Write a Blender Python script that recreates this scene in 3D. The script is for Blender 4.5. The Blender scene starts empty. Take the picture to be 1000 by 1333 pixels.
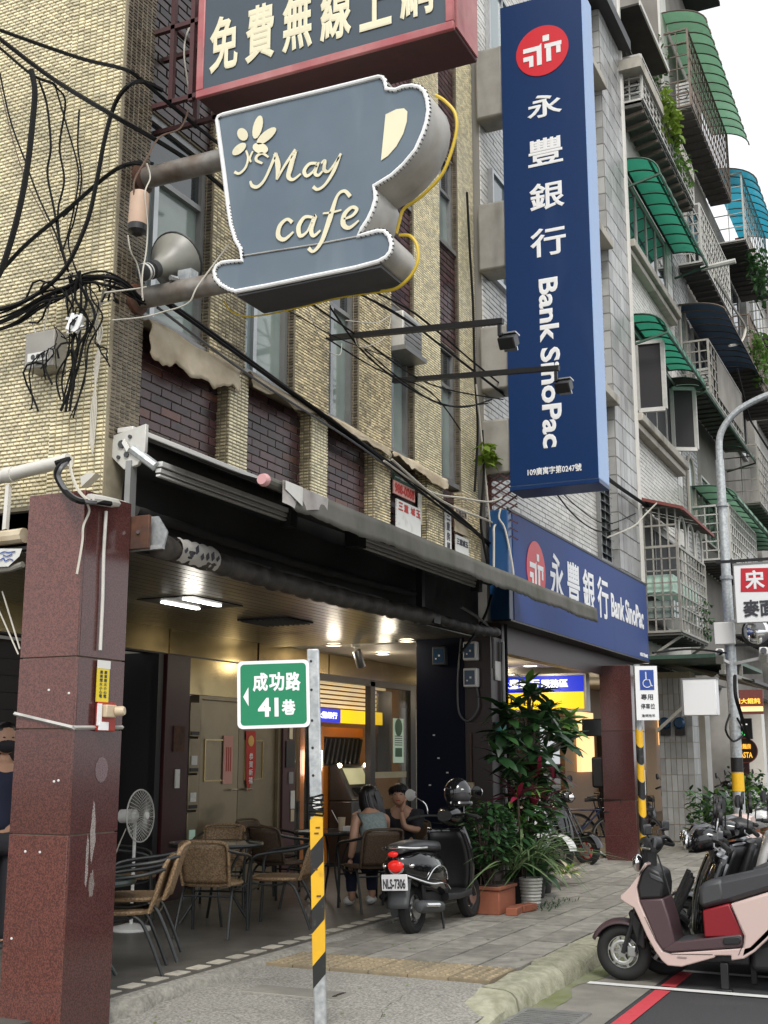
import bpy, bmesh, math, random
from mathutils import Vector, Matrix, noise
R = math.radians
random.seed(7)
SC = bpy.context.scene
COL = SC.collection
# ---------------------------------------------------------------- camera
cd = bpy.data.cameras.new('camera'); cam = bpy.data.objects.new('camera', cd); COL.objects.link(cam)
cam.location = (0, 0, 1.5)
cam.rotation_euler = (R(90 + 11.55), 0, R(25.2 - 90))
cd.sensor_fit = 'HORIZONTAL'; cd.sensor_width = 36; cd.lens = 56.16
cd.clip_start = 0.05; cd.clip_end = 800
SC.camera = cam
# ---------------------------------------------------------------- overcast daylight
SUN_EL, SUN_AZ = 50, 208          # degrees; azimuth measured from +X towards +Y
w = bpy.data.worlds.new('World'); SC.world = w; w.use_nodes = True
nt = w.node_tree; bg = nt.nodes['Background']
sk = nt.nodes.new('ShaderNodeTexSky'); sk.sky_type = 'NISHITA'; sk.sun_disc = False
sk.sun_elevation = R(SUN_EL); sk.sun_rotation = R(90 - SUN_AZ)
sk.air_density = 1.0; sk.dust_density = 4.0; sk.ozone_density = 1.0
hs = nt.nodes.new('ShaderNodeHueSaturation'); hs.inputs['Saturation'].default_value = 0.12
nt.links.new(sk.outputs[0], hs.inputs['Color'])
cloud = nt.nodes.new('ShaderNodeMix'); cloud.data_type = 'RGBA'; cloud.inputs[0].default_value = 0.72    # even white cloud deck over the sky
cloud.inputs[7].default_value = (6.3, 6.5, 6.7, 1)
nt.links.new(hs.outputs[0], cloud.inputs[6]); nt.links.new(cloud.outputs[2], bg.inputs['Color'])
bg.inputs['Strength'].default_value = 0.15
sl = bpy.data.lights.new('sun', 'SUN'); sl.energy = 1.5; sl.angle = R(18); sl.color = (1, 0.965, 0.91)
so = bpy.data.objects.new('sun', sl); COL.objects.link(so)
sd = Vector((math.cos(R(SUN_EL)) * math.cos(R(SUN_AZ)), math.cos(R(SUN_EL)) * math.sin(R(SUN_AZ)), math.sin(R(SUN_EL))))
so.rotation_euler = sd.to_track_quat('Z', 'Y').to_euler(); so.location = (0, 0, 30)
vs = SC.view_settings; vs.view_transform = 'Standard'; vs.look = 'None'; vs.gamma = 1; vs.use_curve_mapping = False
vs.exposure = 0.5
SC.render.engine = 'CYCLES'
try:
    SC.cycles.use_denoising = True; SC.cycles.denoiser = 'OPENIMAGEDENOISE'
except Exception: pass
SC.cycles.max_bounces = 7; SC.cycles.diffuse_bounces = 4; SC.cycles.glossy_bounces = 3; SC.cycles.transmission_bounces = 5
SC.cycles.caustics_reflective = False; SC.cycles.caustics_refractive = False
SC.cycles.sample_clamp_indirect = 6

# ---------------------------------------------------------------- materials
MATS = {}
def mat(name, c, rough=0.6, metal=0.0, var=0.0, scale=8.0, c2=None, thr=0.5, bump=0.0, bscale=60.0, emit=0.0, ecol=None,
        spec=0.5, trans=0.0, alpha=1.0, dirt=0.0, dscale=1.5, dcol=(0.05, 0.045, 0.035), streak=False, coat=0.0, thin=0.0, soft=0.18, obj=False):
    """procedural surface: base colour, a second colour in noise patches, dirt, fine relief"""
    m = bpy.data.materials.new(name); m.use_nodes = True; MATS[name] = m
    n = m.node_tree.nodes; l = m.node_tree.links; b = n['Principled BSDF']
    b.inputs['Roughness'].default_value = rough; b.inputs['Metallic'].default_value = metal
    b.inputs['Specular IOR Level'].default_value = spec
    if coat: b.inputs['Coat Weight'].default_value = coat; b.inputs['Coat Roughness'].default_value = 0.08
    geo = n.new('ShaderNodeTexCoord') if obj else n.new('ShaderNodeNewGeometry')
    pos = geo.outputs['Object'] if obj else geo.outputs['Position']
    cur = None
    def rgb(col):
        q = n.new('ShaderNodeRGB'); q.outputs[0].default_value = (*col, 1); return q.outputs[0]
    cur = rgb(c)
    def noise(sc, det=4, stretch=None, dist=0.0):
        t = n.new('ShaderNodeTexNoise'); t.inputs['Scale'].default_value = sc; t.inputs['Detail'].default_value = det
        t.inputs['Distortion'].default_value = dist
        if stretch:
            mp = n.new('ShaderNodeMapping'); mp.inputs['Scale'].default_value = stretch
            l.new(pos, mp.inputs['Vector']); l.new(mp.outputs[0], t.inputs['Vector'])
        else: l.new(pos, t.inputs['Vector'])
        return t.outputs['Fac']
    def ramp(fac, a, bb):
        r = n.new('ShaderNodeMapRange'); r.inputs['From Min'].default_value = a; r.inputs['From Max'].default_value = bb
        l.new(fac, r.inputs['Value']); return r.outputs[0]
    def mix(f, a, bcol):
        x = n.new('ShaderNodeMix'); x.data_type = 'RGBA'
        l.new(f, x.inputs[0]); l.new(a, x.inputs[6]); l.new(bcol, x.inputs[7]); return x.outputs[2]
    if c2 is not None: cur = mix(ramp(noise(scale), thr - soft, thr + soft), cur, rgb(c2))
    if var:
        v = n.new('ShaderNodeHueSaturation'); l.new(cur, v.inputs['Color'])
        mr = n.new('ShaderNodeMapRange'); mr.inputs['From Min'].default_value = 0.3; mr.inputs['From Max'].default_value = 0.7
        mr.inputs['To Min'].default_value = 1 - var; mr.inputs['To Max'].default_value = 1 + var
        ri = n.new('ShaderNodeNewGeometry')
        ad = n.new('ShaderNodeMath'); ad.operation = 'MULTIPLY_ADD'; ad.inputs[1].default_value = 0.45
        oi = n.new('ShaderNodeObjectInfo'); s1 = n.new('ShaderNodeMath'); s1.operation = 'ADD'; s2 = n.new('ShaderNodeMath'); s2.operation = 'FRACT'
        l.new(ri.outputs['Random Per Island'], s1.inputs[0]); l.new(oi.outputs['Random'], s1.inputs[1]); l.new(s1.outputs[0], s2.inputs[0])
        l.new(s2.outputs[0], ad.inputs[0])
        sc_ = n.new('ShaderNodeMath'); sc_.operation = 'MULTIPLY'; sc_.inputs[1].default_value = 0.55
        l.new(noise(scale * 2.3, 5), sc_.inputs[0]); l.new(sc_.outputs[0], ad.inputs[2])
        l.new(ad.outputs[0], mr.inputs['Value']); l.new(mr.outputs[0], v.inputs['Value']); cur = v.outputs[0]
    if dirt:
        d = ramp(noise(dscale, 7, (1, 1, 0.22) if streak else None, 0.4), 0.66 - 0.42 * dirt, 0.86 - 0.2 * dirt)
        mm = n.new('ShaderNodeMath'); mm.operation = 'MULTIPLY'; mm.inputs[1].default_value = min(0.9, 0.4 + dirt * 0.6); l.new(d, mm.inputs[0])
        cur = mix(mm.outputs[0], cur, rgb(dcol))
        rr = n.new('ShaderNodeMapRange'); rr.inputs['To Min'].default_value = rough; rr.inputs['To Max'].default_value = min(1, rough + 0.35)
        l.new(mm.outputs[0], rr.inputs['Value']); l.new(rr.outputs[0], b.inputs['Roughness'])
    l.new(cur, b.inputs['Base Color'])
    if bump:
        bp = n.new('ShaderNodeBump'); bp.inputs['Strength'].default_value = bump; bp.inputs['Distance'].default_value = 0.01
        l.new(noise(bscale, 6), bp.inputs['Height']); l.new(bp.outputs[0], b.inputs['Normal'])
    if emit:
        b.inputs['Emission Strength'].default_value = emit; b.inputs['Emission Color'].default_value = (*(ecol or c), 1)
    if trans: b.inputs['Transmission Weight'].default_value = trans; b.inputs['IOR'].default_value = 1.45
    if alpha < 1: b.inputs['Alpha'].default_value = alpha
    if thin:     # thin sheet that lets light through (leaves, plastic roofing)
        tl = n.new('ShaderNodeBsdfTranslucent'); l.new(cur, tl.inputs['Color'])
        ms = n.new('ShaderNodeMixShader'); ms.inputs[0].default_value = thin
        l.new(b.outputs[0], ms.inputs[1]); l.new(tl.outputs[0], ms.inputs[2])
        l.new(ms.outputs[0], n['Material Output'].inputs['Surface'])
    return m
M = MATS
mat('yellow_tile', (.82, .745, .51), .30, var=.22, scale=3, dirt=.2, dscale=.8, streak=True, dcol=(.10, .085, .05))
mat('grimy_tile', (.64, .55, .34), .4, var=.40, scale=4, dirt=.44, dscale=1.6, streak=True, dcol=(.035, .028, .02))
mat('soot_shade_tile', (.12, .095, .065), .4, var=.45, scale=4, dirt=.45, dscale=2.5, streak=True, dcol=(.025, .02, .017))  # soot on the corner strip; also stands in for shade on column sides
mat('grout', (.23, .20, .14), .9, var=.3, scale=10)
mat('pale_grout', (.48, .43, .36), .9, var=.35, scale=6, dirt=.4, dscale=3)
mat('purple_brick', (.058, .026, .028), .32, var=.55, scale=5, dirt=.15, dscale=2, dcol=(.02, .015, .015))
mat('rust_brick', (.115, .045, .03), .35, var=.35, scale=5, dirt=.2, dscale=2)
mat('dark_brick', (.045, .027, .027), .35, var=.5, scale=5, dirt=.2, dscale=2)
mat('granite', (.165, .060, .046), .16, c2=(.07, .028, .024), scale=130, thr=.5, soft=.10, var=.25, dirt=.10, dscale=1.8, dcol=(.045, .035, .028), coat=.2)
mat('granite_side', (.10, .038, .035), .15, c2=(.05, .021, .020), scale=110, thr=.5, soft=.12, var=.18, dirt=.10, dscale=1.8, coat=.2)  # darker granite; on the corner pillar it puts shade into the turned faces
mat('dark_granite', (.036, .016, .014), .38, c2=(.02, .011, .011), scale=90, var=.2)
mat('navy_panel', (.005, .007, .018), .6, spec=.15)
mat('concrete', (.27, .255, .22), .85, c2=(.19, .18, .155), scale=3, var=.16, bump=.35, bscale=90, dirt=.22, dscale=2.5)
mat('dark_concrete', (.12, .115, .105), .85, c2=(.075, .07, .065), scale=3, var=.2, bump=.3, dirt=.3, dscale=2)
mat('apron', (.34, .325, .29), .9, c2=(.18, .172, .152), scale=62, thr=.5, soft=.12, var=.18, bump=.6, bscale=130, dirt=.16, dscale=1.5)
mat('asphalt', (.034, .034, .037), .85, c2=(.075, .075, .078), scale=130, thr=.6, soft=.1, var=.2, bump=.6, bscale=190, dirt=.18, dscale=2.2, dcol=(.085, .08, .072))
mat('paver', (.28, .265, .23), .8, c2=(.18, .17, .15), scale=9, var=.19, bump=.3, bscale=120, dirt=.30, dscale=2.4, dcol=(.095, .088, .07))
mat('tactile', (.27, .215, .135), .8, var=.24, scale=8, dirt=.5, dscale=3, dcol=(.16, .14, .1), bump=.3)
mat('kerb_stone', (.32, .31, .23), .85, c2=(.21, .21, .14), scale=14, thr=.56, var=.2, bump=.6, bscale=70, dirt=.38, dscale=5, dcol=(.085, .09, .04))
mat('moss_gutter', (.24, .24, .17), .9, c2=(.17, .19, .075), scale=4, thr=.45, var=.2, bump=.4, dirt=.3, dscale=2, dcol=(.12, .15, .03))
mat('arcade_floor', (.115, .108, .095), .42, c2=(.075, .07, .062), scale=4, var=.16, dirt=.2, dscale=1.4, bump=.08)
mat('floor_tile', (.46, .43, .36), .5, var=.16, dirt=.25, dscale=5)
mat('kerb_edge', (.33, .315, .275), .9, c2=(.2, .19, .165), scale=28, thr=.5, var=.2, bump=.8, bscale=55, dirt=.2, dscale=4)
mat('white_paint', (.72, .72, .70), .6, var=.08, dirt=.2, dscale=9, dcol=(.2, .2, .19))
mat('red_paint', (.50, .05, .065), .55, var=.1, dirt=.22, dscale=7, dcol=(.15, .04, .04))
mat('ceiling_metal', (.17, .158, .128), .30, metal=.35, var=.10, scale=2, dirt=.15, dscale=1)
mat('bank_ceiling', (.48, .44, .37), .5, var=.05)
mat('brass_steel', (.40, .31, .15), .20, metal=.9, var=.22, scale=1.6, dirt=.12, dscale=2.2, bump=.12, bscale=3)
mat('door_steel', (.25, .205, .13), .30, metal=.6, var=.14, scale=2, dirt=.2, dscale=2)
mat('steel', (.52, .52, .51), .3, metal=.9, var=.1, dirt=.1)
mat('galv', (.52, .54, .54), .42, metal=.45, c2=(.34, .36, .37), scale=26, thr=.5, var=.14, dirt=.1, dscale=4)
mat('old_pipe', (.36, .34, .31), .45, metal=.45, c2=(.16, .10, .06), scale=5, thr=.56, var=.2, dirt=.3, dscale=4)
mat('rust', (.13, .055, .03), .8, c2=(.07, .04, .03), scale=12, var=.3)
mat('aluminium', (.42, .43, .43), .35, metal=.8, var=.08, dirt=.15)
mat('frame_grey', (.24, .24, .235), .4, metal=.3, var=.1, dirt=.3, dscale=3)
mat('black_metal', (.012, .012, .013), .45, var=.1)
mat('soot_shade', (.028, .026, .023), .8, c2=(.016, .015, .014), scale=3, var=.3)  # black wall grime; on the eaves it stands in for underside shade
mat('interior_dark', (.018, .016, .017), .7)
mat('shutter', (.020, .013, .013), .45)
mat('brown_frame', (.05, .022, .018), .3)
mat('wine_frame', (.055, .016, .018), .4, var=.2, dirt=.2)
mat('glass', (.20, .25, .25), .04, spec=1.0, metal=0, var=.03)
mat('curtain_glass', (.27, .32, .29), .08, spec=.9, c2=(.20, .25, .23), scale=2.5, var=.06)
mat('dark_glass', (.025, .032, .035), .04, spec=1.0)
mat('clear_glass', (.95, .97, .96), .02, trans=1.0, spec=.5)
mat('tinted_glass', (.10, .11, .10), .05, alpha=.22, spec=.8)
mat('cup_blue', (.105, .145, .185), .38, c2=(.13, .17, .205), scale=1.6, var=.10, dirt=.34, dscale=2.2, streak=True, dcol=(.24, .28, .31))
mat('cup_side', (.50, .49, .46), .4, c2=(.36, .34, .31), scale=4, var=.15, dirt=.36, dscale=3.2, dcol=(.11, .085, .06), streak=True)
mat('cup_bottom', (.06, .062, .066), .6, var=.2, dirt=.3)
mat('neon_white', (.80, .80, .79), .35, dirt=.2, dscale=7, dcol=(.3, .28, .25))
mat('cream', (.76, .70, .49), .45, var=.05, dirt=.08, dscale=6)
mat('yellow_wire', (.62, .43, .03), .45)
mat('wifi_face', (.055, .075, .095), .4, var=.08, scale=2, dirt=.1, streak=True)
mat('wifi_frame', (.42, .10, .11), .5, c2=(.52, .22, .21), scale=4, var=.15, dirt=.2, dscale=3)
mat('wifi_under', (.075, .026, .028), .6, var=.2, dirt=.4, dscale=2.5)
mat('bank_blue', (.004, .029, .112), .36, var=.05, spec=.35, dirt=.05, dscale=1.2, streak=True, dcol=(.03, .06, .16))
mat('bank_blue_h', (.010, .040, .185), .5, c2=(.016, .045, .18), scale=.8, var=.06, dirt=.08, streak=True, spec=.2, dcol=(.05, .08, .17))
mat('bank_side', (.26, .40, .66), .35, var=.05)
mat('bank_side_h', (.015, .07, .19), .35, var=.06)
mat('sign_white', (.82, .82, .82), .4)
mat('sign_red', (.62, .018, .03), .4)
mat('metal_grey_box', (.30, .285, .255), .55, c2=(.25, .235, .21), scale=5, var=.12, dirt=.26, dscale=2.6, streak=True)
mat('green_sign', (.006, .20, .09), .35, var=.04, dirt=.06)
mat('black_stripe', (.012, .012, .012), .5, dirt=.15, dscale=20, dcol=(.2, .19, .17))
mat('yellow_stripe', (.74, .42, .015), .5, var=.1, dirt=.16, dscale=18, dcol=(.25, .12, .02))
mat('horn_grey', (.34, .33, .28), .4, c2=(.22, .22, .20), scale=4, var=.15, dirt=.28, dscale=3)
mat('horn_dark', (.035, .036, .036), .5)
mat('beige_box', (.52, .36, .26), .5, var=.1, dirt=.15)
mat('cable', (.008, .008, .008), .75, spec=.2)
mat('cable_grey', (.11, .11, .115), .5)
mat('cable_white', (.50, .47, .40), .55, dirt=.2)
mat('cable_brown', (.12, .075, .05), .55)
mat('pvc', (.60, .58, .53), .45, var=.06, dirt=.2, dscale=4)
mat('awning_white', (.62, .60, .56), .5, dirt=.2, dscale=4)
mat('awning_dark', (.022, .021, .02), .75, var=.3, scale=5, bump=.2, bscale=15)
mat('roll_dark', (.060, .052, .044), .6, c2=(.022, .02, .018), scale=7, var=.3, bump=.6, bscale=22)
mat('valance', (.125, .115, .10), .7, c2=(.08, .08, .058), scale=4, var=.16, dirt=.38, dscale=3.5, streak=True, dcol=(.055, .055, .04))
mat('valance_plastic', (.34, .31, .28), .3, c2=(.14, .12, .11), scale=6, var=.2)
mat('rail', (.62, .62, .60), .35, metal=.25, var=.08, dirt=.2, dscale=5)
mat('tarp', (.62, .53, .38), .6, c2=(.42, .33, .21), scale=4, var=.14, dirt=.2, dscale=5, bump=.4, bscale=18, dcol=(.14, .09, .05))
mat('pink', (.56, .30, .30), .5)
mat('paper_white', (.66, .66, .62), .6, dirt=.25, dscale=10, dcol=(.3, .27, .22))
mat('paper_green', (.03, .10, .06), .6)
mat('paper_pink', (.62, .32, .27), .6)
mat('paper_red', (.50, .03, .02), .6)
mat('ink_red', (.45, .03, .02), .6)
mat('ink_dark', (.04, .04, .05), .6)
mat('ink_gold', (.72, .45, .10), .5)
mat('yellow_card', (.75, .58, .03), .5)
mat('white_plastic', (.70, .69, .66), .4, dirt=.1, dscale=9)
mat('cream_plastic', (.55, .44, .30), .45)
mat('red_plastic', (.40, .035, .02), .4)
mat('wicker', (.31, .205, .11), .5, c2=(.15, .092, .048), scale=70, thr=.5, soft=.1, var=.22, bump=.6, bscale=110, obj=True)
mat('wicker_dark', (.10, .062, .035), .55, c2=(.05, .032, .02), scale=70, var=.2, bump=.6, bscale=110, obj=True)
mat('chair_frame', (.018, .02, .02), .35)
mat('chair_green', (.022, .035, .03), .35)
mat('table_glass', (.09, .105, .095), .03, spec=1.0)
mat('skin', (.46, .26, .17), .5, var=.05)
mat('hair', (.010, .008, .008), .35)
mat('shirt_grey', (.25, .30, .29), .8, c2=(.17, .21, .20), scale=50, var=.1, bump=.3)
mat('cloth_dark', (.015, .015, .02), .85)
mat('cloth_navy', (.01, .014, .035), .85)
mat('black_gloss', (.008, .008, .009), .10, coat=.6)
mat('black_plastic', (.016, .016, .017), .45)
mat('grey_plastic', (.05, .052, .055), .5)
mat('rubber', (.014, .014, .014), .8, var=.1)
mat('chrome', (.75, .75, .75), .10, metal=1.0)
mat('alloy', (.50, .50, .50), .3, metal=.9)
mat('seat_vinyl', (.045, .046, .05), .38)
mat('tail_red', (.55, .015, .012), .15, emit=.25, ecol=(1, .03, .02))
mat('amber', (.55, .22, .02), .2)
mat('scooter_pink', (.58, .445, .405), .28, coat=.3)
mat('scooter_plum', (.075, .045, .05), .35)
mat('scooter_red', (.22, .006, .013), .45)
mat('scooter_silver', (.22, .225, .235), .28, metal=.5)
mat('scooter_white', (.62, .62, .61), .25, coat=.3)
mat('scooter_blue', (.02, .035, .09), .3, coat=.3)
mat('scooter_red_gloss', (.35, .012, .015), .25, coat=.3)
mat('red_rim', (.42, .01, .02), .35)
mat('leaf_dark', (.020, .055, .020), .30, var=.45, scale=6, thin=.2)
mat('leaf_mid', (.040, .105, .030), .38, var=.4, scale=6, thin=.28)
mat('leaf_light', (.10, .20, .035), .45, var=.3, scale=6, thin=.32)
mat('leaf_yellow', (.17, .26, .03), .5, var=.3, scale=6, thin=.35)
mat('leaf_grass', (.13, .19, .085), .45, var=.3, scale=6, thin=.25)
mat('leaf_wine', (.085, .012, .028), .32, var=.45, scale=7, thin=.2)
mat('leaf_magenta', (.30, .022, .06), .4, var=.3, scale=7, thin=.25)
mat('twig', (.07, .05, .035), .8, var=.2)
mat('terracotta', (.26, .085, .045), .75, var=.16, dirt=.25, dscale=6)
mat('pot_dark', (.03, .03, .03), .5)
mat('soil', (.03, .022, .016), .95)
mat('white_tile', (.60, .58, .53), .33, var=.12, scale=2, dirt=.22, dscale=1.0, streak=True, dcol=(.22, .2, .17))
mat('white_tile_grout', (.21, .20, .18), .9)
mat('grey_tile', (.34, .34, .33), .35, var=.22, scale=2, dirt=.25, dscale=1.3, streak=True, dcol=(.11, .105, .095))
mat('stone_band', (.42, .39, .33), .7, var=.12, dirt=.35, dscale=2, streak=True)
mat('stucco', (.47, .45, .41), .85, var=.12, dirt=.35, dscale=1, streak=True, dcol=(.14, .13, .11), bump=.2)
mat('old_render', (.30, .28, .25), .9, c2=(.19, .175, .15), scale=1, var=.14, dirt=.35, dscale=1, streak=True, dcol=(.10, .09, .08), bump=.3)
mat('cage_metal', (.30, .285, .25), .5, metal=.25, var=.2, dirt=.25, dscale=4)
mat('cage_rust', (.15, .115, .09), .65, metal=.1, var=.25, dirt=.3, dscale=4)
mat('cage_pale', (.52, .51, .47), .5, metal=.2, var=.12, dirt=.25, dscale=4)
mat('slab_dark', (.10, .095, .085), .85, var=.25, dirt=.3)
mat('green_roof', (.045, .30, .19), .35, var=.10, scale=2, thin=.45, dirt=.12, dscale=2, dcol=(.03, .1, .07))
mat('pale_green_roof', (.20, .40, .25), .4, var=.12, scale=2, thin=.4, dirt=.15, dscale=2, dcol=(.12, .18, .11))
mat('blue_roof', (.035, .32, .44), .35, var=.10, scale=2, thin=.45)
mat('navy_roof', (.02, .036, .058), .35, var=.15, thin=.3)
mat('dark_corrugated', (.095, .09, .08), .7, var=.3, dirt=.3)
mat('green_metal', (.05, .10, .07), .5, var=.15, dirt=.3)
mat('lamp_on', (1, .93, .78), .5, emit=10, ecol=(1, .86, .62))
mat('panel_on', (1, 1, 1), .5, emit=9, ecol=(1, .97, .9))
mat('atm_blue', (.01, .03, .42), .3, emit=.55, ecol=(.01, .035, .75))
mat('atm_yellow', (.8, .55, .01), .3, emit=.75, ecol=(1, .62, .01))
mat('atm_white', (.9, .9, .9), .3, emit=1.1, ecol=(1, 1, 1))
mat('orange_wall', (.62, .20, .025), .4)
mat('wood_wall', (.30, .17, .075), .45, var=.12)
mat('warm_wall', (.36, .22, .10), .6, var=.06)
mat('louver_on', (.9, .75, .5), .5, emit=.4, ecol=(1, .76, .4))
mat('atm_dark', (.035, .033, .03), .35)
mat('screen_on', (.4, .38, .22), .2, emit=.3, ecol=(.75, .7, .38))
mat('mint', (.42, .58, .48), .5, emit=.12)
mat('meter_blue', (.012, .05, .11), .25)
mat('orange_shop', (.7, .4, .15), .5, emit=1.0, ecol=(1, .62, .28))
mat('uber_green', (.05, .55, .12), .4, emit=.8, ecol=(.1, .9, .2))
mat('uber_white', (.9, .9, .9), .4, emit=.8)
mat('pasta_orange', (.9, .45, .05), .4, emit=.9, ecol=(1, .5, .06))
mat('song_red', (.52, .018, .03), .5)
mat('blue_mark', (.015, .06, .30), .45)
mat('roof_red', (.20, .055, .045), .7, var=.2)
mat('teal_box', (.05, .28, .24), .4)

# ---------------------------------------------------------------- mesh builder
class MB:
    def __init__(s): s.v = []; s.f = []
    def quad(s, a, b, c, d):
        i = len(s.v); s.v += [a, b, c, d]; s.f.append((i, i + 1, i + 2, i + 3)); return s
    def poly(s, pts):
        i = len(s.v); s.v += list(pts); s.f.append(tuple(range(i, i + len(pts)))); return s
    def box(s, x0, y0, z0, x1, y1, z1):
        x0, x1 = min(x0, x1), max(x0, x1); y0, y1 = min(y0, y1), max(y0, y1); z0, z1 = min(z0, z1), max(z0, z1)
        i = len(s.v)
        s.v += [(x0, y0, z0), (x1, y0, z0), (x1, y1, z0), (x0, y1, z0), (x0, y0, z1), (x1, y0, z1), (x1, y1, z1), (x0, y1, z1)]
        for q in ((0, 3, 2, 1), (4, 5, 6, 7), (0, 1, 5, 4), (1, 2, 6, 5), (2, 3, 7, 6), (3, 0, 4, 7)): s.f.append(tuple(i + k for k in q))
        return s
    def obox(s, c, u, v, wv):
        """box from centre and three half-axis vectors"""
        c, u, v, wv = map(Vector, (c, u, v, wv)); i = len(s.v)
        for sz in (-1, 1):
            for sx, sy in ((-1, -1), (1, -1), (1, 1), (-1, 1)): s.v.append(tuple(c + u * sx + v * sy + wv * sz))
        for q in ((0, 3, 2, 1), (4, 5, 6, 7), (0, 1, 5, 4), (1, 2, 6, 5), (2, 3, 7, 6), (3, 0, 4, 7)): s.f.append(tuple(i + k for k in q))
        return s
    def bar(s, a, b, r):
        """square bar between two points"""
        a, b = Vector(a), Vector(b); d = (b - a); L = d.length
        if L < 1e-6: return s
        d.normalize(); up = Vector((0, 0, 1)) if abs(d.z) < .95 else Vector((1, 0, 0))
        u = d.cross(up).normalized() * r; v = d.cross(u).normalized() * r
        return s.obox((a + b) / 2, u, v, d * (L / 2))
    def tube(s, pts, r, n=6, closed=False):
        P = [Vector(p) for p in pts]; k = len(P)
        if k < 2: return s
        rs = r if isinstance(r, (list, tuple)) else [r] * k
        base = len(s.v); prev = None
        for i, p in enumerate(P):
            if closed: d = P[(i + 1) % k] - P[i - 1]
            else: d = P[min(i + 1, k - 1)] - P[max(i - 1, 0)]
            if d.length < 1e-9: d = Vector((0, 0, 1))
            d.normalize()
            if prev is None:
                ref = Vector((0, 0, 1)) if abs(d.z) < .9 else Vector((1, 0, 0)); u = d.cross(ref).normalized()
            else:
                u = prev - d * prev.dot(d)
                u = u.normalized() if u.length > 1e-6 else d.orthogonal().normalized()
            prev = u; v = d.cross(u)
            for j in range(n):
                a = 2 * math.pi * j / n; s.v.append(tuple(p + (u * math.cos(a) + v * math.sin(a)) * rs[i]))
        m = k if closed else k - 1
        for i in range(m):
            for j in range(n):
                a = base + i * n + j; b = base + i * n + (j + 1) % n
                c = base + ((i + 1) % k) * n + (j + 1) % n; d = base + ((i + 1) % k) * n + j
                s.f.append((a, b, c, d))
        if not closed:
            s.f.append(tuple(base + j for j in range(n))[::-1]); s.f.append(tuple(base + (k - 1) * n + j for j in range(n)))
        return s
    def loft(s, rings, cap=True):
        base = len(s.v); n = len(rings[0])
        for r in rings: s.v += [tuple(p) for p in r]
        for i in range(len(rings) - 1):
            for j in range(n):
                s.f.append((base + i * n + j, base + i * n + (j + 1) % n, base + (i + 1) * n + (j + 1) % n, base + (i + 1) * n + j))
        if cap: s.f.append(tuple(base + j for j in range(n))[::-1]); s.f.append(tuple(base + (len(rings) - 1) * n + j for j in range(n)))
        return s
    def lathe(s, prof, c=(0, 0, 0), axis=(0, 0, 1), n=20, cap=True):
        """profile [(radius, height)...] turned round an axis"""
        ax = Vector(axis).normalized(); u = ax.orthogonal().normalized(); v = ax.cross(u); c = Vector(c)
        return s.loft([[c + ax * h + (u * math.cos(2 * math.pi * j / n) + v * math.sin(2 * math.pi * j / n)) * max(r, 1e-4) for j in range(n)] for r, h in prof], cap)
    def torus(s, c, axis, R_, r, n=28, m=10, sx=1.0):
        ax = Vector(axis).normalized(); u = ax.orthogonal().normalized(); v = ax.cross(u); c = Vector(c); base = len(s.v)
        for i in range(n):
            a = 2 * math.pi * i / n; d = u * math.cos(a) + v * math.sin(a)
            for j in range(m):
                b = 2 * math.pi * j / m; s.v.append(tuple(c + d * (R_ + r * math.cos(b)) + ax * (r * sx * math.sin(b))))
        for i in range(n):
            for j in range(m):
                s.f.append((base + i * m + j, base + ((i + 1) % n) * m + j, base + ((i + 1) % n) * m + (j + 1) % m, base + i * m + (j + 1) % m))
        return s
    def prism(s, poly, off):
        """flat outline (3-D points) pushed along off"""
        o = Vector(off); i = len(s.v); k = len(poly)
        s.v += [tuple(p) for p in poly] + [tuple(Vector(p) + o) for p in poly]
        s.f.append(tuple(range(i, i + k))); s.f.append(tuple(range(i + 2 * k - 1, i + k - 1, -1)))
        for j in range(k): s.f.append((i + j, i + k + j, i + k + (j + 1) % k, i + (j + 1) % k))
        return s
    def ell(s, c, r, n=14, m=9):
        c = Vector(c); base = len(s.v)
        for i in range(m + 1):
            t = math.pi * i / m
            for j in range(n):
                a = 2 * math.pi * j / n
                s.v.append((c.x + r[0] * math.sin(t) * math.cos(a), c.y + r[1] * math.sin(t) * math.sin(a), c.z + r[2] * math.cos(t)))
        for i in range(m):
            for j in range(n): s.f.append((base + i * n + j, base + i * n + (j + 1) % n, base + (i + 1) * n + (j + 1) % n, base + (i + 1) * n + j))
        return s
    def grid(s, fn, nu, nv):
        base = len(s.v)
        for i in range(nu + 1):
            for j in range(nv + 1): s.v.append(tuple(fn(i / nu, j / nv)))
        for i in range(nu):
            for j in range(nv):
                a = base + i * (nv + 1) + j; s.f.append((a, a + nv + 1, a + nv + 2, a + 1))
        return s
    def xf(s, m):
        s.v = [tuple(m @ Vector(p)) for p in s.v]; return s
    def mesh(s, name, m, smooth=True, ang=35, fix=True):
        me = bpy.data.meshes.new(name); me.from_pydata([tuple(p) for p in s.v], [], s.f)
        if fix and len(s.f) < 4000:
            b = bmesh.new(); b.from_mesh(me)
            bmesh.ops.recalc_face_normals(b, faces=b.faces); b.to_mesh(me); b.free()
        if m is not None: me.materials.append(M[m] if isinstance(m, str) else m)
        if smooth and len(s.f) < 60000:
            me.polygons.foreach_set('use_smooth', [True] * len(me.polygons)); me.set_sharp_from_angle(angle=R(ang))
        me.update(); return me
ORG = {}
def org(o): return ORG.get(o.name, Vector((0, 0, 0)))
def tag(o, label, cat, group=None, kind=None):
    if label: o['label'] = label
    if cat: o['category'] = cat
    if group: o['group'] = group
    if kind: o['kind'] = kind
    return o
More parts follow.
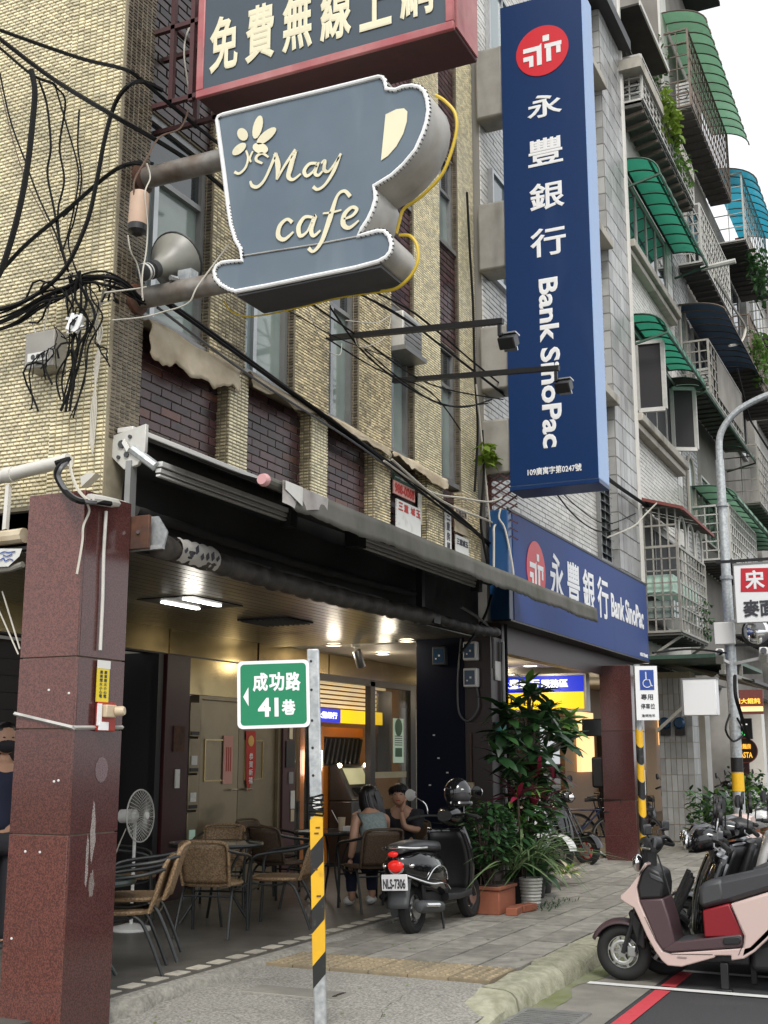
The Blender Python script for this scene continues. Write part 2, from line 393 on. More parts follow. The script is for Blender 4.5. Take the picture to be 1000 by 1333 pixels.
def thing(name, label, cat, loc=(0, 0, 0), group=None):
    o = bpy.data.objects.new(name, None); COL.objects.link(o); o.location = loc; o.empty_display_size = .1
    ORG[o.name] = Vector(loc); return tag(o, label, cat, group)
def link(name, me, parent=None, loc=None, kind=None, label=None):
    o = bpy.data.objects.new(name, me); COL.objects.link(o)
    if parent is not None: o.parent = parent; ORG[o.name] = org(parent)
    if loc is not None: o.location = Vector(loc) - (org(parent) if parent is not None else Vector((0, 0, 0)))
    if kind: o['kind'] = kind
    if label: o['label'] = label
    return o
def obj(name, mb, m, parent=None, kind=None, label=None, smooth=True, ang=35, bev=0.0, loc=None):
    """ONE mesh object. Coordinates are world coordinates (shifted to the parent's origin)"""
    og = org(parent) if parent is not None else (Vector(loc) if loc is not None else None)
    if og is not None and og.length > 0: mb.v = [(p[0] - og.x, p[1] - og.y, p[2] - og.z) for p in mb.v]
    o = link(name, mb.mesh(name, m, smooth, ang), parent, None, kind, label)
    if parent is None and loc is not None: o.location = loc; ORG[o.name] = Vector(loc)
    if bev:
        b = o.modifiers.new('edge', 'BEVEL'); b.width = bev; b.segments = 2; b.limit_method = 'ANGLE'; b.angle_limit = R(40)
    return o
def one(name, mb, m, label, cat, group=None, kind=None, bev=0.0, smooth=True, ang=35):
    """a thing that is a single mesh"""
    xs = [p[0] for p in mb.v]; ys = [p[1] for p in mb.v]; zs = [p[2] for p in mb.v]
    return tag(obj(name, mb, m, None, kind, None, smooth, ang, bev, loc=((min(xs) + max(xs)) / 2, (min(ys) + max(ys)) / 2, min(zs))), label, cat, group)
def struct(name, mb, m, parent=None, smooth=False): return obj(name, mb, m, parent, 'structure' if parent is None else None, smooth=smooth)
def dup(root, loc, rz=None, label=None, group=None):
    r = root.copy(); COL.objects.link(r); r.location = loc
    if rz is not None: r.rotation_euler = (0, 0, rz)
    if label: r['label'] = label
    if group: r['group'] = group
    for ch in list(root.children):
        c = ch.copy(); COL.objects.link(c); c.parent = r
        for g in ch.children:
            d = g.copy(); COL.objects.link(d); d.parent = c
    return r
def smooth_path(pts, sub=5):
    P = [Vector(p) for p in pts]
    if len(P) < 3: return P
    out = []
    for i in range(len(P) - 1):
        p0, p1, p2, p3 = P[max(i - 1, 0)], P[i], P[i + 1], P[min(i + 2, len(P) - 1)]
        for k in range(sub):
            t = k / sub
            out.append(0.5 * ((2 * p1) + (p2 - p0) * t + (2 * p0 - 5 * p1 + 4 * p2 - p3) * t * t + (3 * p1 - p0 - 3 * p2 + p3) * t ** 3))
    out.append(P[-1]); return out
def text(body, m, parent, o, ux, uy, W, H, depth=.004, bold=0.0, name='lettering', vertical=False, shear=0.0, space=1.0):
    """lettering fitted into the box with lower-left corner o, width W along ux, height H along uy"""
    c = bpy.data.curves.new('lettering', 'FONT'); c.body = body; c.size = 1; c.shear = shear; c.space_character = space
    c.resolution_u = 3; c.extrude = .02; c.bevel_depth = bold; c.bevel_resolution = 0
    t = bpy.data.objects.new('lettering', c); COL.objects.link(t); bpy.context.view_layer.update()
    me = bpy.data.meshes.new_from_object(t); bpy.data.objects.remove(t)
    xs = [v.co.x for v in me.vertices]; ys = [v.co.y for v in me.vertices]
    x0, x1, y0, y1 = min(xs), max(xs), min(ys), max(ys)
    ux = Vector(ux).normalized(); uy = Vector(uy).normalized(); nz = ux.cross(uy); og = Vector(o) - (org(parent) if parent else Vector())
    zs = [v.co.z for v in me.vertices]; z0, z1 = min(zs), max(zs)
    mb = MB(); mb.v = [tuple(og + ux * ((v.co.x - x0) / (x1 - x0) * W) + uy * ((v.co.y - y0) / (y1 - y0) * H) + nz * (depth * (v.co.z - z0) / max(z1 - z0, 1e-6))) for v in me.vertices]
    mb.f = [tuple(p.vertices) for p in me.polygons]
    bpy.data.meshes.remove(me)
    return link(name, mb.mesh(name, m, False, fix=False), parent)
def ribbon(strokes, m, parent, nrm, depth=.006, name='lettering'):
    """hand-drawn strokes: lists of (point, width), drawn as flat tapering bands with thickness"""
    mb = MB(); nv = Vector(nrm).normalized()
    for st in strokes:
        pts = smooth_path([p for p, _ in st], 6); ws = []
        for i in range(len(st) - 1): ws += [st[i][1] + (st[i + 1][1] - st[i][1]) * k / 6 for k in range(6)]
        if len(st) < 3: pts = [Vector(st[0][0]), Vector(st[-1][0])]; ws = [st[0][1]]
        ws.append(st[-1][1]); rings = []
        for i, p in enumerate(pts):
            d = (pts[min(i + 1, len(pts) - 1)] - pts[max(i - 1, 0)]).normalized(); s_ = d.cross(nv).normalized() * ws[i] / 2
            rings.append([p - s_, p + s_, p + s_ + nv * depth, p - s_ + nv * depth])
        mb.loft(rings)
    return obj(name, mb, m, parent, smooth=False)
def tiles(name, o, u, v, W, H, tw, th, gap, proud, m, parent, bond=.5, kind='stuff', jit=.0):
    """small tiles laid in courses on a plane: real raised pieces joined into one part"""
    o, u, v = Vector(o), Vector(u).normalized(), Vector(v).normalized(); nz = u.cross(v); mb = MB()
    rows = max(1, round(H / th)); ph = H / rows
    for r in range(rows):
        x = -(bond * tw if r % 2 else 0)
        while x < W - 1e-6:
            a, b = max(x + gap / 2, 0), min(x + tw - gap / 2, W)
            if b - a > .006:
                z0, z1 = r * ph + gap / 2, (r + 1) * ph - gap / 2; pr = proud * (1 + random.uniform(-jit, jit)); e = min(gap * .25, .002)
                i = len(mb.v)
                for (xx, zz, dd) in ((a, z0, 0), (b, z0, 0), (b, z1, 0), (a, z1, 0), (a + e, z0 + e, pr), (b - e, z0 + e, pr), (b - e, z1 - e, pr), (a + e, z1 - e, pr)):
                    mb.v.append(tuple(o + u * xx + v * zz + nz * dd))
                mb.f += [(i + 4, i + 5, i + 6, i + 7), (i, i + 1, i + 5, i + 4), (i + 1, i + 2, i + 6, i + 5), (i + 2, i + 3, i + 7, i + 6), (i + 3, i, i + 4, i + 7)]
            x += tw
    og = org(parent)
    mb.v = [(p[0] - og.x, p[1] - og.y, p[2] - og.z) for p in mb.v]
    return link(name, mb.mesh(name, m, False, fix=False), parent, None, kind)
PIECE = {}
def piece(name, dims, m, parent, c, bev=.0, rot=None):
    """one small block (brick, slab, slat, bar): shares its mesh with every alike piece"""
    key = (name, tuple(round(d, 3) for d in dims), m)
    if key not in PIECE:
        mb = MB().box(-dims[0] / 2, -dims[1] / 2, -dims[2] / 2, dims[0] / 2, dims[1] / 2, dims[2] / 2); me = mb.mesh(name, m, False)
        PIECE[key] = me
    o = link(name, PIECE[key], parent, c)
    if rot is not None: o.rotation_euler = rot
    return o
def barpiece(name, a, b, r, m, parent):
    """square bar from a to b as its own part; alike bars share a mesh (unit bar, scaled by length)"""
    a, b = Vector(a), Vector(b); L = (b - a).length; key = (name, round(L, 2), round(r, 4), m)
    if key not in PIECE: PIECE[key] = MB().box(-r, -r, -L / 2, r, r, L / 2).mesh(name, m, False)
    o = link(name, PIECE[key], parent, (a + b) / 2); o.rotation_euler = (b - a).to_track_quat('Z', 'Y').to_euler(); return o
def cable(label, pts, r, m='cable', name='cable', group=None, sub=6, n=5):
    return one(name, MB().tube(smooth_path(pts, sub), r, n), m, label, name.replace('_', ' '), group)
# ================================================================ SETTING
struct('ground', MB().quad((-60, -80, -.02), (260, -80, -.02), (260, 160, -.02), (-60, 160, -.02)), 'dark_concrete')
struct('road', MB().quad((7.0, -30, 0), (120, -30, 0), (120, 1.97, 0), (7.0, 1.97, 0)), 'asphalt')
struct('gutter', MB().quad((6.5, 1.97, .003), (120, 1.97, .003), (120, 2.56, .003), (6.5, 2.56, .003)), 'concrete')
tag(struct('moss', MB().grid(lambda u, v: (6.9 + u * 24, 2.50 - v * (.13 + .05 * math.sin(u * 90) + .03 * math.sin(u * 210)), .006), 160, 2), 'moss_gutter'), None, None, None, 'stuff')
def apz(x, y): return .007 + .106 * max(0, min(1, (x - 4.4) / 2.9)) * max(0, min(1, (y - 2.2) / .6))
def apr(x0, x1, y0, y1, nx, ny): return MB().grid(lambda u, v: (x0 + (x1 - x0) * u, y0 + (y1 - y0) * v, apz(x0 + (x1 - x0) * u, y0 + (y1 - y0) * v)), nx, ny)
struct('apron', apr(-6, 6.62, -6, 2.56, 50, 40), 'apron')
struct('apron', apr(-6, 7.42, 2.56, 4.42, 60, 20), 'apron')
# painted marks on the road
def mark(label, x0, x1, y0, y1, m):
    o = one('road_marking', MB().quad((x0, y0, .008), (x1, y0, .008), (x1, y1, .008), (x0, y1, .008)), m, None, None, smooth=False); o['kind'] = 'structure'
mark('', 8.30, 8.385, -4, 2.40, 'white_paint')
mark('', 9.02, 9.10, -4, 2.30, 'white_paint')
mark('', 6.2, 8.27, 1.83, 1.93, 'red_paint')
mark('', 8.42, 9.0, 1.83, 1.93, 'red_paint')
mark('', 10.1, 10.18, -4, 2.30, 'white_paint')
# kerb stones
kerb = thing('kerb', None, None, (7, 2.62, 0)); kerb['kind'] = 'structure'
def kerbstone(x0, x1, t0=1.0, t1=1.0):
    prof = [(2.50, 0), (2.515, .085), (2.545, .122), (2.59, .135), (2.74, .135), (2.76, 0)]
    n = 9; rings = []
    for i in range(n + 1):
        t = i / n; x = x0 + (x1 - x0) * t; s = t0 + (t1 - t0) * t
        rings.append([(x, y + random.uniform(-.009, .009), z * s + (random.uniform(-.006, .006) if z else 0)) for y, z in prof])
    obj('kerb_stone', MB().loft(rings), 'kerb_stone', kerb, ang=50)
kerbstone(6.62, 7.2, .30, .95)
xx = 7.215
while xx < 26: k_ = random.uniform(.95, 1.03); kerbstone(xx, xx + .92, k_, k_ + random.uniform(-.03, .03)); xx += .945
# pavement with separate stones
pv = thing('pavement', None, None, (8, 3.6, 0)); pv['kind'] = 'structure'
obj('bed', MB().box(7.42, 2.74, .0, 60, 4.46, .108), 'dark_concrete', pv, smooth=False)
rows = [2.765 + k * .282 for k in range(6)]
for r, y in enumerate(rows):
    x = 7.95 - (.3 if r % 2 else 0); first = True
    while x < 20.5:
        a = max(x, 7.95); wd = x + .592 - a
        if wd > .1:
            z = .115 + random.uniform(-.0025, .0025)
            piece('paver', (round(wd, 2) - .006, .270, .03), 'paver', pv, (a + wd / 2, y + .139, z - .0), rot=(random.uniform(-.006, .006), random.uniform(-.005, .005), 0))
        x += .6
for k in range(6):
    y0 = 2.775 + k * .282
    pc = piece('tactile_paver', (.5, .274, .03), 'tactile', pv, (7.69, y0 + .137, .115))
    dots = MB()
    for i in range(8):
        for j in range(4): dots.lathe([(.019, 0), (.015, .006), (.008, .008)], (7.47 + i * .0625, y0 + .035 + j * .068, .13), n=6)
    obj('stud', dots, 'tactile', pv, 'stuff')
# square cast manhole patch in the apron
mh = thing('manhole_cover', 'square concrete manhole slab sunk in the grey apron', 'manhole', (7.0, 3.75, .05))
obj('slab', MB().box(6.66, 3.42, .055, 7.36, 4.1, .098), 'concrete', mh, bev=.006)
for q in ((6.8, 3.5), (7.24, 4.02)): obj('lifting_slot', MB().box(q[0] - .07, q[1] - .012, .09, q[0] + .07, q[1] + .012, .1005), 'black_metal', mh)
# iron drain grate in the gutter
gr = thing('drain_grate', 'dark iron drain grate lying in the mossy gutter', 'drain', (7.1, 2.3, 0))
obj('frame', MB().box(6.55, 2.1, .004, 6.6, 2.5, .016).box(7.3, 2.1, .004, 7.35, 2.5, .016).box(6.6, 2.1, .004, 7.3, 2.13, .016).box(6.6, 2.47, .004, 7.3, 2.5, .016), 'frame_grey', gr)
obj('pit', MB().box(6.6, 2.13, .0035, 7.3, 2.47, .005), 'interior_dark', gr)
for k in range(14): piece('bar', (.022, .34, .009), 'frame_grey', gr, (6.63 + k * .05, 2.3, .012))
# arcade floor
fl = thing('arcade_floor', None, None, (8, 5, 0)); fl['kind'] = 'structure'
obj('floor_slab', MB().box(4.6, 4.5, -.02, 45, 11, .15), 'arcade_floor', fl, smooth=False)
def edge_y(x): return 4.375 + .018 * math.sin(x * 7.1) + .012 * math.sin(x * 17.3 + 1)
rings = []
x = 5.45
while x < 9.65:
    e = edge_y(x); d = max(0, (x - 9.0)) * .12; ch = random.uniform(-.008, .008)
    rings.append([(x, 4.498, .0), (x, e + d, .0), (x, e + d + ch, .10), (x, e + .03 + d, .146), (x, 4.498, .152)]); x += .055
obj('edge_step', MB().loft(rings), 'kerb_edge', fl, ang=60)
obj('edge_step', MB().box(9.62, 4.44, 0, 45, 4.498, .148), 'kerb_edge', fl)
x = 5.78
while x < 10.3:
    piece('white_tile', (.15, .10, .012), 'floor_tile', fl, (x, 4.62, .1485)); x += .238
for k in range(7): piece('white_tile', (.15, .10, .012), 'floor_tile', fl, (12.6 + k * .34, 4.62, .1485))

# ================================================================ CORNER CAFE BUILDING
cafe = thing('cafe_building', 'corner building clad in small yellow tiles with purple brick bays above the arcade', 'building', (5.64, 4.5, 0))
obj('wall', MB().box(5.652, 4.512, 3.0, 5.95, 12, 13), 'grout', cafe, smooth=False)
tiles('wall_tile', (5.632, 4.95, 3.02), (0, -1, 0), (0, 0, 1), .43, 4.3, .052, .026, .009, .008, 'yellow_tile', cafe, bond=0, jit=.3)
obj('corner_strip', MB().box(5.633, 4.514, 3.0, 5.66, 4.95, 13), 'grout', cafe, smooth=False)
tiles('wall_tile', (5.652, 6.6, 3.02), (0, -1, 0), (0, 0, 1), 1.65, 4.3, .05, .0255, .009, .007, 'yellow_tile', cafe, jit=.3)
tiles('wall_tile', (5.652, 4.512, 3.4), (1, 0, 0), (0, 0, 1), .298, 4.2, .05, .0255, .009, .006, 'soot_shade_tile', cafe, bond=0, jit=.3)
# arcade beam, soot-dark
obj('beam', MB().box(5.9, 4.53, 2.79, 12.0, 4.76, 3.52), 'soot_shade', cafe, smooth=False)
obj('beam', MB().box(5.70, 4.76, 2.85, 5.95, 12, 3.0), 'soot_shade', cafe, smooth=False)
# parapet bays
obj('parapet', MB().box(5.95, 4.62, 3.52, 12.2, 4.78, 4.22), 'pale_grout', cafe, smooth=False)
PIL = [(6.97, 7.22), (8.19, 8.46), (9.37, 9.69), (10.57, 10.96), (11.52, 12.02)]
for a, b in PIL:
    pl = obj('pilaster', MB().box(a, 4.5, 3.5, b, 4.62, 4.24), 'grout', cafe, smooth=False)
    tiles('pilaster_tile', (a, 4.5, 3.51), (1, 0, 0), (0, 0, 1), b - a, .72, .05, .026, .009, .006, 'grimy_tile' if a > 9 else 'yellow_tile', pl, bond=0, jit=.3)
    tiles('pilaster_tile', (a, 4.62, 3.51), (0, -1, 0), (0, 0, 1), .12, .72, .05, .026, .009, .006, 'grimy_tile', pl, bond=0, jit=.3)
prev = 5.952
nb = 0
for a, b in PIL:
    rows = 11; bh = .70 / rows
    for r in range(rows):
        x = prev - (.115 if r % 2 else 0)
        while x < a - .02:
            s, e = max(x, prev) + .006, min(x + .23, a) - .006
            if e - s > .03:
                mm = 'purple_brick' if random.random() > .12 else random.choice(['rust_brick', 'dark_brick'])
                piece('brick', (round(e - s, 2), .024, round(bh - .013, 3)), mm, cafe, ((s + e) / 2, 4.612 + random.uniform(-.002, .002), 3.53 + (r + .5) * bh)); nb += 1
            x += .23
    prev = b
# upper columns
COLS = [(6.84, 7.32), (8.08, 8.66), (9.25, 9.93), (10.49, 11.17), (11.73, 12.22)]
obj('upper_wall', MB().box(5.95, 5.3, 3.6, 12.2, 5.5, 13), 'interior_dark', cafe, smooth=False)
for k, (a, b) in enumerate(COLS):
    c = obj('column', MB().box(a, 4.6, 4.2, b, 4.86, 12.6), 'grout', cafe, smooth=False)
    tiles('column_tile', (a, 4.6, 4.22), (1, 0, 0), (0, 0, 1), b - a, 5.4, .05, .026, .009, .006, 'grimy_tile' if k == 0 else 'yellow_tile' if k > 2 else 'grimy_tile', c, bond=0, jit=.3)
    tiles('column_tile', (a, 4.86, 4.22), (0, -1, 0), (0, 0, 1), .26, 5.4, .05, .026, .009, .006, 'soot_shade_tile', c, bond=0, jit=.3)  # side faces coloured darker than the lit fronts, shade put into the tile
gaps = [(5.95, 6.84)] + [(COLS[i][1], COLS[i + 1][0]) for i in range(4)]
for gi, (a, b) in enumerate(gaps):
    for zi, (z0, z1) in enumerate(((4.36, 5.86), (7.04, 8.12), (9.3, 10.6))):
        sp = obj('spandrel', MB().box(a, 4.655, z1, b, 4.9, z1 + 1.16), 'pale_grout' if gi > 2 else 'grout', cafe, smooth=False)
        tiles('brick_course', (a, 4.655, z1 + .01), (1, 0, 0), (0, 0, 1), b - a, 1.14, .215, .062, .010, .012, 'purple_brick' if gi > 1 else 'dark_brick', sp, jit=.2)
        if zi == 2: continue
        wy = 4.70
        wn = obj('window', MB().box(a, wy - .03, z0, a + .05, wy + .05, z1).box(b - .05, wy - .03, z0, b, wy + .05, z1).box(a + .05, wy - .03, z1 - .05, b - .05, wy + .05, z1).box(a + .05, wy - .03, z0, b - .05, wy + .05, z0 + .05).box(a + .05, wy - .025, z1 - .46, b - .05, wy + .045, z1 - .42), 'frame_grey', cafe)
        mid = a + (b - a) * .34
        obj('mullion', MB().box(mid - .025, wy - .028, z0 + .05, mid + .025, wy + .045, z1 - .46), 'aluminium', wn)
        obj('pane', MB().box(a + .05, wy, z0 + .05, mid - .025, wy + .012, z1 - .46), 'glass', wn)
        obj('pane', MB().box(mid + .025, wy + .016, z0 + .05, b - .05, wy + .028, z1 - .46), 'curtain_glass', wn)
        obj('transom_pane', MB().box(a + .05, wy, z1 - .42, b - .05, wy + .012, z1 - .05), 'dark_glass', wn)
        obj('sill', MB().box(a, 4.62, z0 - .05, b, 4.86, z0 - .002), 'frame_grey', wn)
        if zi == 0: obj('apron_wall', MB().box(a, 4.72, 4.2, b, 4.9, z0 - .05), 'soot_shade_tile', cafe, smooth=False)
# window air conditioner in the fourth bay
ac = thing('air_conditioner', 'boxy window air conditioner between the tile columns behind the black boom', 'air conditioner', (10.2, 4.66, 5.45))
obj('case', MB().box(10.0, 4.50, 5.38, 10.46, 4.8, 5.74), 'cage_pale', ac, bev=.012)
for k in range(6): piece('louvre', (.40, .008, .03), 'frame_grey', ac, (10.23, 4.496, 5.42 + k * .052))
obj('bracket', MB().box(9.97, 4.46, 5.33, 10.48, 4.8, 5.375), 'frame_grey', ac)
# side awning over left street: stub of the side facade
obj('side_beam', MB().box(5.70, 4.75, 2.83, 5.95, 12, 2.995), 'soot_shade', cafe, smooth=False).location.z -= .0
# ----- granite corner pillar
def pillar(x0, x1, y0, y1, joints, top, lab, m1, m2, nm='pillar'):
    p = thing(nm, lab, 'pillar', (x0, y0, 0)); obj('core', MB().box(x0 + .012, y0 + .012, .05, x1 - .012, y1 - .012, top), 'grout', p, smooth=False)
    zz = [.05] + joints + [top]
    for a, b in zip(zz, zz[1:]):
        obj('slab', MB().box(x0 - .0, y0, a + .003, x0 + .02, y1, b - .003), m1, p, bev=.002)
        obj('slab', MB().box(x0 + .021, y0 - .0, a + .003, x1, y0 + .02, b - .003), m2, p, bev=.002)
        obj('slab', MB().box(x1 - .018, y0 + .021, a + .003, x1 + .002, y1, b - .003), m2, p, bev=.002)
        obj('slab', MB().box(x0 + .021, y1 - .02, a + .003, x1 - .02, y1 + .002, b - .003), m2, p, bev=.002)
    return p
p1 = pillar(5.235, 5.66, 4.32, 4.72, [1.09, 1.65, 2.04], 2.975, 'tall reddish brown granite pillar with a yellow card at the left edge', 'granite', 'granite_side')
strap = MB().tube([(5.66, 4.315, 1.665), (5.24, 4.315, 1.655), (5.23, 4.32, 1.655), (5.23, 4.73, 1.735)], .011, 4); obj('strap', strap, 'cage_pale', p1)
sm = MB()
for c, w_, h_ in (((5.44, 1.10), .035, .33), ((5.45, .82), .03, .16), ((5.40, .95), .018, .3)):
    sm.poly([(c[0] + w_ * .8 * math.cos(t) * random.uniform(.6, 1.1), 4.3165, c[1] + h_ * .5 * math.sin(t) * random.uniform(.7, 1.1)) for t in [i * .45 for i in range(14)]])
mat('smear', (.50, .46, .43), .6, alpha=.36, var=.3, scale=30); obj('paint_smear', sm, 'smear', p1)
mat('smear2', (.30, .22, .24), .5, alpha=.4); obj('sticker_trace', MB().poly([(5.49 + .055 * math.cos(i * .52), 4.3165, 1.43 + .07 * math.sin(i * .52)) for i in range(12)]), 'smear2', p1)
ch = MB()
for (y, z) in ((4.43, 1.37), (4.40, 1.375), (4.60, 1.0), (4.50, 1.0), (4.66, .55), (4.5, 1.86), (4.36, 1.84)): ch.ell((5.234, y, z), (.003, .009, .007), 6, 4)
obj('paint_fleck', ch, 'white_plastic', p1, 'stuff')
# ----- arcade ceiling, back wall
ceil = obj('ceiling', MB().box(5.7, 4.55, 2.765, 12.2, 7.2, 2.785), 'soot_shade', cafe, smooth=False)
for k in range(24): piece('ceiling_slat', (6.4, .096, .012), 'ceiling_metal', ceil, (8.95, 4.62 + k * .106, 2.758))
vt = obj('vent', MB().box(9.45, 5.42, 2.735, 9.95, 5.95, 2.75), 'black_metal', cafe)
for k in range(9): piece('vent_slat', (.48, .02, .012), 'grey_plastic', vt, (9.7, 5.46 + k * .056, 2.732), rot=(.5, 0, 0))
lp = thing('ceiling_light', 'twin white fluorescent tubes recessed in the metal slat ceiling', 'light', (8.2, 5.6, 2.74))
obj('tray', MB().box(7.85, 5.36, 2.742, 8.6, 5.9, 2.75), 'black_metal', lp)
obj('tube', MB().box(8.02, 5.74, 2.728, 8.52, 5.785, 2.74), 'panel_on', lp); obj('tube', MB().box(7.92, 5.46, 2.728, 8.42, 5.505, 2.74), 'panel_on', lp)
fas = obj('fascia', MB().box(5.7, 7.0, 2.50, 16, 7.2, 2.765), 'brass_steel', cafe, smooth=False)
obj('fascia', MB().box(5.7, 6.985, 2.488, 16, 7.0, 2.505), 'black_metal', fas)
for x in (7.4, 9.0, 10.7, 12.4, 14.1): piece('panel', (1.66, .006, .25), 'brass_steel', fas, (x, 6.993, 2.63), rot=(random.uniform(-.012, .012), 0, random.uniform(-.008, .008)))
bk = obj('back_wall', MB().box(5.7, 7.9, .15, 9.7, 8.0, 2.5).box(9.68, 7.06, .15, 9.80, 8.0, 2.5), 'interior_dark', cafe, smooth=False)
sh = obj('shutter', MB().box(5.7, 7.40, .15, 9.6, 7.45, 2.5), 'shutter', cafe, smooth=False)
for k in range(16): piece('shutter_slat', (3.9, .02, .135), 'shutter', sh, (7.65, 7.385, .23 + k * .145), rot=(.1, 0, 0))
obj('door_post', MB().box(9.68, 6.98, .15, 9.76, 7.06, 2.49), 'black_metal', cafe)
wc = obj('wall_column', MB().box(9.80, 6.96, .15, 10.2, 7.2, 2.495), 'wine_frame', cafe, bev=.004)
obj('switch', MB().box(9.98, 6.945, 1.2, 10.05, 6.958, 1.38), 'paper_white', wc)
obj('name_plate', MB().box(9.93, 6.948, 1.55, 10.12, 6.958, 1.8), 'rust', wc)
obj('transom_panel', MB().box(10.22, 6.99, 2.12, 12.08, 7.1, 2.49), 'brass_steel', cafe, bev=.003)
obj('door_frame', MB().box(10.40, 6.98, 2.08, 12.08, 7.1, 2.118).box(10.40, 6.98, .15, 10.45, 7.1, 2.08).box(12.02, 6.98, .15, 12.08, 7.1, 2.08), 'door_steel', cafe)
for i in range(2):
    a = 10.455 + i * .785
    d = obj('door', MB().box(a, 7.02, .16, a + .775, 7.07, 2.075), 'door_steel', cafe)
    fr = MB()
    x0, x1, z0, z1 = a + .12, a + .5, 1.25, 1.68
    for q in ((x0, z0, x1, z0 + .015), (x0, z1 - .015, x1, z1), (x0, z0 + .015, x0 + .015, z1 - .015), (x1 - .015, z0 + .015, x1, z1 - .015)): fr.box(q[0], 7.008, q[1], q[2], 7.019, q[3])
    obj('viewing_frame', fr, 'brass_steel', d)
    obj('handle', MB().tube([(a + (.70 if i == 0 else .08), 7.01, 1.16), (a + (.70 if i == 0 else .08), 6.97, 1.16), (a + (.58 if i == 0 else .2), 6.965, 1.16)], .012, 6), 'chrome', d)
mbx = ['topmost steel mailbox with a plain front beside the steel door', 'steel mailbox with a white label, second from the top of its column', 'steel mailbox third from the top beside the steel door', 'steel mailbox with a green label fourth from the top', 'lowest steel mailbox beside the steel door behind the table']
for k in range(5):
    z = 1.70 - k * .36
    mm_ = thing('mailbox', mbx[k], 'mailbox', (10.3, 7, z), 'mailboxes beside the steel door')
    obj('box', MB().box(10.215, 6.955, z, 10.39, 7.08, z + .34), 'door_steel', mm_, bev=.004)
    obj('slot', MB().box(10.23, 6.948, z + .015, 10.375, 6.954, z + .05), 'black_metal', mm_)
    if k: obj('name_tag', MB().box(10.25, 6.947, z + .08, 10.35, 6.954, z + .17), ['paper_white', 'paper_white', 'mint', 'mint'][k - 1], mm_)
# notices on the door
nt1 = thing('notice', 'pale pink paper notice on the left leaf of the steel door', 'notice', (11.0, 7.0, 1.4))
obj('paper', MB().box(10.92, 7.004, 1.22, 11.10, 7.009, 1.72), 'paper_pink', nt1)
for k in range(3): obj('print', MB().box(10.97 + .04 * k, 7.0015, 1.35, 10.985 + .04 * k, 7.0035, 1.6), 'ink_red', nt1)
nt2 = thing('couplet', 'torn red paper couplet with gold figure on the right door leaf', 'couplet', (11.45, 7.0, 1.4))
obj('paper', MB().poly([(11.36, 7.005, 1.78), (11.56, 7.003, 1.78), (11.57, 6.998, 1.4), (11.52, 6.994, 1.22), (11.49, 7.0, 1.29), (11.44, 6.996, 1.12), (11.38, 7.0, 1.22)]), 'paper_red', nt2)
for k, s in enumerate('恭賀新禧'): text(s, 'sign_white', nt2, (11.42, 7.0 - .004, 1.47 - k * .085), (1, 0, 0), (0, 0, 1), .08, .07, .002, .01)
obj('figure', MB().ell((11.46, 6.999, 1.67), (.06, .003, .06), 10, 6), 'ink_gold', nt2)
# brown column with small plates
wc2 = obj('wall_column', MB().box(12.08, 6.95, .15, 12.36, 7.2, 2.495), 'wine_frame', cafe, bev=.004)
for (x, z, w_, h_, m_) in ((12.15, 1.95, .12, .11, 'paper_white'), (12.2, 1.7, .07, .2, 'cream'), (12.13, 1.38, .2, .3, 'black_metal'), (12.2, 1.2, .1, .13, 'frame_grey'), (12.25, .92, .09, .2, 'paper_white'), (12.26, .78, .07, .13, 'cream_plastic')):
    obj('plate', MB().box(x, 6.937, z, x + w_, 6.948, z + h_), m_, wc2)
# capsule toy machine window
sw = obj('shop_window', MB().box(12.36, 7.0, .15, 12.40, 7.06, 2.3).box(12.78, 7.0, .15, 12.84, 7.06, 2.3).box(12.40, 7.0, 2.26, 12.78, 7.06, 2.3), 'black_metal', cafe)
obj('pane', MB().box(12.40, 7.02, .15, 12.78, 7.03, 2.26), 'tinted_glass', sw)
obj('interior', MB().box(12.2, 7.9, .15, 13.2, 7.95, 2.5), 'wood_wall', sw)
cl = thing('toy_machine', 'lit claw toy machine behind the narrow glass beside the brown column', 'toy machine', (12.6, 7.4, .15))
obj('cabinet', MB().box(12.35, 7.2, .15, 12.95, 7.8, 1.0), 'atm_dark', cl, bev=.02)
obj('bubble', MB().ell((12.62, 7.42, 1.34), (.26, .22, .34)), 'mint', cl); obj('sign_board', MB().box(12.4, 7.25, 1.75, 12.9, 7.3, 2.05), 'mint', cl)
toys = [('paper_pink', -.1, 1.25), ('cream', .08, 1.2), ('leaf_light', .0, 1.42), ('sign_white', .1, 1.45), ('ink_gold', -.12, 1.48), ('sign_white', -.02, 1.1)]
for m_, dx, z in toys: obj('toy', MB().ell((12.62 + dx, 7.22, z), (.075, .06, .075), 8, 6), m_, cl)
for dx in (-.16, .02): obj('lamp', MB().ell((12.55 + dx, 7.22, 1.72), (.05, .04, .05), 8, 6), 'pasta_orange', cl)
for dx in (-.1, .06): obj('chute', MB().box(12.52 + dx, 7.18, .75, 12.63 + dx, 7.2, .95), 'louver_on', cl)
